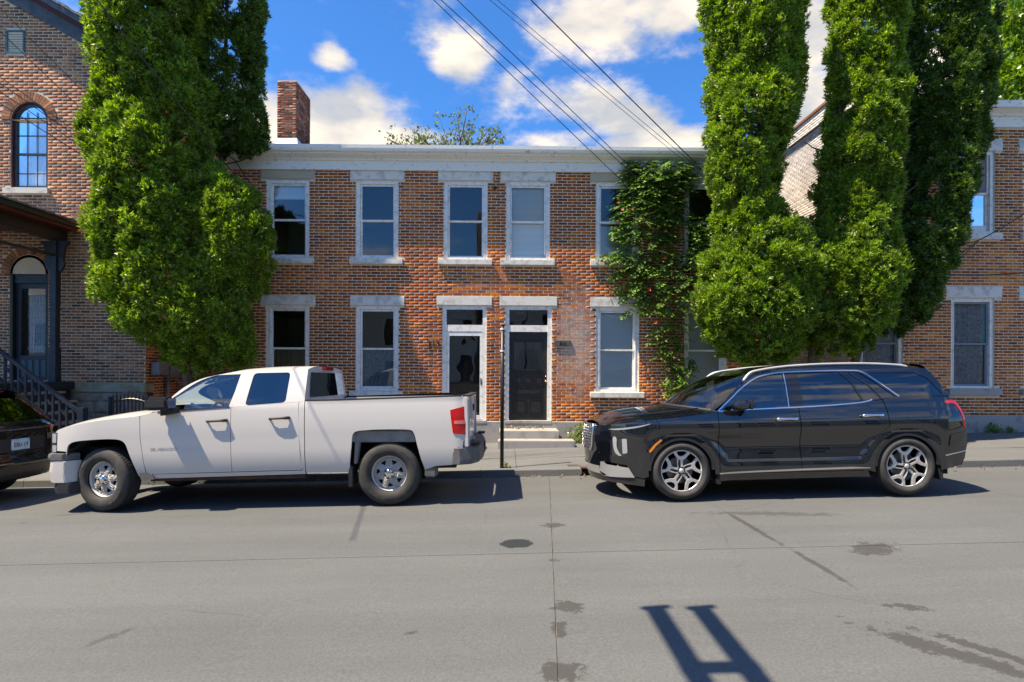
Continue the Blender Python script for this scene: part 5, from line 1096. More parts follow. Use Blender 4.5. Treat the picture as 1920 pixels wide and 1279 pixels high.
    x, z = Q(312, 842.5); text_obj('door_badge', 'SILVERADO', .05, .0006, M('badge_grey', (.44, .43, .42), .4, .2), fdo[0], Matrix.Translation((x, -(yf(x, z) + .003), z)) @ Matrix.Rotation(R(90), 4, 'X') @ Matrix.Scale(1.35, 4, (1, 0, 0)))
    MB().prism([(X(398), 1.77), (X(404), 1.80), (X(412), 1.805), (X(412), 1.78)], -.03, .03).build('antenna_fin', PLAST, T)
    # interior
    MB().box(X(282), X(330), -.85, .85, .9, 1.22).build('dashboard', DASH, T, bevel=.05)
    for yy in (-.42, .42):
        st = MB().box(X(395), X(465), yy - .25, yy + .25, .62, .8).build('seat', SEAT_G, T, bevel=.05)
        m = MB(); m.prism([(X(450), .78), (X(470), .78), (X(485), 1.32), (X(470), 1.32)], yy - .24, yy + .24); m.build('backrest', SEAT_G, st, bevel=.04)
        MB().box(X(470), X(484), yy - .12, yy + .12, 1.36, 1.52).build('headrest', SEAT_G, st, bevel=.04)
    m = MB(); R0 = .19; c = Vector((X(365), -.42, 1.18)); ax = Vector((1, 0, -.45)).normalized(); u = Vector((0, 1, 0)); v = ax.cross(u)
    pts = [c + (u * math.cos(2 * math.pi * k / 24) + v * math.sin(2 * math.pi * k / 24)) * R0 for k in range(25)]; m.tube(pts, .018, 8, False)
    for a in (0.1, 3.0, 4.7): m.tube([c, c + (u * math.cos(a) + v * math.sin(a)) * R0], .016, 6)
    m.tube([c, c - ax * .35], .03, 8); m.build('steering_wheel', DASH, T, smooth=True)
    MB().box(X(480), X(560), -.85, .85, .6, 1.15).build('rear_seat', SEAT, T, bevel=.05)
    MB().box(X(372), X(378), -.13, .13, 1.60, 1.67).build('rear_view_mirror', PLAST, T, bevel=.01)
    MB().box(X(276), xb, -Wd + .06, Wd - .06, .46, .62).build('floor_pan', LINER, T)
    m = MB(); m.box(X(150), X(850), -.55, -.40, .40, .56).box(X(150), X(850), .40, .55, .40, .56); m.box(X(280), X(570), -Wd + .09, -Wd + .16, .36, .46); m.build('chassis_frame', RUST, T)
    m = MB(); m.tube([(RA, -.75, .4), (RA, .75, .4)], .05, 10).tube([(FA, -.75, .4), (FA, .75, .4)], .04, 10).tube([(RA, -.02, .4), (X(500), -.02, .5)], .05, 10); m.build('axles', LINER, T, smooth=True)
    MB().tube([(X(560), .35, .42), (X(640), .3, .4)], .09, 12).build('exhaust', GALV, T, smooth=True)
    MB().box(X(130), X(850), -Wd + .3, Wd - .3, .62, .8).build('underbody', LINER, T)
    w = steel_wheel(T); yw = Wd - .155
    w.location = (RA, -yw, .40); w.rotation_euler = (0, R(10), 0)
    w2 = copy_tree(w, T); w2.location = (FA, -yw, .40); w2.rotation_euler = (0, R(95), R(-13))
    for cx in (RA, FA): w3 = copy_tree(w, T); w3.location = (cx, yw, .40); w3.rotation_euler = (0, R(40), R(180) + (R(-13) if cx == FA else 0))
    return T
build_truck()
# ---------------------------------------------------------------- black SUV
panel_ = panel
def build_suv():
    panel = lambda *a, **k: panel_(*a, **{'dx': .03, 'dz': .022, **k})
    YN = 7.42; Sx = 147.6; xr = at(1706, 927, YN).x; Wd = .985
    T = thing('suv', 'glossy black three row SUV with machined alloy wheels parked facing left', 'car', (xr, YN + Wd, zg(xr, YN)), rot=(-.02, TILT, 0))
    g = lambda px: 936 - (px - 1278) * .021
    X = lambda px: (px - 1706) / Sx
    Z = lambda px, py: (g(px) - py) / Sx
    Q = lambda px, py: (X(px), Z(px, py))
    FA, RA = -2.9, 0.
    zt = [(.20, -.075), (.30, -.045), (.36, -.02), (.44, -.018), (.52, -.034), (.62, -.05), (.75, -.045), (.84, -.012), (.90, -.004), (.97, -.008), (1.05, -.028), (1.13, -.052), (1.2, -.072), (1.3, -.105), (1.45, -.155), (1.6, -.225), (1.72, -.30), (1.8, -.36)]
    ze = [(.20, -.07), (.30, -.05), (.45, -.028), (.62, -.010), (.80, -.002)] + [q for q in zt if q[0] > .85]
    sm = lambda a, b, x: (lambda t: t * t * (3 - 2 * t))(max(0., min(1., (x - a) / (b - a))))
    def flare(x, z, cx):
        d = math.hypot(x - cx, z - .37); return max(0, min(1, (.64 - d) / .16))
    def yf(x, z):
        k = max(sm(.25, .5, x), sm(-3.15, -3.4, x)); w = Wd + (1 - k) * slerp(zt, z) + k * slerp(ze, z)
        f = max(flare(x, z, FA), flare(x, z, RA)); f = f * f * (3 - 2 * f)
        if z < .98: w += (Wd - .008 - w) * f * (1 if z < .85 else (.98 - z) / .13)
        if x < -3.15: w -= .30 * ((-3.15 - x) / .60) ** 2.2
        if x > .30: w -= .10 * ((x - .30) / .55) ** 2.2
        return w
    hood_e = [(X(1133), .93), (X(1146), .955), (X(1180), .995), (X(1220), 1.03), (X(1280), 1.065), (X(1348), 1.115)]
    he = lambda x: slerp(hood_e, x)
    arch = lambda cx, a0, a1: arcp(cx, .37, .425, a0, a1, 26)
    # front fender + bumper corner as one skin, cut by the lamps
    lamp = round_poly([(X(1153), .545), (X(1154), .80), (X(1180), .80), (X(1182), .62), (X(1176), .545)], .02)
    fen = [(X(1349), .33), (X(1349), 1.112)] + [(x, he(x) - .004) for x in [X(1348 - k * 8) for k in range(27)] if x > X(1140)] + [(X(1138), .93), (X(1134), .80), (X(1133), .60), (X(1137), .47)] + [(X(1180), .44), (X(1189), .30), (X(1207), .29)] + [p for p in arch(FA, 188, -6)]
    panel('front_fender', fen, yf, P_BLACK, T, holes=[lamp])
    panel('headlight', lamp, yf, M('lamp_dark', (.03, .032, .035), .1, .2, coat=1.), T, off=-.012)
    panel('lamp_strip', smooth_poly([(X(1156), .79), (X(1162), .79), (X(1162), .68), (X(1166), .60), (X(1170), .565), (X(1165), .56), (X(1158), .62)], 3, True), yf, CLEAR, T, off=.002)
    panel('lamp_lens', round_poly([(X(1172), .585), (X(1171), .78), (X(1179), .785), (X(1180), .60)], .01), yf, CLEAR, T, off=-.002)
    panel('running_light', smooth_poly([(X(1149), .90), (X(1165), .915), (X(1200), .955), (X(1222), .985), (X(1200), .935), (X(1165), .895)], 3, True), yf, CLEAR, T, off=.004)
    panel('skid_plate', [(X(1134), .33), (X(1136), .455), (X(1141), .455), (X(1146), .425), (X(1182), .405), (X(1192), .285), (X(1150), .265)], yf, SKID, T, off=.006)
    panel('lower_lip', [(X(1140), .20), (X(1138), .262), (X(1150), .262), (X(1193), .28), (X(1209), .285), (X(1208), .18)], yf, PLAST, T, off=-.01)
    side = [(-2.55, .0)]
    ma = lambda a, da, r0, r1, cx: [(cx + r * math.cos(R(t)), .37 + r * math.sin(R(t))) for r, t in [(r0, a), (r0, a + da / 2), (r0, a + da), (r1, a + da), (r1, a + da / 2), (r1, a)]]
    panel('side_marker', ma(122, 26, .465, .49, FA), yf, AMBER, T, off=.006)
    # doors
    belt = [(X(1350), 1.118), (X(1405), 1.14), (X(1498), 1.155), (X(1560), 1.17), (X(1617), 1.195), (X(1647), 1.225), (X(1668), 1.235)]
    bz = lambda x: slerp(belt, x)
    fd = [(X(1350.2), .335), (X(1504), .335)] + [(X(p), bz(X(p)) - .012) for p in (1504, 1470, 1440, 1405, 1380, 1350.2)]
    rd = [(X(1505.4), .335), (X(1630), .335)] + arcp(RA, .37, .56, 184, 137, 10) + [(X(1672.5), .90), (X(1671), 1.12), (X(1667), 1.222)] + [(X(p), bz(X(p)) - .012) for p in (1647, 1617, 1580, 1540, 1505.4)]
    fdo = panel('front_door', fd, yf, P_BLACK, T); rdo = panel('rear_door', rd, yf, P_BLACK, T)
    panel('rocker', [(X(1349), .235), (X(1349), .328), (X(1630), .328), (X(1633), .25)], yf, P_BLACK, T, off=.0)
    panel('sill_trim', [(X(1348), .325), (X(1348), .343), (X(1420), .362), (X(1505), .375), (X(1600), .385), (X(1633), .372), (X(1633), .362), (X(1505), .35), (X(1420), .338)], yf, CHROME, T, off=.012, lip=.015)
    panel('door_crease', [(X(1440), .455), (X(1460), .475), (X(1600), .495), (X(1618), .475)], yf, P_BLACK, T, off=.001, lip=0)
    # rear quarter and rear bumper corner
    rq = [(X(1631), .335)] + arcp(RA, .37, .56, 184.5, 138, 10) + [(X(1674), .90), (X(1672.5), 1.12), (X(1668.5), 1.232), (X(1700), 1.255), (X(1760), 1.262), (X(1800), 1.25), (X(1813), 1.16), (X(1822), 1.0), (X(1826), .88), (X(1829), .80), (X(1829), .60), (X(1826), .45), (X(1815), .36), (X(1768), .32)] + arch(RA, -8, 188)
    panel('rear_quarter', rq, yf, P_BLACK, T)
    panel('tail_light', smooth_poly([(X(1788), 1.19), (X(1800), 1.205), (X(1811), 1.195), (X(1821), 1.10), (X(1825), .98), (X(1826), .86), (X(1823), .86), (X(1821), .98), (X(1816), 1.08), (X(1807), 1.16), (X(1790), 1.165)], 3, True), yf, REDL, T, off=.006)
    panel('rear_reflector', round_poly([(X(1824), .60), (X(1824), .685), (X(1829), .68), (X(1829), .59)], .008), yf, REDD, T, off=.006)
    panel('bumper_trim', [(X(1778), .495), (X(1778), .512), (X(1826), .555), (X(1828), .545)], yf, CHROME, T, off=.008)
    panel('bumper_crease', round_poly([(X(1786), .62), (X(1790), .77), (X(1828), .80), (X(1828), .60)], .03), yf, P_BLACK, T, off=.012, lip=.014)
    panel('fuel_door', round_poly([(X(1709), .965), (X(1710), 1.045), (X(1738), 1.045), (X(1743), .965)], .015), yf, P_BLACK, T, off=.003, lip=.01)
    # greenhouse
    top = [(X(1350), 1.12), (X(1375), 1.30), (X(1400), 1.44), (X(1431), 1.575), (X(1460), 1.622), (X(1500), 1.655), (X(1560), 1.675), (X(1640), 1.676), (X(1700), 1.662), (X(1750), 1.635), (X(1768), 1.62)]
    tp = smooth_poly(top, 4)
    frame = tp + [(X(1778), 1.55), (X(1790), 1.40), (X(1800), 1.262), (X(1760), 1.264), (X(1700), 1.257), (X(1668), 1.237)] + [(X(p), bz(X(p)) - .01) for p in (1647, 1617, 1560, 1498, 1405, 1352)]
    dlo = smooth_poly([(X(1362), 1.135), (X(1380), 1.27), (X(1402), 1.395), (X(1432), 1.52), (X(1460), 1.57)], 4) + [(X(1490), 1.592), (X(1558), 1.60), (X(1617), 1.598), (X(1637), 1.585), (X(1658), 1.475), (X(1695), 1.265), (X(1670), 1.245)] + [(X(p), bz(X(p)) + .004) for p in (1647, 1617, 1560, 1498, 1440, 1405)]
    # one glazed band with pillars laid over it, and the rear quarter glass
    qg = round_poly([(X(1652), 1.582), (X(1742), 1.572), (X(1764), 1.50), (X(1788), 1.285), (X(1704), 1.275), (X(1672), 1.46)], .03)
    panel('side_frame', frame, yf, P_BLACK, T, holes=[dlo, qg], lip=.04)
    panel('front_window', [p for p in dlo if p[0] <= X(1487)] and (smooth_poly([(X(1362), 1.135), (X(1380), 1.27), (X(1402), 1.395), (X(1432), 1.52), (X(1460), 1.57)], 4) + [(X(1487), 1.592), (X(1487), bz(X(1487)) + .004), (X(1440), bz(X(1440)) + .004), (X(1405), bz(X(1405)) + .004)]), yf, CGLASS, T, off=-.012, lip=0)
    panel('rear_window', [(X(1516), 1.594), (X(1596), 1.60), (X(1612), 1.50), (X(1630), 1.225), (X(1617), 1.202), (X(1560), 1.178), (X(1516), 1.164)], yf, CGLASS_D, T, off=-.012, lip=0)
    panel('vent_glass', [(X(1602), 1.60), (X(1617), 1.598), (X(1637), 1.585), (X(1658), 1.475), (X(1695), 1.265), (X(1670), 1.247), (X(1647), 1.23), (X(1633), 1.225), (X(1622), 1.42)], yf, CGLASS_D, T, off=-.012, lip=0)
    panel('quarter_glass', qg, yf, CGLASS_D, T, off=-.008, lip=0)
    panel('pillar', [(X(1488), 1.592), (X(1516), 1.594), (X(1516), 1.164), (X(1488), 1.156)], yf, M('gloss_black_trim', (.006, .006, .007), .12, coat=1.), T, off=-.006)
    panel('pillar', [(X(1596), 1.60), (X(1602), 1.60), (X(1622), 1.42), (X(1633), 1.225), (X(1629), 1.222), (X(1614), 1.46)], yf, bpy.data.materials['gloss_black_trim'], T, off=-.004)
    panel('quarter_panel_seam', [(X(1617), 1.585), (X(1619), 1.585), (X(1655), 1.38), (X(1669), 1.24), (X(1666.5), 1.24), (X(1652), 1.38)], yf, LINER, T, off=-.004, lip=.01)
    # chrome outline of the side glass
    def trim(name, line, w, off=.006): 
        a = [(x, z) for x, z in line]; n = []
        for i in range(len(a)):
            p = Vector(a[max(0, i - 1)]); q = Vector(a[min(len(a) - 1, i + 1)]); d = (q - p).normalized(); n.append((a[i][0] - d.y * w, a[i][1] + d.x * w))
        panel(name, a + n[::-1], yf, CHROME, T, off=off, lip=.014)
    trim('chrome_trim', smooth_poly([(X(1351), 1.118), (X(1364), 1.19), (X(1380), 1.28), (X(1402), 1.405), (X(1432), 1.53), (X(1460), 1.58), (X(1490), 1.602), (X(1558), 1.61), (X(1617), 1.608), (X(1640), 1.59), (X(1660), 1.49), (X(1700), 1.262)], 4), .016)
    trim('chrome_trim', smooth_poly([(X(1352), 1.115), (X(1405), 1.130), (X(1498), 1.147), (X(1560), 1.162), (X(1617), 1.187), (X(1640), 1.21), (X(1648), 1.228)], 4), .015)
    trim('chrome_trim', [(X(1487), 1.157), (X(1488), 1.3), (X(1489), 1.592)], .012)
    # tops
    tz = lambda x: slerp(top, x)
    deck('roof', X(1430), X(1768), tz, lambda x: .045 * min(1, max(.02, (x - X(1430)) / .35)) ** .6, yf, P_BLACK, T, p=3.)
    def hc(x): return .10 if x > X(1180) else .10 * max(.35, (x - X(1130)) / (X(1180) - X(1130)))
    deck('hood', X(1136), X(1345), he, hc, yf, P_BLACK, T, p=2.4, nx=34, ny=28)
    for s in (-1, 1):      # hood crease
        MB().tube([(X(px), s * (yf(X(px), he(X(px))) - .16 - .0), he(X(px)) + .055 + (.01)) for px in (1160, 1200, 1240, 1280, 1320)], [.006, .012, .014, .014, .008], 6).build('hood_crease', P_BLACK, T, smooth=True)
    skin('windscreen', lambda t: (X(1342) - .38 * (1 - (2 * t - 1) ** 2), (2 * t - 1) * (yf(X(1352), 1.13) - .02), 1.12 + .055 * (1 - (2 * t - 1) ** 2)), lambda t: (X(1434) - .06 * (1 - (2 * t - 1) ** 2), (2 * t - 1) * (yf(X(1434), 1.58) - .005), 1.585 + .065 * (1 - abs(2 * t - 1) ** 3)), CGLASS_W, T, bow=(-.03, 0, .05))
    MB().tube([(X(1342) - .38 * (1 - t * t), t * .86, 1.125 + .055 * (1 - t * t)) for t in [k / 10 - 1 for k in range(21)]], .025, 6).build('cowl', PLAST, T)
    # roof rails
    for s in (-1, 1):
        pts = [(X(1410), 1.505), (X(1425), 1.60), (X(1445), 1.64), (X(1500), 1.685), (X(1577), 1.706), (X(1660), 1.702), (X(1720), 1.675), (X(1738), 1.65)]
        MB().tube([(x, s * (yf(x, min(z, 1.70)) - .035), z) for x, z in smooth_poly(pts, 3)], .017, 8).build('roof_rail', SILVER, T, smooth=True)
    # rear: tailgate, glass, spoiler
    xe = X(1829)
    def rear(u, v):
        t = 2 * u - 1; z = .36 + 1.27 * v
        x = lerp([(.36, X(1818)), (.45, X(1826)), (.80, X(1829)), (1.0, X(1822)), (1.25, X(1801)), (1.55, X(1778)), (1.63, X(1768))], z); return (x + .20 * (1 - abs(t) ** 2.5), t * yf(x, z), z + (.06 * (1 - abs(t) ** 3) * max(0, (v - .9) * 10)))
    MB().grid(rear, 20, 26).build('tailgate', P_BLACK, T, smooth=True)
    MB().grid(lambda u, v: Vector(rear(.1 + .8 * u, .72 + .21 * v)) + Vector((.008, 0, 0)), 16, 6).build('tailgate_glass', CGLASS_D, T, smooth=True)
    MB().grid(lambda u, v: (X(1735) + (X(1772) - X(1735) + .16 * (1 - abs(2 * u - 1) ** 2.5)) * v, (2 * u - 1) * (yf(X(1735), 1.65) - .02), 1.65 + .05 * (1 - abs(2 * u - 1) ** 3) - .035 * v), 16, 4).build('spoiler', P_BLACK, T, smooth=True)
    # front face: bumper skin, grille with chrome frame
    xf = X(1134)
    def front(u, v):
        t = 2 * u - 1; z = .20 + .75 * v; xx = lerp([(.2, X(1142)), (.33, X(1135)), (.6, X(1133)), (.8, X(1134)), (.95, X(1140))], z); return (xx - .12 * (1 - abs(t) ** 2.2), t * yf(xx, z), z)
    MB().grid(front, 24, 20).build('front_bumper', P_BLACK, T, smooth=True)
    MB().grid(lambda u, v: Vector(front(.17 + .66 * u, .52 + .46 * v)) + Vector((-.006, 0, 0)), 20, 8).build('grille_backing', PLAST, T, smooth=True)
    m = MB()
    for i in range(17):
        for j in range(9):
            u = .18 + .64 * (i + (.5 if j % 2 else 0)) / 17; v = .53 + .44 * j / 9; p = Vector(front(u, v)) + Vector((-.012, 0, 0)); q = Vector(front(u + .02, v + .035)) + Vector((-.016, 0, 0)); m.beam(p, q, .008, .016, (1, 0, 0)); q2 = Vector(front(u - .018, v + .035)) + Vector((-.016, 0, 0)); m.beam(p, q2, .008, .012, (1, 0, 0))
    m.build('grille_mesh', M('dark_chrome', (.30, .30, .31), .22, 1.), T)
    for s in (0, 1):
        m = MB(); line = [(.52, .19), (.60, .155), (.74, .145), (.88, .15), (.985, .175)]
        m.tube([Vector(front(u if s == 0 else 1 - u, v)) + Vector((-.012, 0, 0)) for v, u in smooth_poly(line, 3)], .022, 8); m.build('grille_frame', CHROME, T, smooth=True)
    MB().tube([Vector(front(.18 + .64 * k / 12, .985)) + Vector((-.01, 0, 0)) for k in range(13)], .016, 8).build('grille_frame', CHROME, T, smooth=True)
    MB().grid(lambda u, v: Vector(front(.0 + 1. * u, .12 + .14 * v)) + Vector((-.006, 0, 0)), 20, 3).build('skid_plate_centre', SKID, T, smooth=True)
    # mirrors and handles
    for s in (-1, 1):
        x, z = Q(1385, 757); y = yf(x, 1.16); m = MB(); n = 14
        def mir(u, v):
            a = 2 * math.pi * u; b = math.pi * v; return (x + .02 - .125 * math.cos(b) * 1.0, s * (y + .15 + .095 * math.sin(b) * math.cos(a)), z + .01 + .068 * math.sin(b) * math.sin(a))
        m.grid(mir, 20, 12); mi = m.build('mirror', P_BLACK, T, smooth=True)
        MB().box(x + .09, x + .155, s * (y + .07), s * (y + .24), z - .045, z + .06).build('mirror_glass_housing', PLAST, mi, bevel=.02)
        MB().prism([(x - .10, 1.12), (x + .02, 1.12), (x + .09, z - .03), (x - .03, z - .05)], s * (y - .03), s * (y + .12)).build('mirror_arm', P_BLACK, mi)
    def handle(px, py, par):
        x, z = Q(px, py)
        for s, dd in zip((-1, 1), par):
            y = yf(x, z); MB().tube([(x - .15, s * (y + .005), z), (x - .125, s * (y + .03), z), (x - .05, s * (y + .042), z + .004), (x + .04, s * (y + .042), z + .006), (x + .11, s * (y + .03), z + .004), (x + .145, s * (y + .005), z + .002)], [.014, .024, .016, .016, .025, .012], 10).build('handle', CHROME, dd, smooth=True)
    handle(1479, 783, fdo); handle(1642, 776, rdo)
    # wells, floor, interior, flaps
    for s in (-1, 1):
        for cx in (RA, FA):
            n = 16; m = MB(); pts = [(cx + .44 * math.cos(math.pi * k / n), .37 + .44 * math.sin(math.pi * k / n)) for k in range(n + 1)]
            for (p, q) in zip(pts[:-1], pts[1:]): m.add([(p[0], s * (Wd - .04), p[1]), (q[0], s * (Wd - .04), q[1]), (q[0], s * .5, q[1]), (p[0], s * .5, p[1])], [(0, 1, 2, 3)])
            m.add([(p[0], s * .5, p[1]) for p in pts], [tuple(range(n + 1))]); m.build('wheel_well', LINER, T)
            panel('arch_trim', arcp(cx, .37, .428, 2, 178, 30) + arcp(cx, .37, .395, 178, 2, 30), yf, PLAST, T, sides=(s,), off=.0, lip=.05)
        MB().box(X(1345), X(1352), s * (Wd - .22), s * (Wd - .02), .19, .38).build('mud_flap', PLAST, T, bevel=.01); MB().box(X(1768), X(1774), s * (Wd - .22), s * (Wd - .02), .19, .42).build('mud_flap', PLAST, T, bevel=.01)
    MB().box(X(1200), X(1800), -.8, .8, .24, .34).build('floor_pan', LINER, T)
    MB().box(X(1225), X(1345), -.7, .7, .4, .85).build('engine_block', LINER, T)
    MB().box(X(1335), X(1385), -.82, .82, .7, 1.10).build('dashboard', DASH, T, bevel=.05)
    for k, px in enumerate((1462, 1580)):
        for yy in (-.40, .40):
            st = MB().box(X(px) - .42, X(px) + .05, yy - .25, yy + .25, .5, .72).build('seat', SEAT, T, bevel=.05)
            MB().prism([(X(px) - .05, .7), (X(px) + .10, .7), (X(px) + .22, 1.26), (X(px) + .10, 1.26)], yy - .24, yy + .24).build('backrest', SEAT, st, bevel=.04)
            MB().box(X(px) + .12, X(px) + .21, yy - .12, yy + .12, 1.29, 1.45).build('headrest', SEAT, st, bevel=.04)
    m = MB(); c = Vector((X(1412), -.38, 1.02)); ax = Vector((1, 0, -.4)).normalized(); u = Vector((0, 1, 0)); v = ax.cross(u); m.tube([c + (u * math.cos(2 * math.pi * k / 24) + v * math.sin(2 * math.pi * k / 24)) * .18 for k in range(25)], .017, 8, False); m.build('steering_wheel', DASH, T, smooth=True)
    w = alloy_wheel(T); yw = Wd - .125
    w.location = (RA, -yw, .374); w.rotation_euler = (0, R(-4), 0)
    w2 = copy_tree(w, T); w2.location = (FA, -yw, .374); w2.rotation_euler = (0, R(2), 0)
    for cx in (RA, FA): w3 = copy_tree(w, T); w3.location = (cx, yw, .374); w3.rotation_euler = (0, R(20), R(180))
build_suv()
# ---------------------------------------------------------------- dark SUV at the left edge, seen from behind
def build_left():
    Wd = .94; xr = -7.05; yc = 7.55 + Wd
    T = thing('parked_car', 'black car at the left edge, its tail and licence plate towards the pickup', 'car', (xr, yc, zg(xr, yc - Wd) - .012), rot=(-.02, TILT, 0))
    zt = [(.25, -.08), (.45, -.02), (.7, -.0), (.95, -.0), (1.05, -.02), (1.3, -.12), (1.6, -.27)]
    def yf(x, z):
        w = Wd + slerp(zt, z)
        if x > -.5: w -= .12 * ((x + .5) / .5) ** 2.2
        if x < -4.1: w -= .2 * ((-4.1 - x) / .6) ** 2
        return w
    RA, FA = -.98, -3.85
    body = [(-4.7, .35), (-4.72, .75), (-4.6, .95), (-3.6, 1.05), (-.1, 1.12), (-.02, .95), (0, .6), (-.06, .32), (-.55, .3)] + arcp(RA, .36, .41, -8, 188, 18) + [(-1.6, .26), (-3.2, .26)] + arcp(FA, .36, .41, -8, 188, 18)
    panel('body_side', body, yf, P_BLACK2, T)
    top = [(-3.6, 1.05), (-3.0, 1.38), (-2.6, 1.52), (-1.8, 1.60), (-.9, 1.58), (-.5, 1.54)]
    cab = smooth_poly(top, 4) + [(-.28, 1.3), (-.1, 1.122), (-2, 1.08)]
    w1 = round_poly([(-3.2, 1.12), (-2.7, 1.44), (-1.7, 1.52), (-.75, 1.49), (-.4, 1.17)], .04)
    panel('cab_frame', cab, yf, P_BLACK2, T, holes=[w1]); panel('side_glass', w1, yf, CGLASS_D, T, off=-.01, lip=0)
    tz = lambda x: slerp(top, x)
    deck('roof', -2.9, -.5, tz, lambda x: .06, yf, P_BLACK2, T, p=3.); deck('hood', -4.65, -3.5, lambda x: lerp([(-4.72, .75), (-4.6, .95), (-3.6, 1.05)], x), lambda x: .06, yf, P_BLACK2, T)
    skin('windscreen', lambda t: (-3.6, (2 * t - 1) * .86, 1.08), lambda t: (-2.8, (2 * t - 1) * .72, 1.50), CGLASS_W, T, bow=(-.1, 0, .1))
    xz = [(.30, -.08), (.36, -.02), (.55, .02), (.62, .0), (.68, -.03), (.98, -.05), (1.05, -.05), (1.12, -.09), (1.52, -.47)]
    def rear(u, v, o=0.):
        t = 2 * u - 1; z = .30 + 1.22 * v; x = lerp(xz, z); return (x + .14 * (1 - abs(t) ** 2.6) + o, t * (yf(min(x, -.02), z)), z + .05 * (1 - t * t) * max(0, (v - .8) * 5))
    MB().grid(rear, 24, 34).build('tailgate', P_BLACK2, T, smooth=True)
    MB().grid(lambda u, v: rear(.09 + .82 * u, .70 + .27 * v, .008), 20, 8).build('back_window', CGLASS_D, T, smooth=True)
    MB().grid(lambda u, v: (-.62 + .32 * v + .1 * (1 - (2 * u - 1) ** 2) * v, (2 * u - 1) * .70, 1.58 + .05 * (1 - (2 * u - 1) ** 2) - .03 * v), 14, 3).build('spoiler', P_BLACK2, T, smooth=True)
    MB().box(-.32, -.26, -.16, .16, 1.555, 1.575).build('brake_light', REDD, T)
    for s in (0, 1):
        f = lambda u: u if s == 0 else 1 - u
        MB().grid(lambda u, v: rear(f(.0 + .16 * u), .575 + .028 * v, .014), 8, 2).build('tail_light', REDL, T, smooth=True)
        MB().grid(lambda u, v: rear(f(.02 + .13 * u), .185 + .035 * v, .012), 8, 2).build('reflector', REDL, T, smooth=True)
        MB().grid(lambda u, v: rear(f(.03 + .14 * u), .44 + .07 * v, .010), 8, 2).build('reverse_lamp', M('smoked_silver', (.28, .25, .2), .2, .6) if 'smoked_silver' not in bpy.data.materials else bpy.data.materials['smoked_silver'], T, smooth=True)
    MB().grid(lambda u, v: rear(.16 + .68 * u, .585 + .012 * v, .016), 16, 1).build('chrome_strip', CHROME, T, smooth=True)
    MB().grid(lambda u, v: rear(.22 + .56 * u, .34 + .15 * v, .004), 16, 3).build('plate_recess', PLAST, T, smooth=True)
    MB().grid(lambda u, v: rear(.0 + 1. * u, .02 + .15 * v, .008), 20, 3).build('bumper_cladding', M('bumper_dark', (.05, .045, .04), .4, .3), T, smooth=True)
    PL = M('plate_sky_blue', (.16, .50, .68), .4, c2=(.78, .82, .84), sc=9.)
    px = .115; pl = MB().box(px - .01, px + .006, -.155, .155, .73, .885).build('licence_plate', PL, T, bevel=.003)
    mr = Matrix.Translation((px + .009, 0, .80)) @ Matrix.Rotation(R(90), 4, 'Z') @ Matrix.Rotation(R(90), 4, 'X')
    text_obj('plate_number', 'EIIU 19', .085, .001, M('plate_red', (.28, .02, .03), .5), pl, mr)
    MB().tube([(-.10, -.28, 1.10), (-.03, -.28, 1.12), (-.0, .0, 1.12)], .012, 6).build('wiper', PLAST, T, smooth=True)
    for s in (-1, 1):
        for cx in (RA, FA):
            n = 12; m = MB(); pts = [(cx + .43 * math.cos(math.pi * k / n), .36 + .43 * math.sin(math.pi * k / n)) for k in range(n + 1)]
            for (p, q) in zip(pts[:-1], pts[1:]): m.add([(p[0], s * (Wd - .04), p[1]), (q[0], s * (Wd - .04), q[1]), (q[0], s * .5, q[1]), (p[0], s * .5, p[1])], [(0, 1, 2, 3)])
            m.build('wheel_well', LINER, T)
        MB().box(-.5, -.47, s * .62, s * .9, .2, .4).build('mud_flap', PLAST, T)
    MB().box(-4.3, -.2, -.8, .8, .27, .36).build('floor_pan', LINER, T)
    w = alloy_wheel(T); w.location = (RA, -(Wd - .13), .374)
    for (cx, s) in ((RA, 1), (FA, -1), (FA, 1)): q = copy_tree(w, T); q.location = (cx, s * (Wd - .13), .374); q.rotation_euler = (0, R(15), R(180) if s > 0 else 0)
build_left()
# ================================================================ trees
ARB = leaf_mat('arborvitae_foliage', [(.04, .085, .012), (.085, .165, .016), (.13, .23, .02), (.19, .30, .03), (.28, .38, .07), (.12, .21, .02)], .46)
ARB_SHADE = leaf_mat('arborvitae_foliage_shade_tint', [(.022, .055, .012), (.05, .105, .016), (.08, .155, .018), (.12, .21, .026)], .3)  # leaf colour darkened to stand in for the shade on the rear trees
MAPLE = leaf_mat('maple_foliage', [(.10, .19, .02), (.16, .28, .025), (.20, .32, .04), (.12, .22, .02), (.24, .34, .06)], .4)
VINE_M = leaf_mat('trumpet_vine_foliage', [(.035, .085, .014), (.06, .14, .02), (.10, .20, .028), (.15, .26, .045), (.24, .34, .10)], .3, .35)
SPARSE = leaf_mat('sparse_foliage', [(.11, .15, .03), (.15, .19, .04), (.09, .13, .03), (.19, .20, .06)], .35)
def vnoise(P, seed, f):      # cheap smooth value noise from summed sines
    r = np.random.default_rng(seed); o = np.zeros(len(P))
    for k in range(7):
        d = r.normal(size=3); d /= np.linalg.norm(d); o += np.sin(P @ d * f * r.uniform(.7, 1.5) + r.uniform(0, 6.28))
    return o / 4.
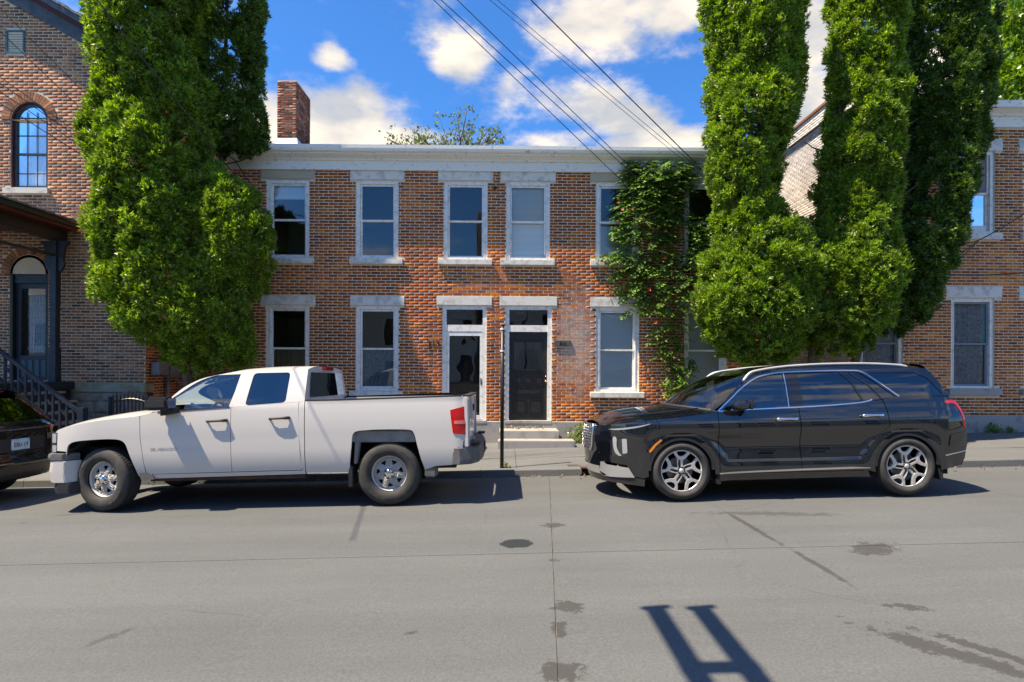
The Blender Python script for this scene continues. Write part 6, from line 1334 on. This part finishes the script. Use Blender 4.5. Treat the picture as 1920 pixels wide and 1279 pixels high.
def sprays(P, D, n_leaf, size, rng, spread=.75, up=.35, wid=.36, tri=False):
    """tufts of narrow scale leaves: P tuft centres, D outward directions"""
    n = len(P); P = np.repeat(P, n_leaf, 0); D = np.repeat(D, n_leaf, 0); k = len(P)
    d = D + rng.normal(size=(k, 3)) * spread; d[:, 2] += up; d /= np.linalg.norm(d, axis=1)[:, None]
    s = rng.normal(size=(k, 3)); s -= d * np.sum(s * d, 1)[:, None]; s /= np.linalg.norm(s, axis=1)[:, None]
    L = size * rng.uniform(.6, 1.35, k)[:, None]; Wd = L * wid * rng.uniform(.7, 1.3, k)[:, None]; B = P + rng.normal(size=(k, 3)) * size * .35
    if tri: return np.stack([B - s * Wd * .5, B + s * Wd * .5, B + d * L], 1).reshape(-1, 3), np.arange(k * 3).reshape(-1, 3)
    nrm = np.cross(d, s); bend = nrm * (L * rng.uniform(-.25, .25, k)[:, None])
    V = np.stack([B, B + d * L * .5 + s * Wd * .5 + bend, B + d * L, B + d * L * .5 - s * Wd * .5 + bend], 1).reshape(-1, 3)
    return V, np.arange(k * 4).reshape(-1, 4)
def stem_surface(prof, Y, n, rng, seed, lump=.16, cover=None, ysq=1.):
    """tufts gathered into rounded clumps over a column traced as (v, u centre, half width) in the photograph at distance Y"""
    pts = [(at(u, v, Y), hw * Y / FPX) for v, u, hw in prof]; z = np.array([p.z for p, r in pts])[::-1]; x = np.array([p.x for p, r in pts])[::-1]; r = np.array([q for p, q in pts])[::-1] * .90
    zz = rng.uniform(z[0], z[-1], n * 5); rr = np.interp(zz, z, r); keep = rng.uniform(0, r.max(), n * 5) < rr; zz = zz[keep]; rr = rr[keep]; xx = np.interp(zz, z, x); th = rng.uniform(0, 2 * np.pi, len(zz))
    keep = (np.sin(th) < .35) | (rng.uniform(0, 1, len(th)) < .4); zz, rr, xx, th = [q[keep][:n] for q in (zz, rr, xx, th)]; k = len(zz)
    rc = rng.uniform(.085, .21, k) * np.clip(rr / .8, .5, 1.15)
    C = np.stack([xx, np.full(k, Y), zz], 1); D = np.stack([np.cos(th), np.sin(th) * ysq, np.zeros(k)], 1)
    lum = (vnoise(C + D * rr[:, None], seed, 3.) + .7 * vnoise(C + D * rr[:, None], seed + 9, 7.)) * lump
    f = np.clip(rr - rc * .75 + lum * np.clip(rr, .3, 1) - rng.uniform(0, 1, k) ** 2.5 * .34 * rr + (rng.uniform(0, 1, k) > .93) * rng.uniform(.03, .16, k), .05, None)
    CC = C + D * f[:, None]
    gap = vnoise(CC, seed + 3, 3.5); g = gap > (-9 if cover is None else cover); CC, D, rc = CC[g], D[g], rc[g]; k = len(CC); m = 24
    d = rng.normal(size=(k * m, 3)); d /= np.linalg.norm(d, axis=1)[:, None]; DD = np.repeat(D, m, 0) + np.array([0, 0, .25]); dot = np.sum(d * DD, 1); d = np.where((dot < -.2)[:, None], d - 2 * DD * dot[:, None], d); d /= np.linalg.norm(d, axis=1)[:, None]
    RC = np.repeat(rc, m)[:, None]; P = np.repeat(CC, m, 0) + d * RC * np.array([1, 1, 1.35]) * (1 - rng.uniform(0, 1, k * m)[:, None] ** 3 * .5)
    return P, d
def trunk(path, rad, parent, name='trunk', n=9):
    m = MB(); q = smooth_poly([tuple(p) for p in path], 4) if len(path) > 2 else path; k = len(q); rs_ = [rad[0] + (rad[1] - rad[0]) * i / (k - 1) for i in range(k)]
    return m.tube([Vector(p) + Vector((random.uniform(-.012, .012), random.uniform(-.012, .012), 0)) for p in q], rs_, n).build(name, BARK, parent, smooth=True)
def arbor(name, label, stems, trunks, nt, mat, seed, leaf=.064, nl=15, group='tall arborvitae trees between the houses'):
    rng = np.random.default_rng(seed); Y0 = stems[0][1]; b = at(trunks[0][0][0], 690, Y0); T = thing(name, label, 'tree', (b.x, Y0, zs(b.x)), group)
    for (px, Y), top, r in [(t[0], t[1], t[2]) for t in trunks]:
        p0 = at(px, 700, Y); p0.z = zs(p0.x) - .05; p1 = at(top[0], top[1], Y); mid = (p0 + p1) / 2 + Vector((random.uniform(-.08, .08), 0, 0)); tr = trunk([p0, p0 + (p1 - p0) * .12 + Vector((random.uniform(-.05, .05), 0, 0)), mid, p1], (r, r * .25), T)
        for k in range(14):
            f = .22 + .7 * k / 14; q = p0 + (p1 - p0) * f; a = random.uniform(0, 6.28); l = random.uniform(.35, .8) * (1 - f * .4)
            trunk([q, q + Vector((math.cos(a) * l * .6, math.sin(a) * l * .6, l * .25)), q + Vector((math.cos(a) * l, math.sin(a) * l, l * .6))], (r * .22, .006), tr, 'branch', 5)
    VS = []; FS = []; o = 0
    for prof, Y, share, cover, lump in stems:
        P, D = stem_surface(prof, Y, int(nt * share), rng, seed + len(VS), lump, cover); V, F = sprays(P, D, nl, leaf, rng, .62, .25, .42, True); VS.append(V); FS.append(F + o); o += len(V)
    raw('crown', np.concatenate(VS), np.concatenate(FS), mat, T); return T
A_ = [(-190, 298, 12), (-140, 298, 60), (-80, 298, 92), (0, 293, 108), (100, 285, 106), (200, 283, 112), (290, 287, 110), (340, 295, 108), (400, 308, 118), (480, 316, 126), (560, 318, 124), (600, 324, 116), (630, 342, 84), (655, 362, 62), (685, 378, 38), (698, 380, 16)]
C_ = [(312, 405, 12), (345, 410, 50), (400, 428, 72), (470, 432, 78), (530, 428, 66), (580, 408, 66), (630, 425, 52), (670, 432, 40), (692, 432, 15)]
B_ = [(-150, 428, 12), (-90, 424, 55), (0, 424, 78), (100, 424, 80), (180, 424, 76), (240, 430, 68), (275, 438, 50), (292, 435, 18)]
arbor('arborvitae_tree', 'broad bright green arborvitae left of the central house, trunk behind the pickup cab', [(A_, 11.9, .72, -1.15, .17), (C_, 11.75, .28, -1.15, .17)], [((368, 11.9), (300, -150), .15), ((385, 11.8), (425, 380), .08)], 1950, ARB, 21)
arbor('arborvitae_tree', 'thin darker arborvitae top rising behind the broad left tree, sky showing through', [(B_, 12.9, 1., -.75, .12)], [((405, 12.9), (430, -100), .11)], 640, ARB_SHADE, 31)
A2 = [(-180, 1412, 12), (-120, 1412, 62), (-50, 1412, 92), (0, 1412, 100), (100, 1412, 99), (180, 1405, 92), (230, 1402, 84), (270, 1396, 78), (320, 1392, 72), (360, 1396, 64), (400, 1408, 66), (450, 1428, 98), (500, 1432, 112), (550, 1420, 116), (600, 1412, 112), (640, 1418, 92), (668, 1428, 60), (688, 1430, 28)]
B2 = [(-200, 1620, 12), (-130, 1620, 50), (-50, 1620, 72), (0, 1624, 74), (100, 1620, 72), (200, 1618, 70), (260, 1615, 72), (310, 1612, 76), (370, 1604, 74), (430, 1592, 78), (460, 1584, 90), (490, 1578, 102), (540, 1580, 106), (590, 1580, 94), (630, 1572, 66), (662, 1565, 30)]
C2 = [(-200, 1768, 12), (-130, 1768, 50), (-40, 1770, 70), (0, 1772, 74), (100, 1776, 76), (200, 1776, 72), (280, 1770, 66), (350, 1755, 64), (420, 1735, 68), (480, 1712, 72), (540, 1692, 70), (590, 1675, 54), (625, 1662, 22)]
arbor('arborvitae_tree', 'bright arborvitae beside the vine, leftmost of the three right trees', [(A2, 11.8, 1., -1.15, .16)], [((1432, 11.8), (1412, -130), .13)], 1400, ARB, 41)
arbor('arborvitae_tree', 'bright arborvitae in the middle of the three right trees', [(B2, 11.9, 1., -1.15, .16)], [((1500, 11.9), (1615, -130), .12)], 1250, ARB, 51)
arbor('arborvitae_tree', 'shaded dark arborvitae nearest the right house', [(C2, 12.4, 1., -1.2, .15)], [((1570, 12.3), (1770, -130), .12)], 1050, ARB_SHADE, 61)
# ---------------------------------------------------------------- far maple and the sparse tree behind the roof
def leafy(name, label, base, blobs, n, size, mat, seed, trunk_r, wid=.75, group=None):
    rng = np.random.default_rng(seed); T = thing(name, label, 'tree', base, group); VS = []; FS = []; o = 0; c0 = Vector(blobs[0][0])
    tr = trunk([Vector(base), Vector(base) * .5 + c0 * .5 + Vector((.1, 0, 0)), c0], (trunk_r, trunk_r * .3), T)
    for c, r in blobs:
        c = np.array(c); r = np.array(r); k = int(n * (r[0] * r[2]) / sum(b[1][0] * b[1][2] for b in blobs)); d = rng.normal(size=(k, 3)); d /= np.linalg.norm(d, axis=1)[:, None]
        P = c + d * r * (1 - rng.uniform(0, 1, k)[:, None] ** 2 * .5) * (1 + .12 * vnoise(d * r, seed, 3.)[:, None]); V, F = sprays(P, d, 7, size, rng, 1., -.1, wid); VS.append(V); FS.append(F + o); o += len(V)
        trunk([c0 * .55 + Vector(base) * .45, (c0 + Vector(c)) / 2, Vector(c)], (trunk_r * .4, .03), tr, 'branch', 6)
    raw('crown', np.concatenate(VS), np.concatenate(FS), mat, T)
bl = []
for (u, v, Y, r) in [(1960, 120, 27, 3.0), (1885, 40, 27, 2.2), (1880, 150, 26.5, 1.7), (1990, 20, 27.5, 3.), (1870, 95, 27, 1.6), (1915, 175, 26, 1.8), (2080, 90, 28, 3.2)]:
    p = at(u, v, Y); bl.append((tuple(p), (r, r, r * .9)))
b0 = at(1960, 400, 27); leafy('maple_tree', 'sunlit yellow green maple behind the right house roof', (b0.x, 27, zs(b0.x)), bl, 5200, .20, MAPLE, 71, .3)
# sparse twiggy tree over the ridge
rng = np.random.default_rng(81); Yb = 24.; p0 = at(862, 420, Yb); T = thing('sparse_tree', 'thin leafed tree top poking above the ridge of the central house', 'tree', (p0.x, Yb, 0)); tk = trunk([(p0.x, Yb, 0), (p0.x, Yb, 5), tuple(at(858, 290, Yb))], (.16, .07), T); LP = []
for k in range(26):
    u1 = rng.uniform(722, 955); hmax = 190 + abs(u1 - 855) * .52; v1 = rng.uniform(hmax, 262); q = at(u1, v1, Yb + rng.uniform(-1.2, 1.2)); s0 = at(858 + (u1 - 858) * .2, 300, Yb); mid = (s0 + q) / 2 + Vector((rng.uniform(-.15, .15), 0, -.12)); trunk([s0, mid, q], (.035, .008), tk, 'branch', 5)
    for j in range(16):
        f = rng.uniform(.25, 1.); b = s0 + (q - s0) * f + Vector((rng.normal() * .22, rng.normal() * .2, rng.normal() * .18)); LP.append(tuple(b))
LP = np.array(LP); V, F = sprays(LP, np.tile([0, 0, 1.], (len(LP), 1)), 4, .13, rng, 1.2, -.3, .55); raw('crown', V, F, SPARSE, T)
# ================================================================ trumpet vine on the wall
rng = np.random.default_rng(91); spans = [(316, 1168, 1305, 1.), (340, 1165, 1300, 1.2), (370, 1160, 1280, 1.2), (400, 1152, 1280, 1.1), (430, 1150, 1270, .8), (460, 1158, 1272, .5), (490, 1150, 1300, .6), (520, 1148, 1330, .45), (550, 1162, 1325, .42), (575, 1170, 1320, .35), (600, 1225, 1320, .15), (625, 1222, 1285, .35), (650, 1230, 1290, .28), (675, 1248, 1298, .35), (700, 1250, 1298, .4), (725, 1252, 1295, .45), (750, 1252, 1290, .5)]
pts = []
for (v, a, b, dn) in spans:
    n = int((b - a) * dn * 1.5)
    for k in range(n):
        f = rng.uniform(0, 1); u = a + (b - a) * f; vv = v + rng.uniform(-17, 17); e = 1 - abs(2 * f - 1); pts.append((u, vv, .06 + rng.uniform(.0, .30) * (.35 + e) * (1 if v < 590 else .7)))
for (u0, u1, v0, v1, n) in [(1288, 1345, 400, 500, 200), (1120, 1165, 476, 492, 12)]:
    for k in range(n): pts.append((rng.uniform(u0, u1), rng.uniform(v0, v1), .08 + rng.uniform(0, .16)))
vb = at(1258, 760, YF); VN = thing('trumpet_vine', 'climbing vine with orange flowers on the brick wall, reaching the cornice', 'vine', (vb.x, YF - .1, zs(vb.x)))
def leaflets(P, rng, L=.15):     # pinnate leaves: a drooping rib with paired pointed leaflets
    VS = []
    for (x, y, z) in P:
        a = rng.uniform(-1.2, 1.2); d = np.array([math.sin(a), -.55, -.25 - .35 * rng.uniform()]); d /= np.linalg.norm(d); s = np.cross(d, [0, 0, 1.]); s /= np.linalg.norm(s); s += np.array([0, 0, rng.uniform(-.3, .3)]); l = L * rng.uniform(.7, 1.3); n = np.cross(s, d)
        for k in range(7):
            t = (k // 2) / 3.; b = np.array([x, y, z]) + d * l * (t * 1.15); sg = 0 if k == 6 else (1 if k % 2 else -1); e = d * .55 + s * sg * .85 - np.array([0, 0, .25]) if sg else d; e /= np.linalg.norm(e); w = np.cross(e, n); w /= np.linalg.norm(w) + 1e-6; ll = l * .58; ww = l * .26
            VS += [b, b + e * ll * .45 + w * ww * .5 - n * .01, b + e * ll, b + e * ll * .45 - w * ww * .5 - n * .01]
    V = np.array(VS); return V, np.arange(len(V)).reshape(-1, 4)
PW = []
for (u, v, o) in pts: p = at(u, v, YF - o); PW.append((p.x, p.y, p.z))
V, F = leaflets(PW, rng, .17); raw('foliage', V, F, VINE_M, VN)
STEM = M('vine_stem', (.30, .20, .13), .9, c2=(.18, .12, .08), sc=15)
for path in [[(1248, 770), (1254, 735), (1250, 700), (1240, 660), (1240, 620), (1232, 570), (1222, 520), (1215, 440), (1205, 360)], [(1258, 770), (1262, 730), (1268, 680), (1276, 640), (1277, 610), (1272, 585), (1276, 540), (1285, 480), (1275, 400)], [(1240, 612), (1228, 570), (1218, 540), (1200, 500), (1180, 470)], [(1262, 600), (1254, 560), (1262, 500), (1250, 430), (1240, 350)], [(1277, 560), (1300, 520), (1320, 490), (1335, 460)], [(1225, 672), (1238, 660)]]:
    w = [at(u + random.uniform(-2, 2), v, YF - .05 - random.uniform(0, .03)) for u, v in path]; w[0].z = min(w[0].z, zs(w[0].x) + .02) if path[0][1] > 760 else w[0].z
    trunk(w, (.022 if path[0][1] > 760 else .012, .007), VN, 'stem', 6).data.materials[0] = STEM
ORANGE = M('trumpet_flower', (.62, .12, .035), .6); SALMON = M('trumpet_flower_pale', (.68, .30, .20), .6)
def flower(p, s, mat, par, nm='flower'):
    m = MB(); a = random.uniform(0, 6.28); d = Vector((math.cos(a) * .6, -1, random.uniform(-.5, .3))).normalized(); u = d.orthogonal().normalized(); v = d.cross(u); n = 10; prof = [(0, .10), (.4, .14), (.75, .24), (.95, .42), (1., .62)]; V = []
    for (t, r) in prof:
        for k in range(n): q = 2 * math.pi * k / n; rr = r * s * (1 + (.22 * math.cos(5 * q) if t > .9 else 0)); V.append(Vector(p) + d * t * s * 1.3 + (u * math.cos(q) + v * math.sin(q)) * rr)
    m.add(V, [(i * n + j, i * n + (j + 1) % n, (i + 1) * n + (j + 1) % n, (i + 1) * n + j) for i in range(4) for j in range(n)]); m.build(nm, mat, par, smooth=True)
for (u, v) in [(1238, 362), (1187, 393), (1168, 394), (1207, 411), (1285, 432), (1159, 380), (1160, 418), (1243, 484), (1220, 486), (1258, 510), (1215, 545), (1275, 546), (1340, 470), (1228, 605), (1252, 692), (1232, 622), (1262, 670), (1338, 460), (1245, 434), (1200, 462)]:
    flower(at(u, v, YF - .38), random.uniform(.04, .062), random.choice([ORANGE, ORANGE, SALMON]), VN)
# geraniums on the window sill
FB = thing('potted_flowers', 'small red flowers on the sill of the fifth upper window', 'flowers', tuple(at(1140, 489, YF - .05)))
for k in range(3): flower(at(1131 + random.uniform(-4, 4), 480 + random.uniform(-3, 3), YF - .12), .06, M('red_petal', (.55, .015, .02), .6) if 'red_petal' not in bpy.data.materials else bpy.data.materials['red_petal'], FB)
flower(at(1157, 477, YF - .12), .045, M('magenta_petal', (.35, .03, .18), .6), FB)
Pg = np.array([tuple(at(rng.uniform(1122, 1170), rng.uniform(480, 491), YF - .1 - rng.uniform(0, .08))) for k in range(40)]); V, F = sprays(Pg, np.tile([0, -1., .3], (40, 1)), 5, .06, rng, .9, .2, .8); raw('leaves', V, F, VINE_M, FB)
# ---------------------------------------------------------------- weeds
WEED = leaf_mat('weed_foliage', [(.12, .19, .03), (.18, .26, .05), (.24, .30, .09), (.09, .15, .025)], .35)
def weed(label, u, v, Y, w, h, n, seed, size=.07):
    rng = np.random.default_rng(seed); c = at(u, v, Y); base = (c.x, Y, zs(c.x)); P = np.stack([c.x + rng.normal(size=n) * w * .4, Y + rng.normal(size=n) * w * .25, zs(c.x) + rng.uniform(.02, 1, n) ** 1.2 * h], 1)
    V, F = sprays(P, np.tile([0, -.2, .5], (n, 1)), 5, size, rng, .9, .2, .6); T = thing('weed', label, 'plant', base, 'weeds growing at the foot of the house fronts'); raw('foliage', V, F, WEED, T); m = MB()
    for k in range(7): a = rng.uniform(0, 6.28); m.tube([base, (base[0] + math.cos(a) * w * .3, Y + math.sin(a) * .05, base[2] + h * .6), (base[0] + math.cos(a) * w * .5, Y, base[2] + h * .95)], .004, 4)
    m.build('stem', STEM, T)
weed('leafy pale weed clump right of the black door steps', 1098, 825, 13.05, .42, .40, 110, 101); weed('small weed against the wall just above the SUV grille', 1117, 790, 13.25, .12, .55, 16, 102, .06); weed('tiny weed at the base of the sign post', 950, 866, 9.95, .06, .07, 8, 103, .04)
weed('green weed tuft behind the SUV tail at the foundation', 1862, 812, 13.25, .2, .16, 40, 104, .06); weed('smaller weed tuft further right at the foundation', 1893, 812, 13.25, .1, .1, 18, 105, .05); weed('small weed beside the worn steps of the storm door', 905, 836, 12.2, .08, .1, 12, 106, .04)
# dry leaves on the landing of the black door
rng = np.random.default_rng(111); n = 90; d1 = doors[1]; P = np.stack([rng.uniform(d1[0] - .1, d1[1] - .1, n), YF - .1 - rng.uniform(0, .35, n) ** 1.4, np.full(n, zs(d1[0]) + (ZB - zs(d1[0])) * .70 + .012)], 1); V, F = sprays(P, np.tile([0, 0, .2], (n, 1)), 1, .06, rng, 1., 0, .6)
tag(raw('leaf_litter', V, F, M('dry_leaf', (.16, .10, .055), .9, c2=(.30, .24, .16), sc=20), None, loc=(d1[0], YF - .2, zs(d1[0]))), 'scattered dry leaves on the landing of the black door', 'leaves', kind='stuff')
# ================================================================ sign post, wires, poles
p = at(941, 876, 9.95); t = thing('sign_post', 'slim black post with white bands standing at the kerb before the doors', 'post', (p.x, 9.95, zs(p.x))); ztop = at(941, 611, 9.95).z
MB().tube([(p.x, 9.95, zs(p.x) - .1), (p.x, 9.95, ztop)], .032, 14).build('pole', BLACKM, t, smooth=True)
for v in (617, 658): z = at(941, v, 9.95).z; MB().tube([(p.x, 9.95, z - .014), (p.x, 9.95, z + .014)], .04, 14).build('band', M('white_band', (.8, .82, .85), .4) if 'white_band' not in bpy.data.materials else bpy.data.materials['white_band'], t)
MB().tube([(p.x + .045, 9.95, at(0, 625, 9.95).z), (p.x + .045, 9.95, at(0, 655, 9.95).z)], .006, 6).build('strap', bpy.data.materials['white_band'], t)
MB().tube([(p.x, 9.95, ztop), (p.x, 9.95, ztop + .015)], .036, 14).build('cap', BLACKM, t)
def wire(a, b, sag, r, label, grp, n=22):
    a = Vector(a); b = Vector(b); q = [a + (b - a) * (k / n) - Vector((0, 0, sag * 4 * (k / n) * (1 - k / n))) for k in range(n + 1)]
    tag(MB().tube(q, r, 5).build('cable', CABLE, loc=tuple(b)), label, 'cable', grp)
PT = Vector((-10.2, -2.4, 9.2))
def back(u0, v0, u1, v1, Y1, yend=-2.4):      # a cable that passes through two picture points and ends on the wall
    e = at(u1, v1, Y1); d0 = ray(u0, v0); return e, d0
GRP = 'overhead cables to the central house'
lab = ['leftmost overhead cable crossing the sky to the fifth window', 'second overhead cable from the left in the bundle above the roof', 'third overhead cable of the bundle ending in the vine', 'lower cable of the pair ending right of the vine', 'upper cable of the pair ending right of the vine', 'thick twisted overhead cable furthest right across the sky']
for (u0, v0, u1, v1, r), lb in zip([(818, 0, 1172, 345, .0085), (832, 0, 1290, 420, .0085), (862, 0, 1215, 345, .0085), (924, 0, 1335, 345, .0055), (938, 0, 1345, 345, .0055), (1000, 0, 1395, 395, .012)], lab):
    e = at(u1, v1, YF - .12); d = ray(u0, v0); ym = 11.3; pm = CAM.location + d * (ym / d.y); dirv = (pm - e); s = pm + dirv * 1.6; wire(s, e, .05, r, lb, GRP)
GRP2 = 'service cables crossing before the gabled house'
lab = ['thick cable crossing the left tree down to the central house wall', 'cable passing above the gable vent', 'cable passing just right of the arched window', 'upper cable of the bundle over the arched window', 'middle cable of the bundle over the arched window', 'lower cable of the bundle over the arched window', 'lowest thin cable under the arched window bundle']
for (u0, v0, u1, v1, Y1, r), lb in zip([(186, 0, 478, 375, 13.2, .010), (0, 12, 330, 345, 12.6, .008), (0, 55, 300, 345, 12.6, .008), (0, 140, 320, 375, 12.6, .008), (0, 152, 322, 380, 12.6, .008), (0, 168, 322, 388, 12.6, .008), (0, 190, 325, 398, 12.6, .008)], lab):
    e = at(u1, v1, Y1); d = ray(u0, v0); ym = 7.6 if u0 > 100 else 11.4; pm = CAM.location + d * (ym / d.y); dirv = pm - e; s = pm + dirv * (.5 if u0 > 100 else 1.8); wire(s, e, .04, r, lb, GRP2)
e0 = at(478, 375, 13.3); tag(MB().tube([e0, at(470, 345, 13.3), at(440, 300, 13.05), at(408, 278, 13.0)], .012, 6).build('cable', CABLE, loc=tuple(e0)), 'black drop cable looping from the left cornice end to the first window', 'cable')
GRP3 = 'cables on the right house front'
hub = at(1836, 450, 12.9)
for (u1, v1, Y1, r), lb in zip([(1990, 350, 9.5, .011), (1750, 462, 13.1, .009), (1690, 545, 13.1, .008), (1700, 570, 13.1, .008)], ['cable running up to the right from the splice on the right house', 'short cable from the splice into the dark arborvitae', 'cable drooping from the splice behind the dark arborvitae', 'lowest cable drooping from the splice behind the dark arborvitae']): wire(at(u1, v1, Y1), hub, .06, r, lb, GRP3)
wire(at(1755, 514, 13.28), at(1960, 508, 13.28), .05, .014, 'horizontal black cable sagging along the right house between the storeys', GRP3)
# utility pole behind the camera whose twin bracket arms throw the forked shadow on the street
H = 5.0
def over(u, v): q = atg(u, v); return Vector((q.x - LD.x / -LD.z * (H - q.z), q.y - LD.y / -LD.z * (H - q.z), H))
l0, l1, r0, r1 = over(1228, 1140), over(1290, 1279), over(1313, 1140), over(1392, 1279)
UP_ = thing('utility_pole', 'wooden utility pole with twin bracket arms casting the forked street shadow', 'pole', ((l1.x + r1.x) / 2 , -2.2, SLOPE * l1.x)); px_ = (l1.x + r1.x) / 2
MB().tube([(px_, -2.2, -.3), (px_, -2.2, 9.4)], [.17, .11], 12).build('pole', BARK, UP_, smooth=True)
for a, b in ((l0, l1), (r0, r1)):
    d = (b - a); e = a + d * ((a.y + 2.2) / -d.y) if abs(d.y) > .01 else b; e = Vector((px_ + (a.x - px_) * .9, -2.2, H)); MB().beam(a, e, .10, .10).build('bracket_arm', BARK, UP_); MB().beam(a + Vector((-.085, 0, .0)), a + Vector((.10, .02, .0)), .06, .08).build('end_plate', BARK, UP_)
cx = over(1320, 1252); MB().beam(Vector((l0.x - .05, cx.y, H)), Vector((r0.x + .05, cx.y, H)), .12, .11).build('cross_brace', BARK, UP_); MB().beam(Vector((px_ - 1.1, -2.2, 9.0)), Vector((px_ + 1.1, -2.2, 9.0)), .1, .12).build('crossarm', BARK, UP_)
# ================================================================ houses across the street (seen only as reflections)
def opposite(x0, x1, h, cm, label, roofc, Yw=-9.8):
    t = thing('facing_house', label, 'house', ((x0 + x1) / 2, Yw, SLOPE * x0), 'houses across the street'); z0 = SLOPE * x0 - .4; h += .5; hl = []; n = max(2, int((x1 - x0) / 2.2))
    for k in range(n):
        xc = (x1 - x0) * (k + .5) / n; hl += [(xc - .42, xc + .42, 3.5, 5.1)] + ([(xc - .42, xc + .42, .9, 2.5)] if k % 3 != 1 else [(xc - .48, xc + .48, .25, 2.5)])
    hl = [(a, b, c + SLOPE * x0, d + SLOPE * x0) for a, b, c, d in hl if d < h]
    m = MB(); wall_sheet(m, (x0, Yw, 0), (1, 0, 0), x1 - x0, z0, h, hl, .2, (0, -1, 0)); yb = Yw - 7
    m.add([(x0, Yw, z0), (x0, yb, z0), (x0, yb, h), (x0, Yw, h)], [(0, 1, 2, 3)]).add([(x1, Yw, z0), (x1, yb, z0), (x1, yb, h), (x1, Yw, h)], [(0, 1, 2, 3)]).add([(x0, yb, z0), (x1, yb, z0), (x1, yb, h), (x0, yb, h)], [(0, 1, 2, 3)]); m.build('wall', cm, t)
    for a, b, c, d in hl:
        f = MB().box(x0 + a, x0 + a + .07, Yw - .1, Yw + .02, c, d).box(x0 + b - .07, x0 + b, Yw - .1, Yw + .02, c, d).box(x0 + a + .07, x0 + b - .07, Yw - .1, Yw + .02, d - .07, d).box(x0 + a + .07, x0 + b - .07, Yw - .1, Yw + .02, c, c + .07).build('window', WOODW, t)
        MB().add([(x0 + a, Yw - .06, c), (x0 + b, Yw - .06, c), (x0 + b, Yw - .06, d), (x0 + a, Yw - .06, d)], [(0, 1, 2, 3)]).build('pane', bpy.data.materials['gloss_black_trim'], f)
    ym = (Yw + yb) / 2; m = MB(); m.add([(x0 - .3, Yw + .4, h - .05), (x1 + .3, Yw + .4, h - .05), (x1 + .3, ym, h + 1.5), (x0 - .3, ym, h + 1.5), (x0 - .3, yb - .4, h - .05), (x1 + .3, yb - .4, h - .05)], [(0, 1, 2, 3), (3, 2, 5, 4)]).add([(x0, Yw, h), (x0, ym, h + 1.45), (x0, yb, h)], [(0, 1, 2)]).add([(x1, Yw, h), (x1, ym, h + 1.45), (x1, yb, h)], [(0, 1, 2)]); m.build('roof', roofc, t)
opposite(-30, -15.3, 5.6, M('grey_siding', (.5, .5, .49), .8), 'grey terrace across the street, reflected in the gabled house', SHINGLE); opposite(-15.2, -6.1, 5.4, M('cream_siding', (.62, .58, .5), .8), 'cream house across the street, reflected in the left windows', SHINGLE); opposite(-6, 1.2, 5.6, M('clapboard', (.68, .67, .63), .8), 'pale clapboard house across the street, reflected in the door glass', SHINGLE); opposite(1.3, 9.8, 5.3, M('white_siding', (.66, .64, .6), .8), 'white house across the street, reflected in the black SUV', SHINGLE); opposite(9.9, 30, 5.5, M('buff_siding', (.55, .5, .4), .8), 'buff house across the street, reflected in the SUV tail', SHINGLE)

# grit and leaves in the gutter
rng = np.random.default_rng(121); n = 420; gx = rng.uniform(-7, 9.5, n); gy = YK - .02 - rng.uniform(0, 1, n) ** 3 * .45; P = np.stack([gx, gy, np.array([zg(a, b) + .006 for a, b in zip(gx, gy)])], 1); V, F = sprays(P, np.tile([0, 0, .15], (n, 1)), 1, .045, rng, 1., 0, .55)
tag(raw('gutter_litter', V, F, bpy.data.materials['dry_leaf'], None, loc=(1, YK - .1, zg(1, YK))), 'dry leaves and grit lying along the gutter', 'leaves', kind='stuff')
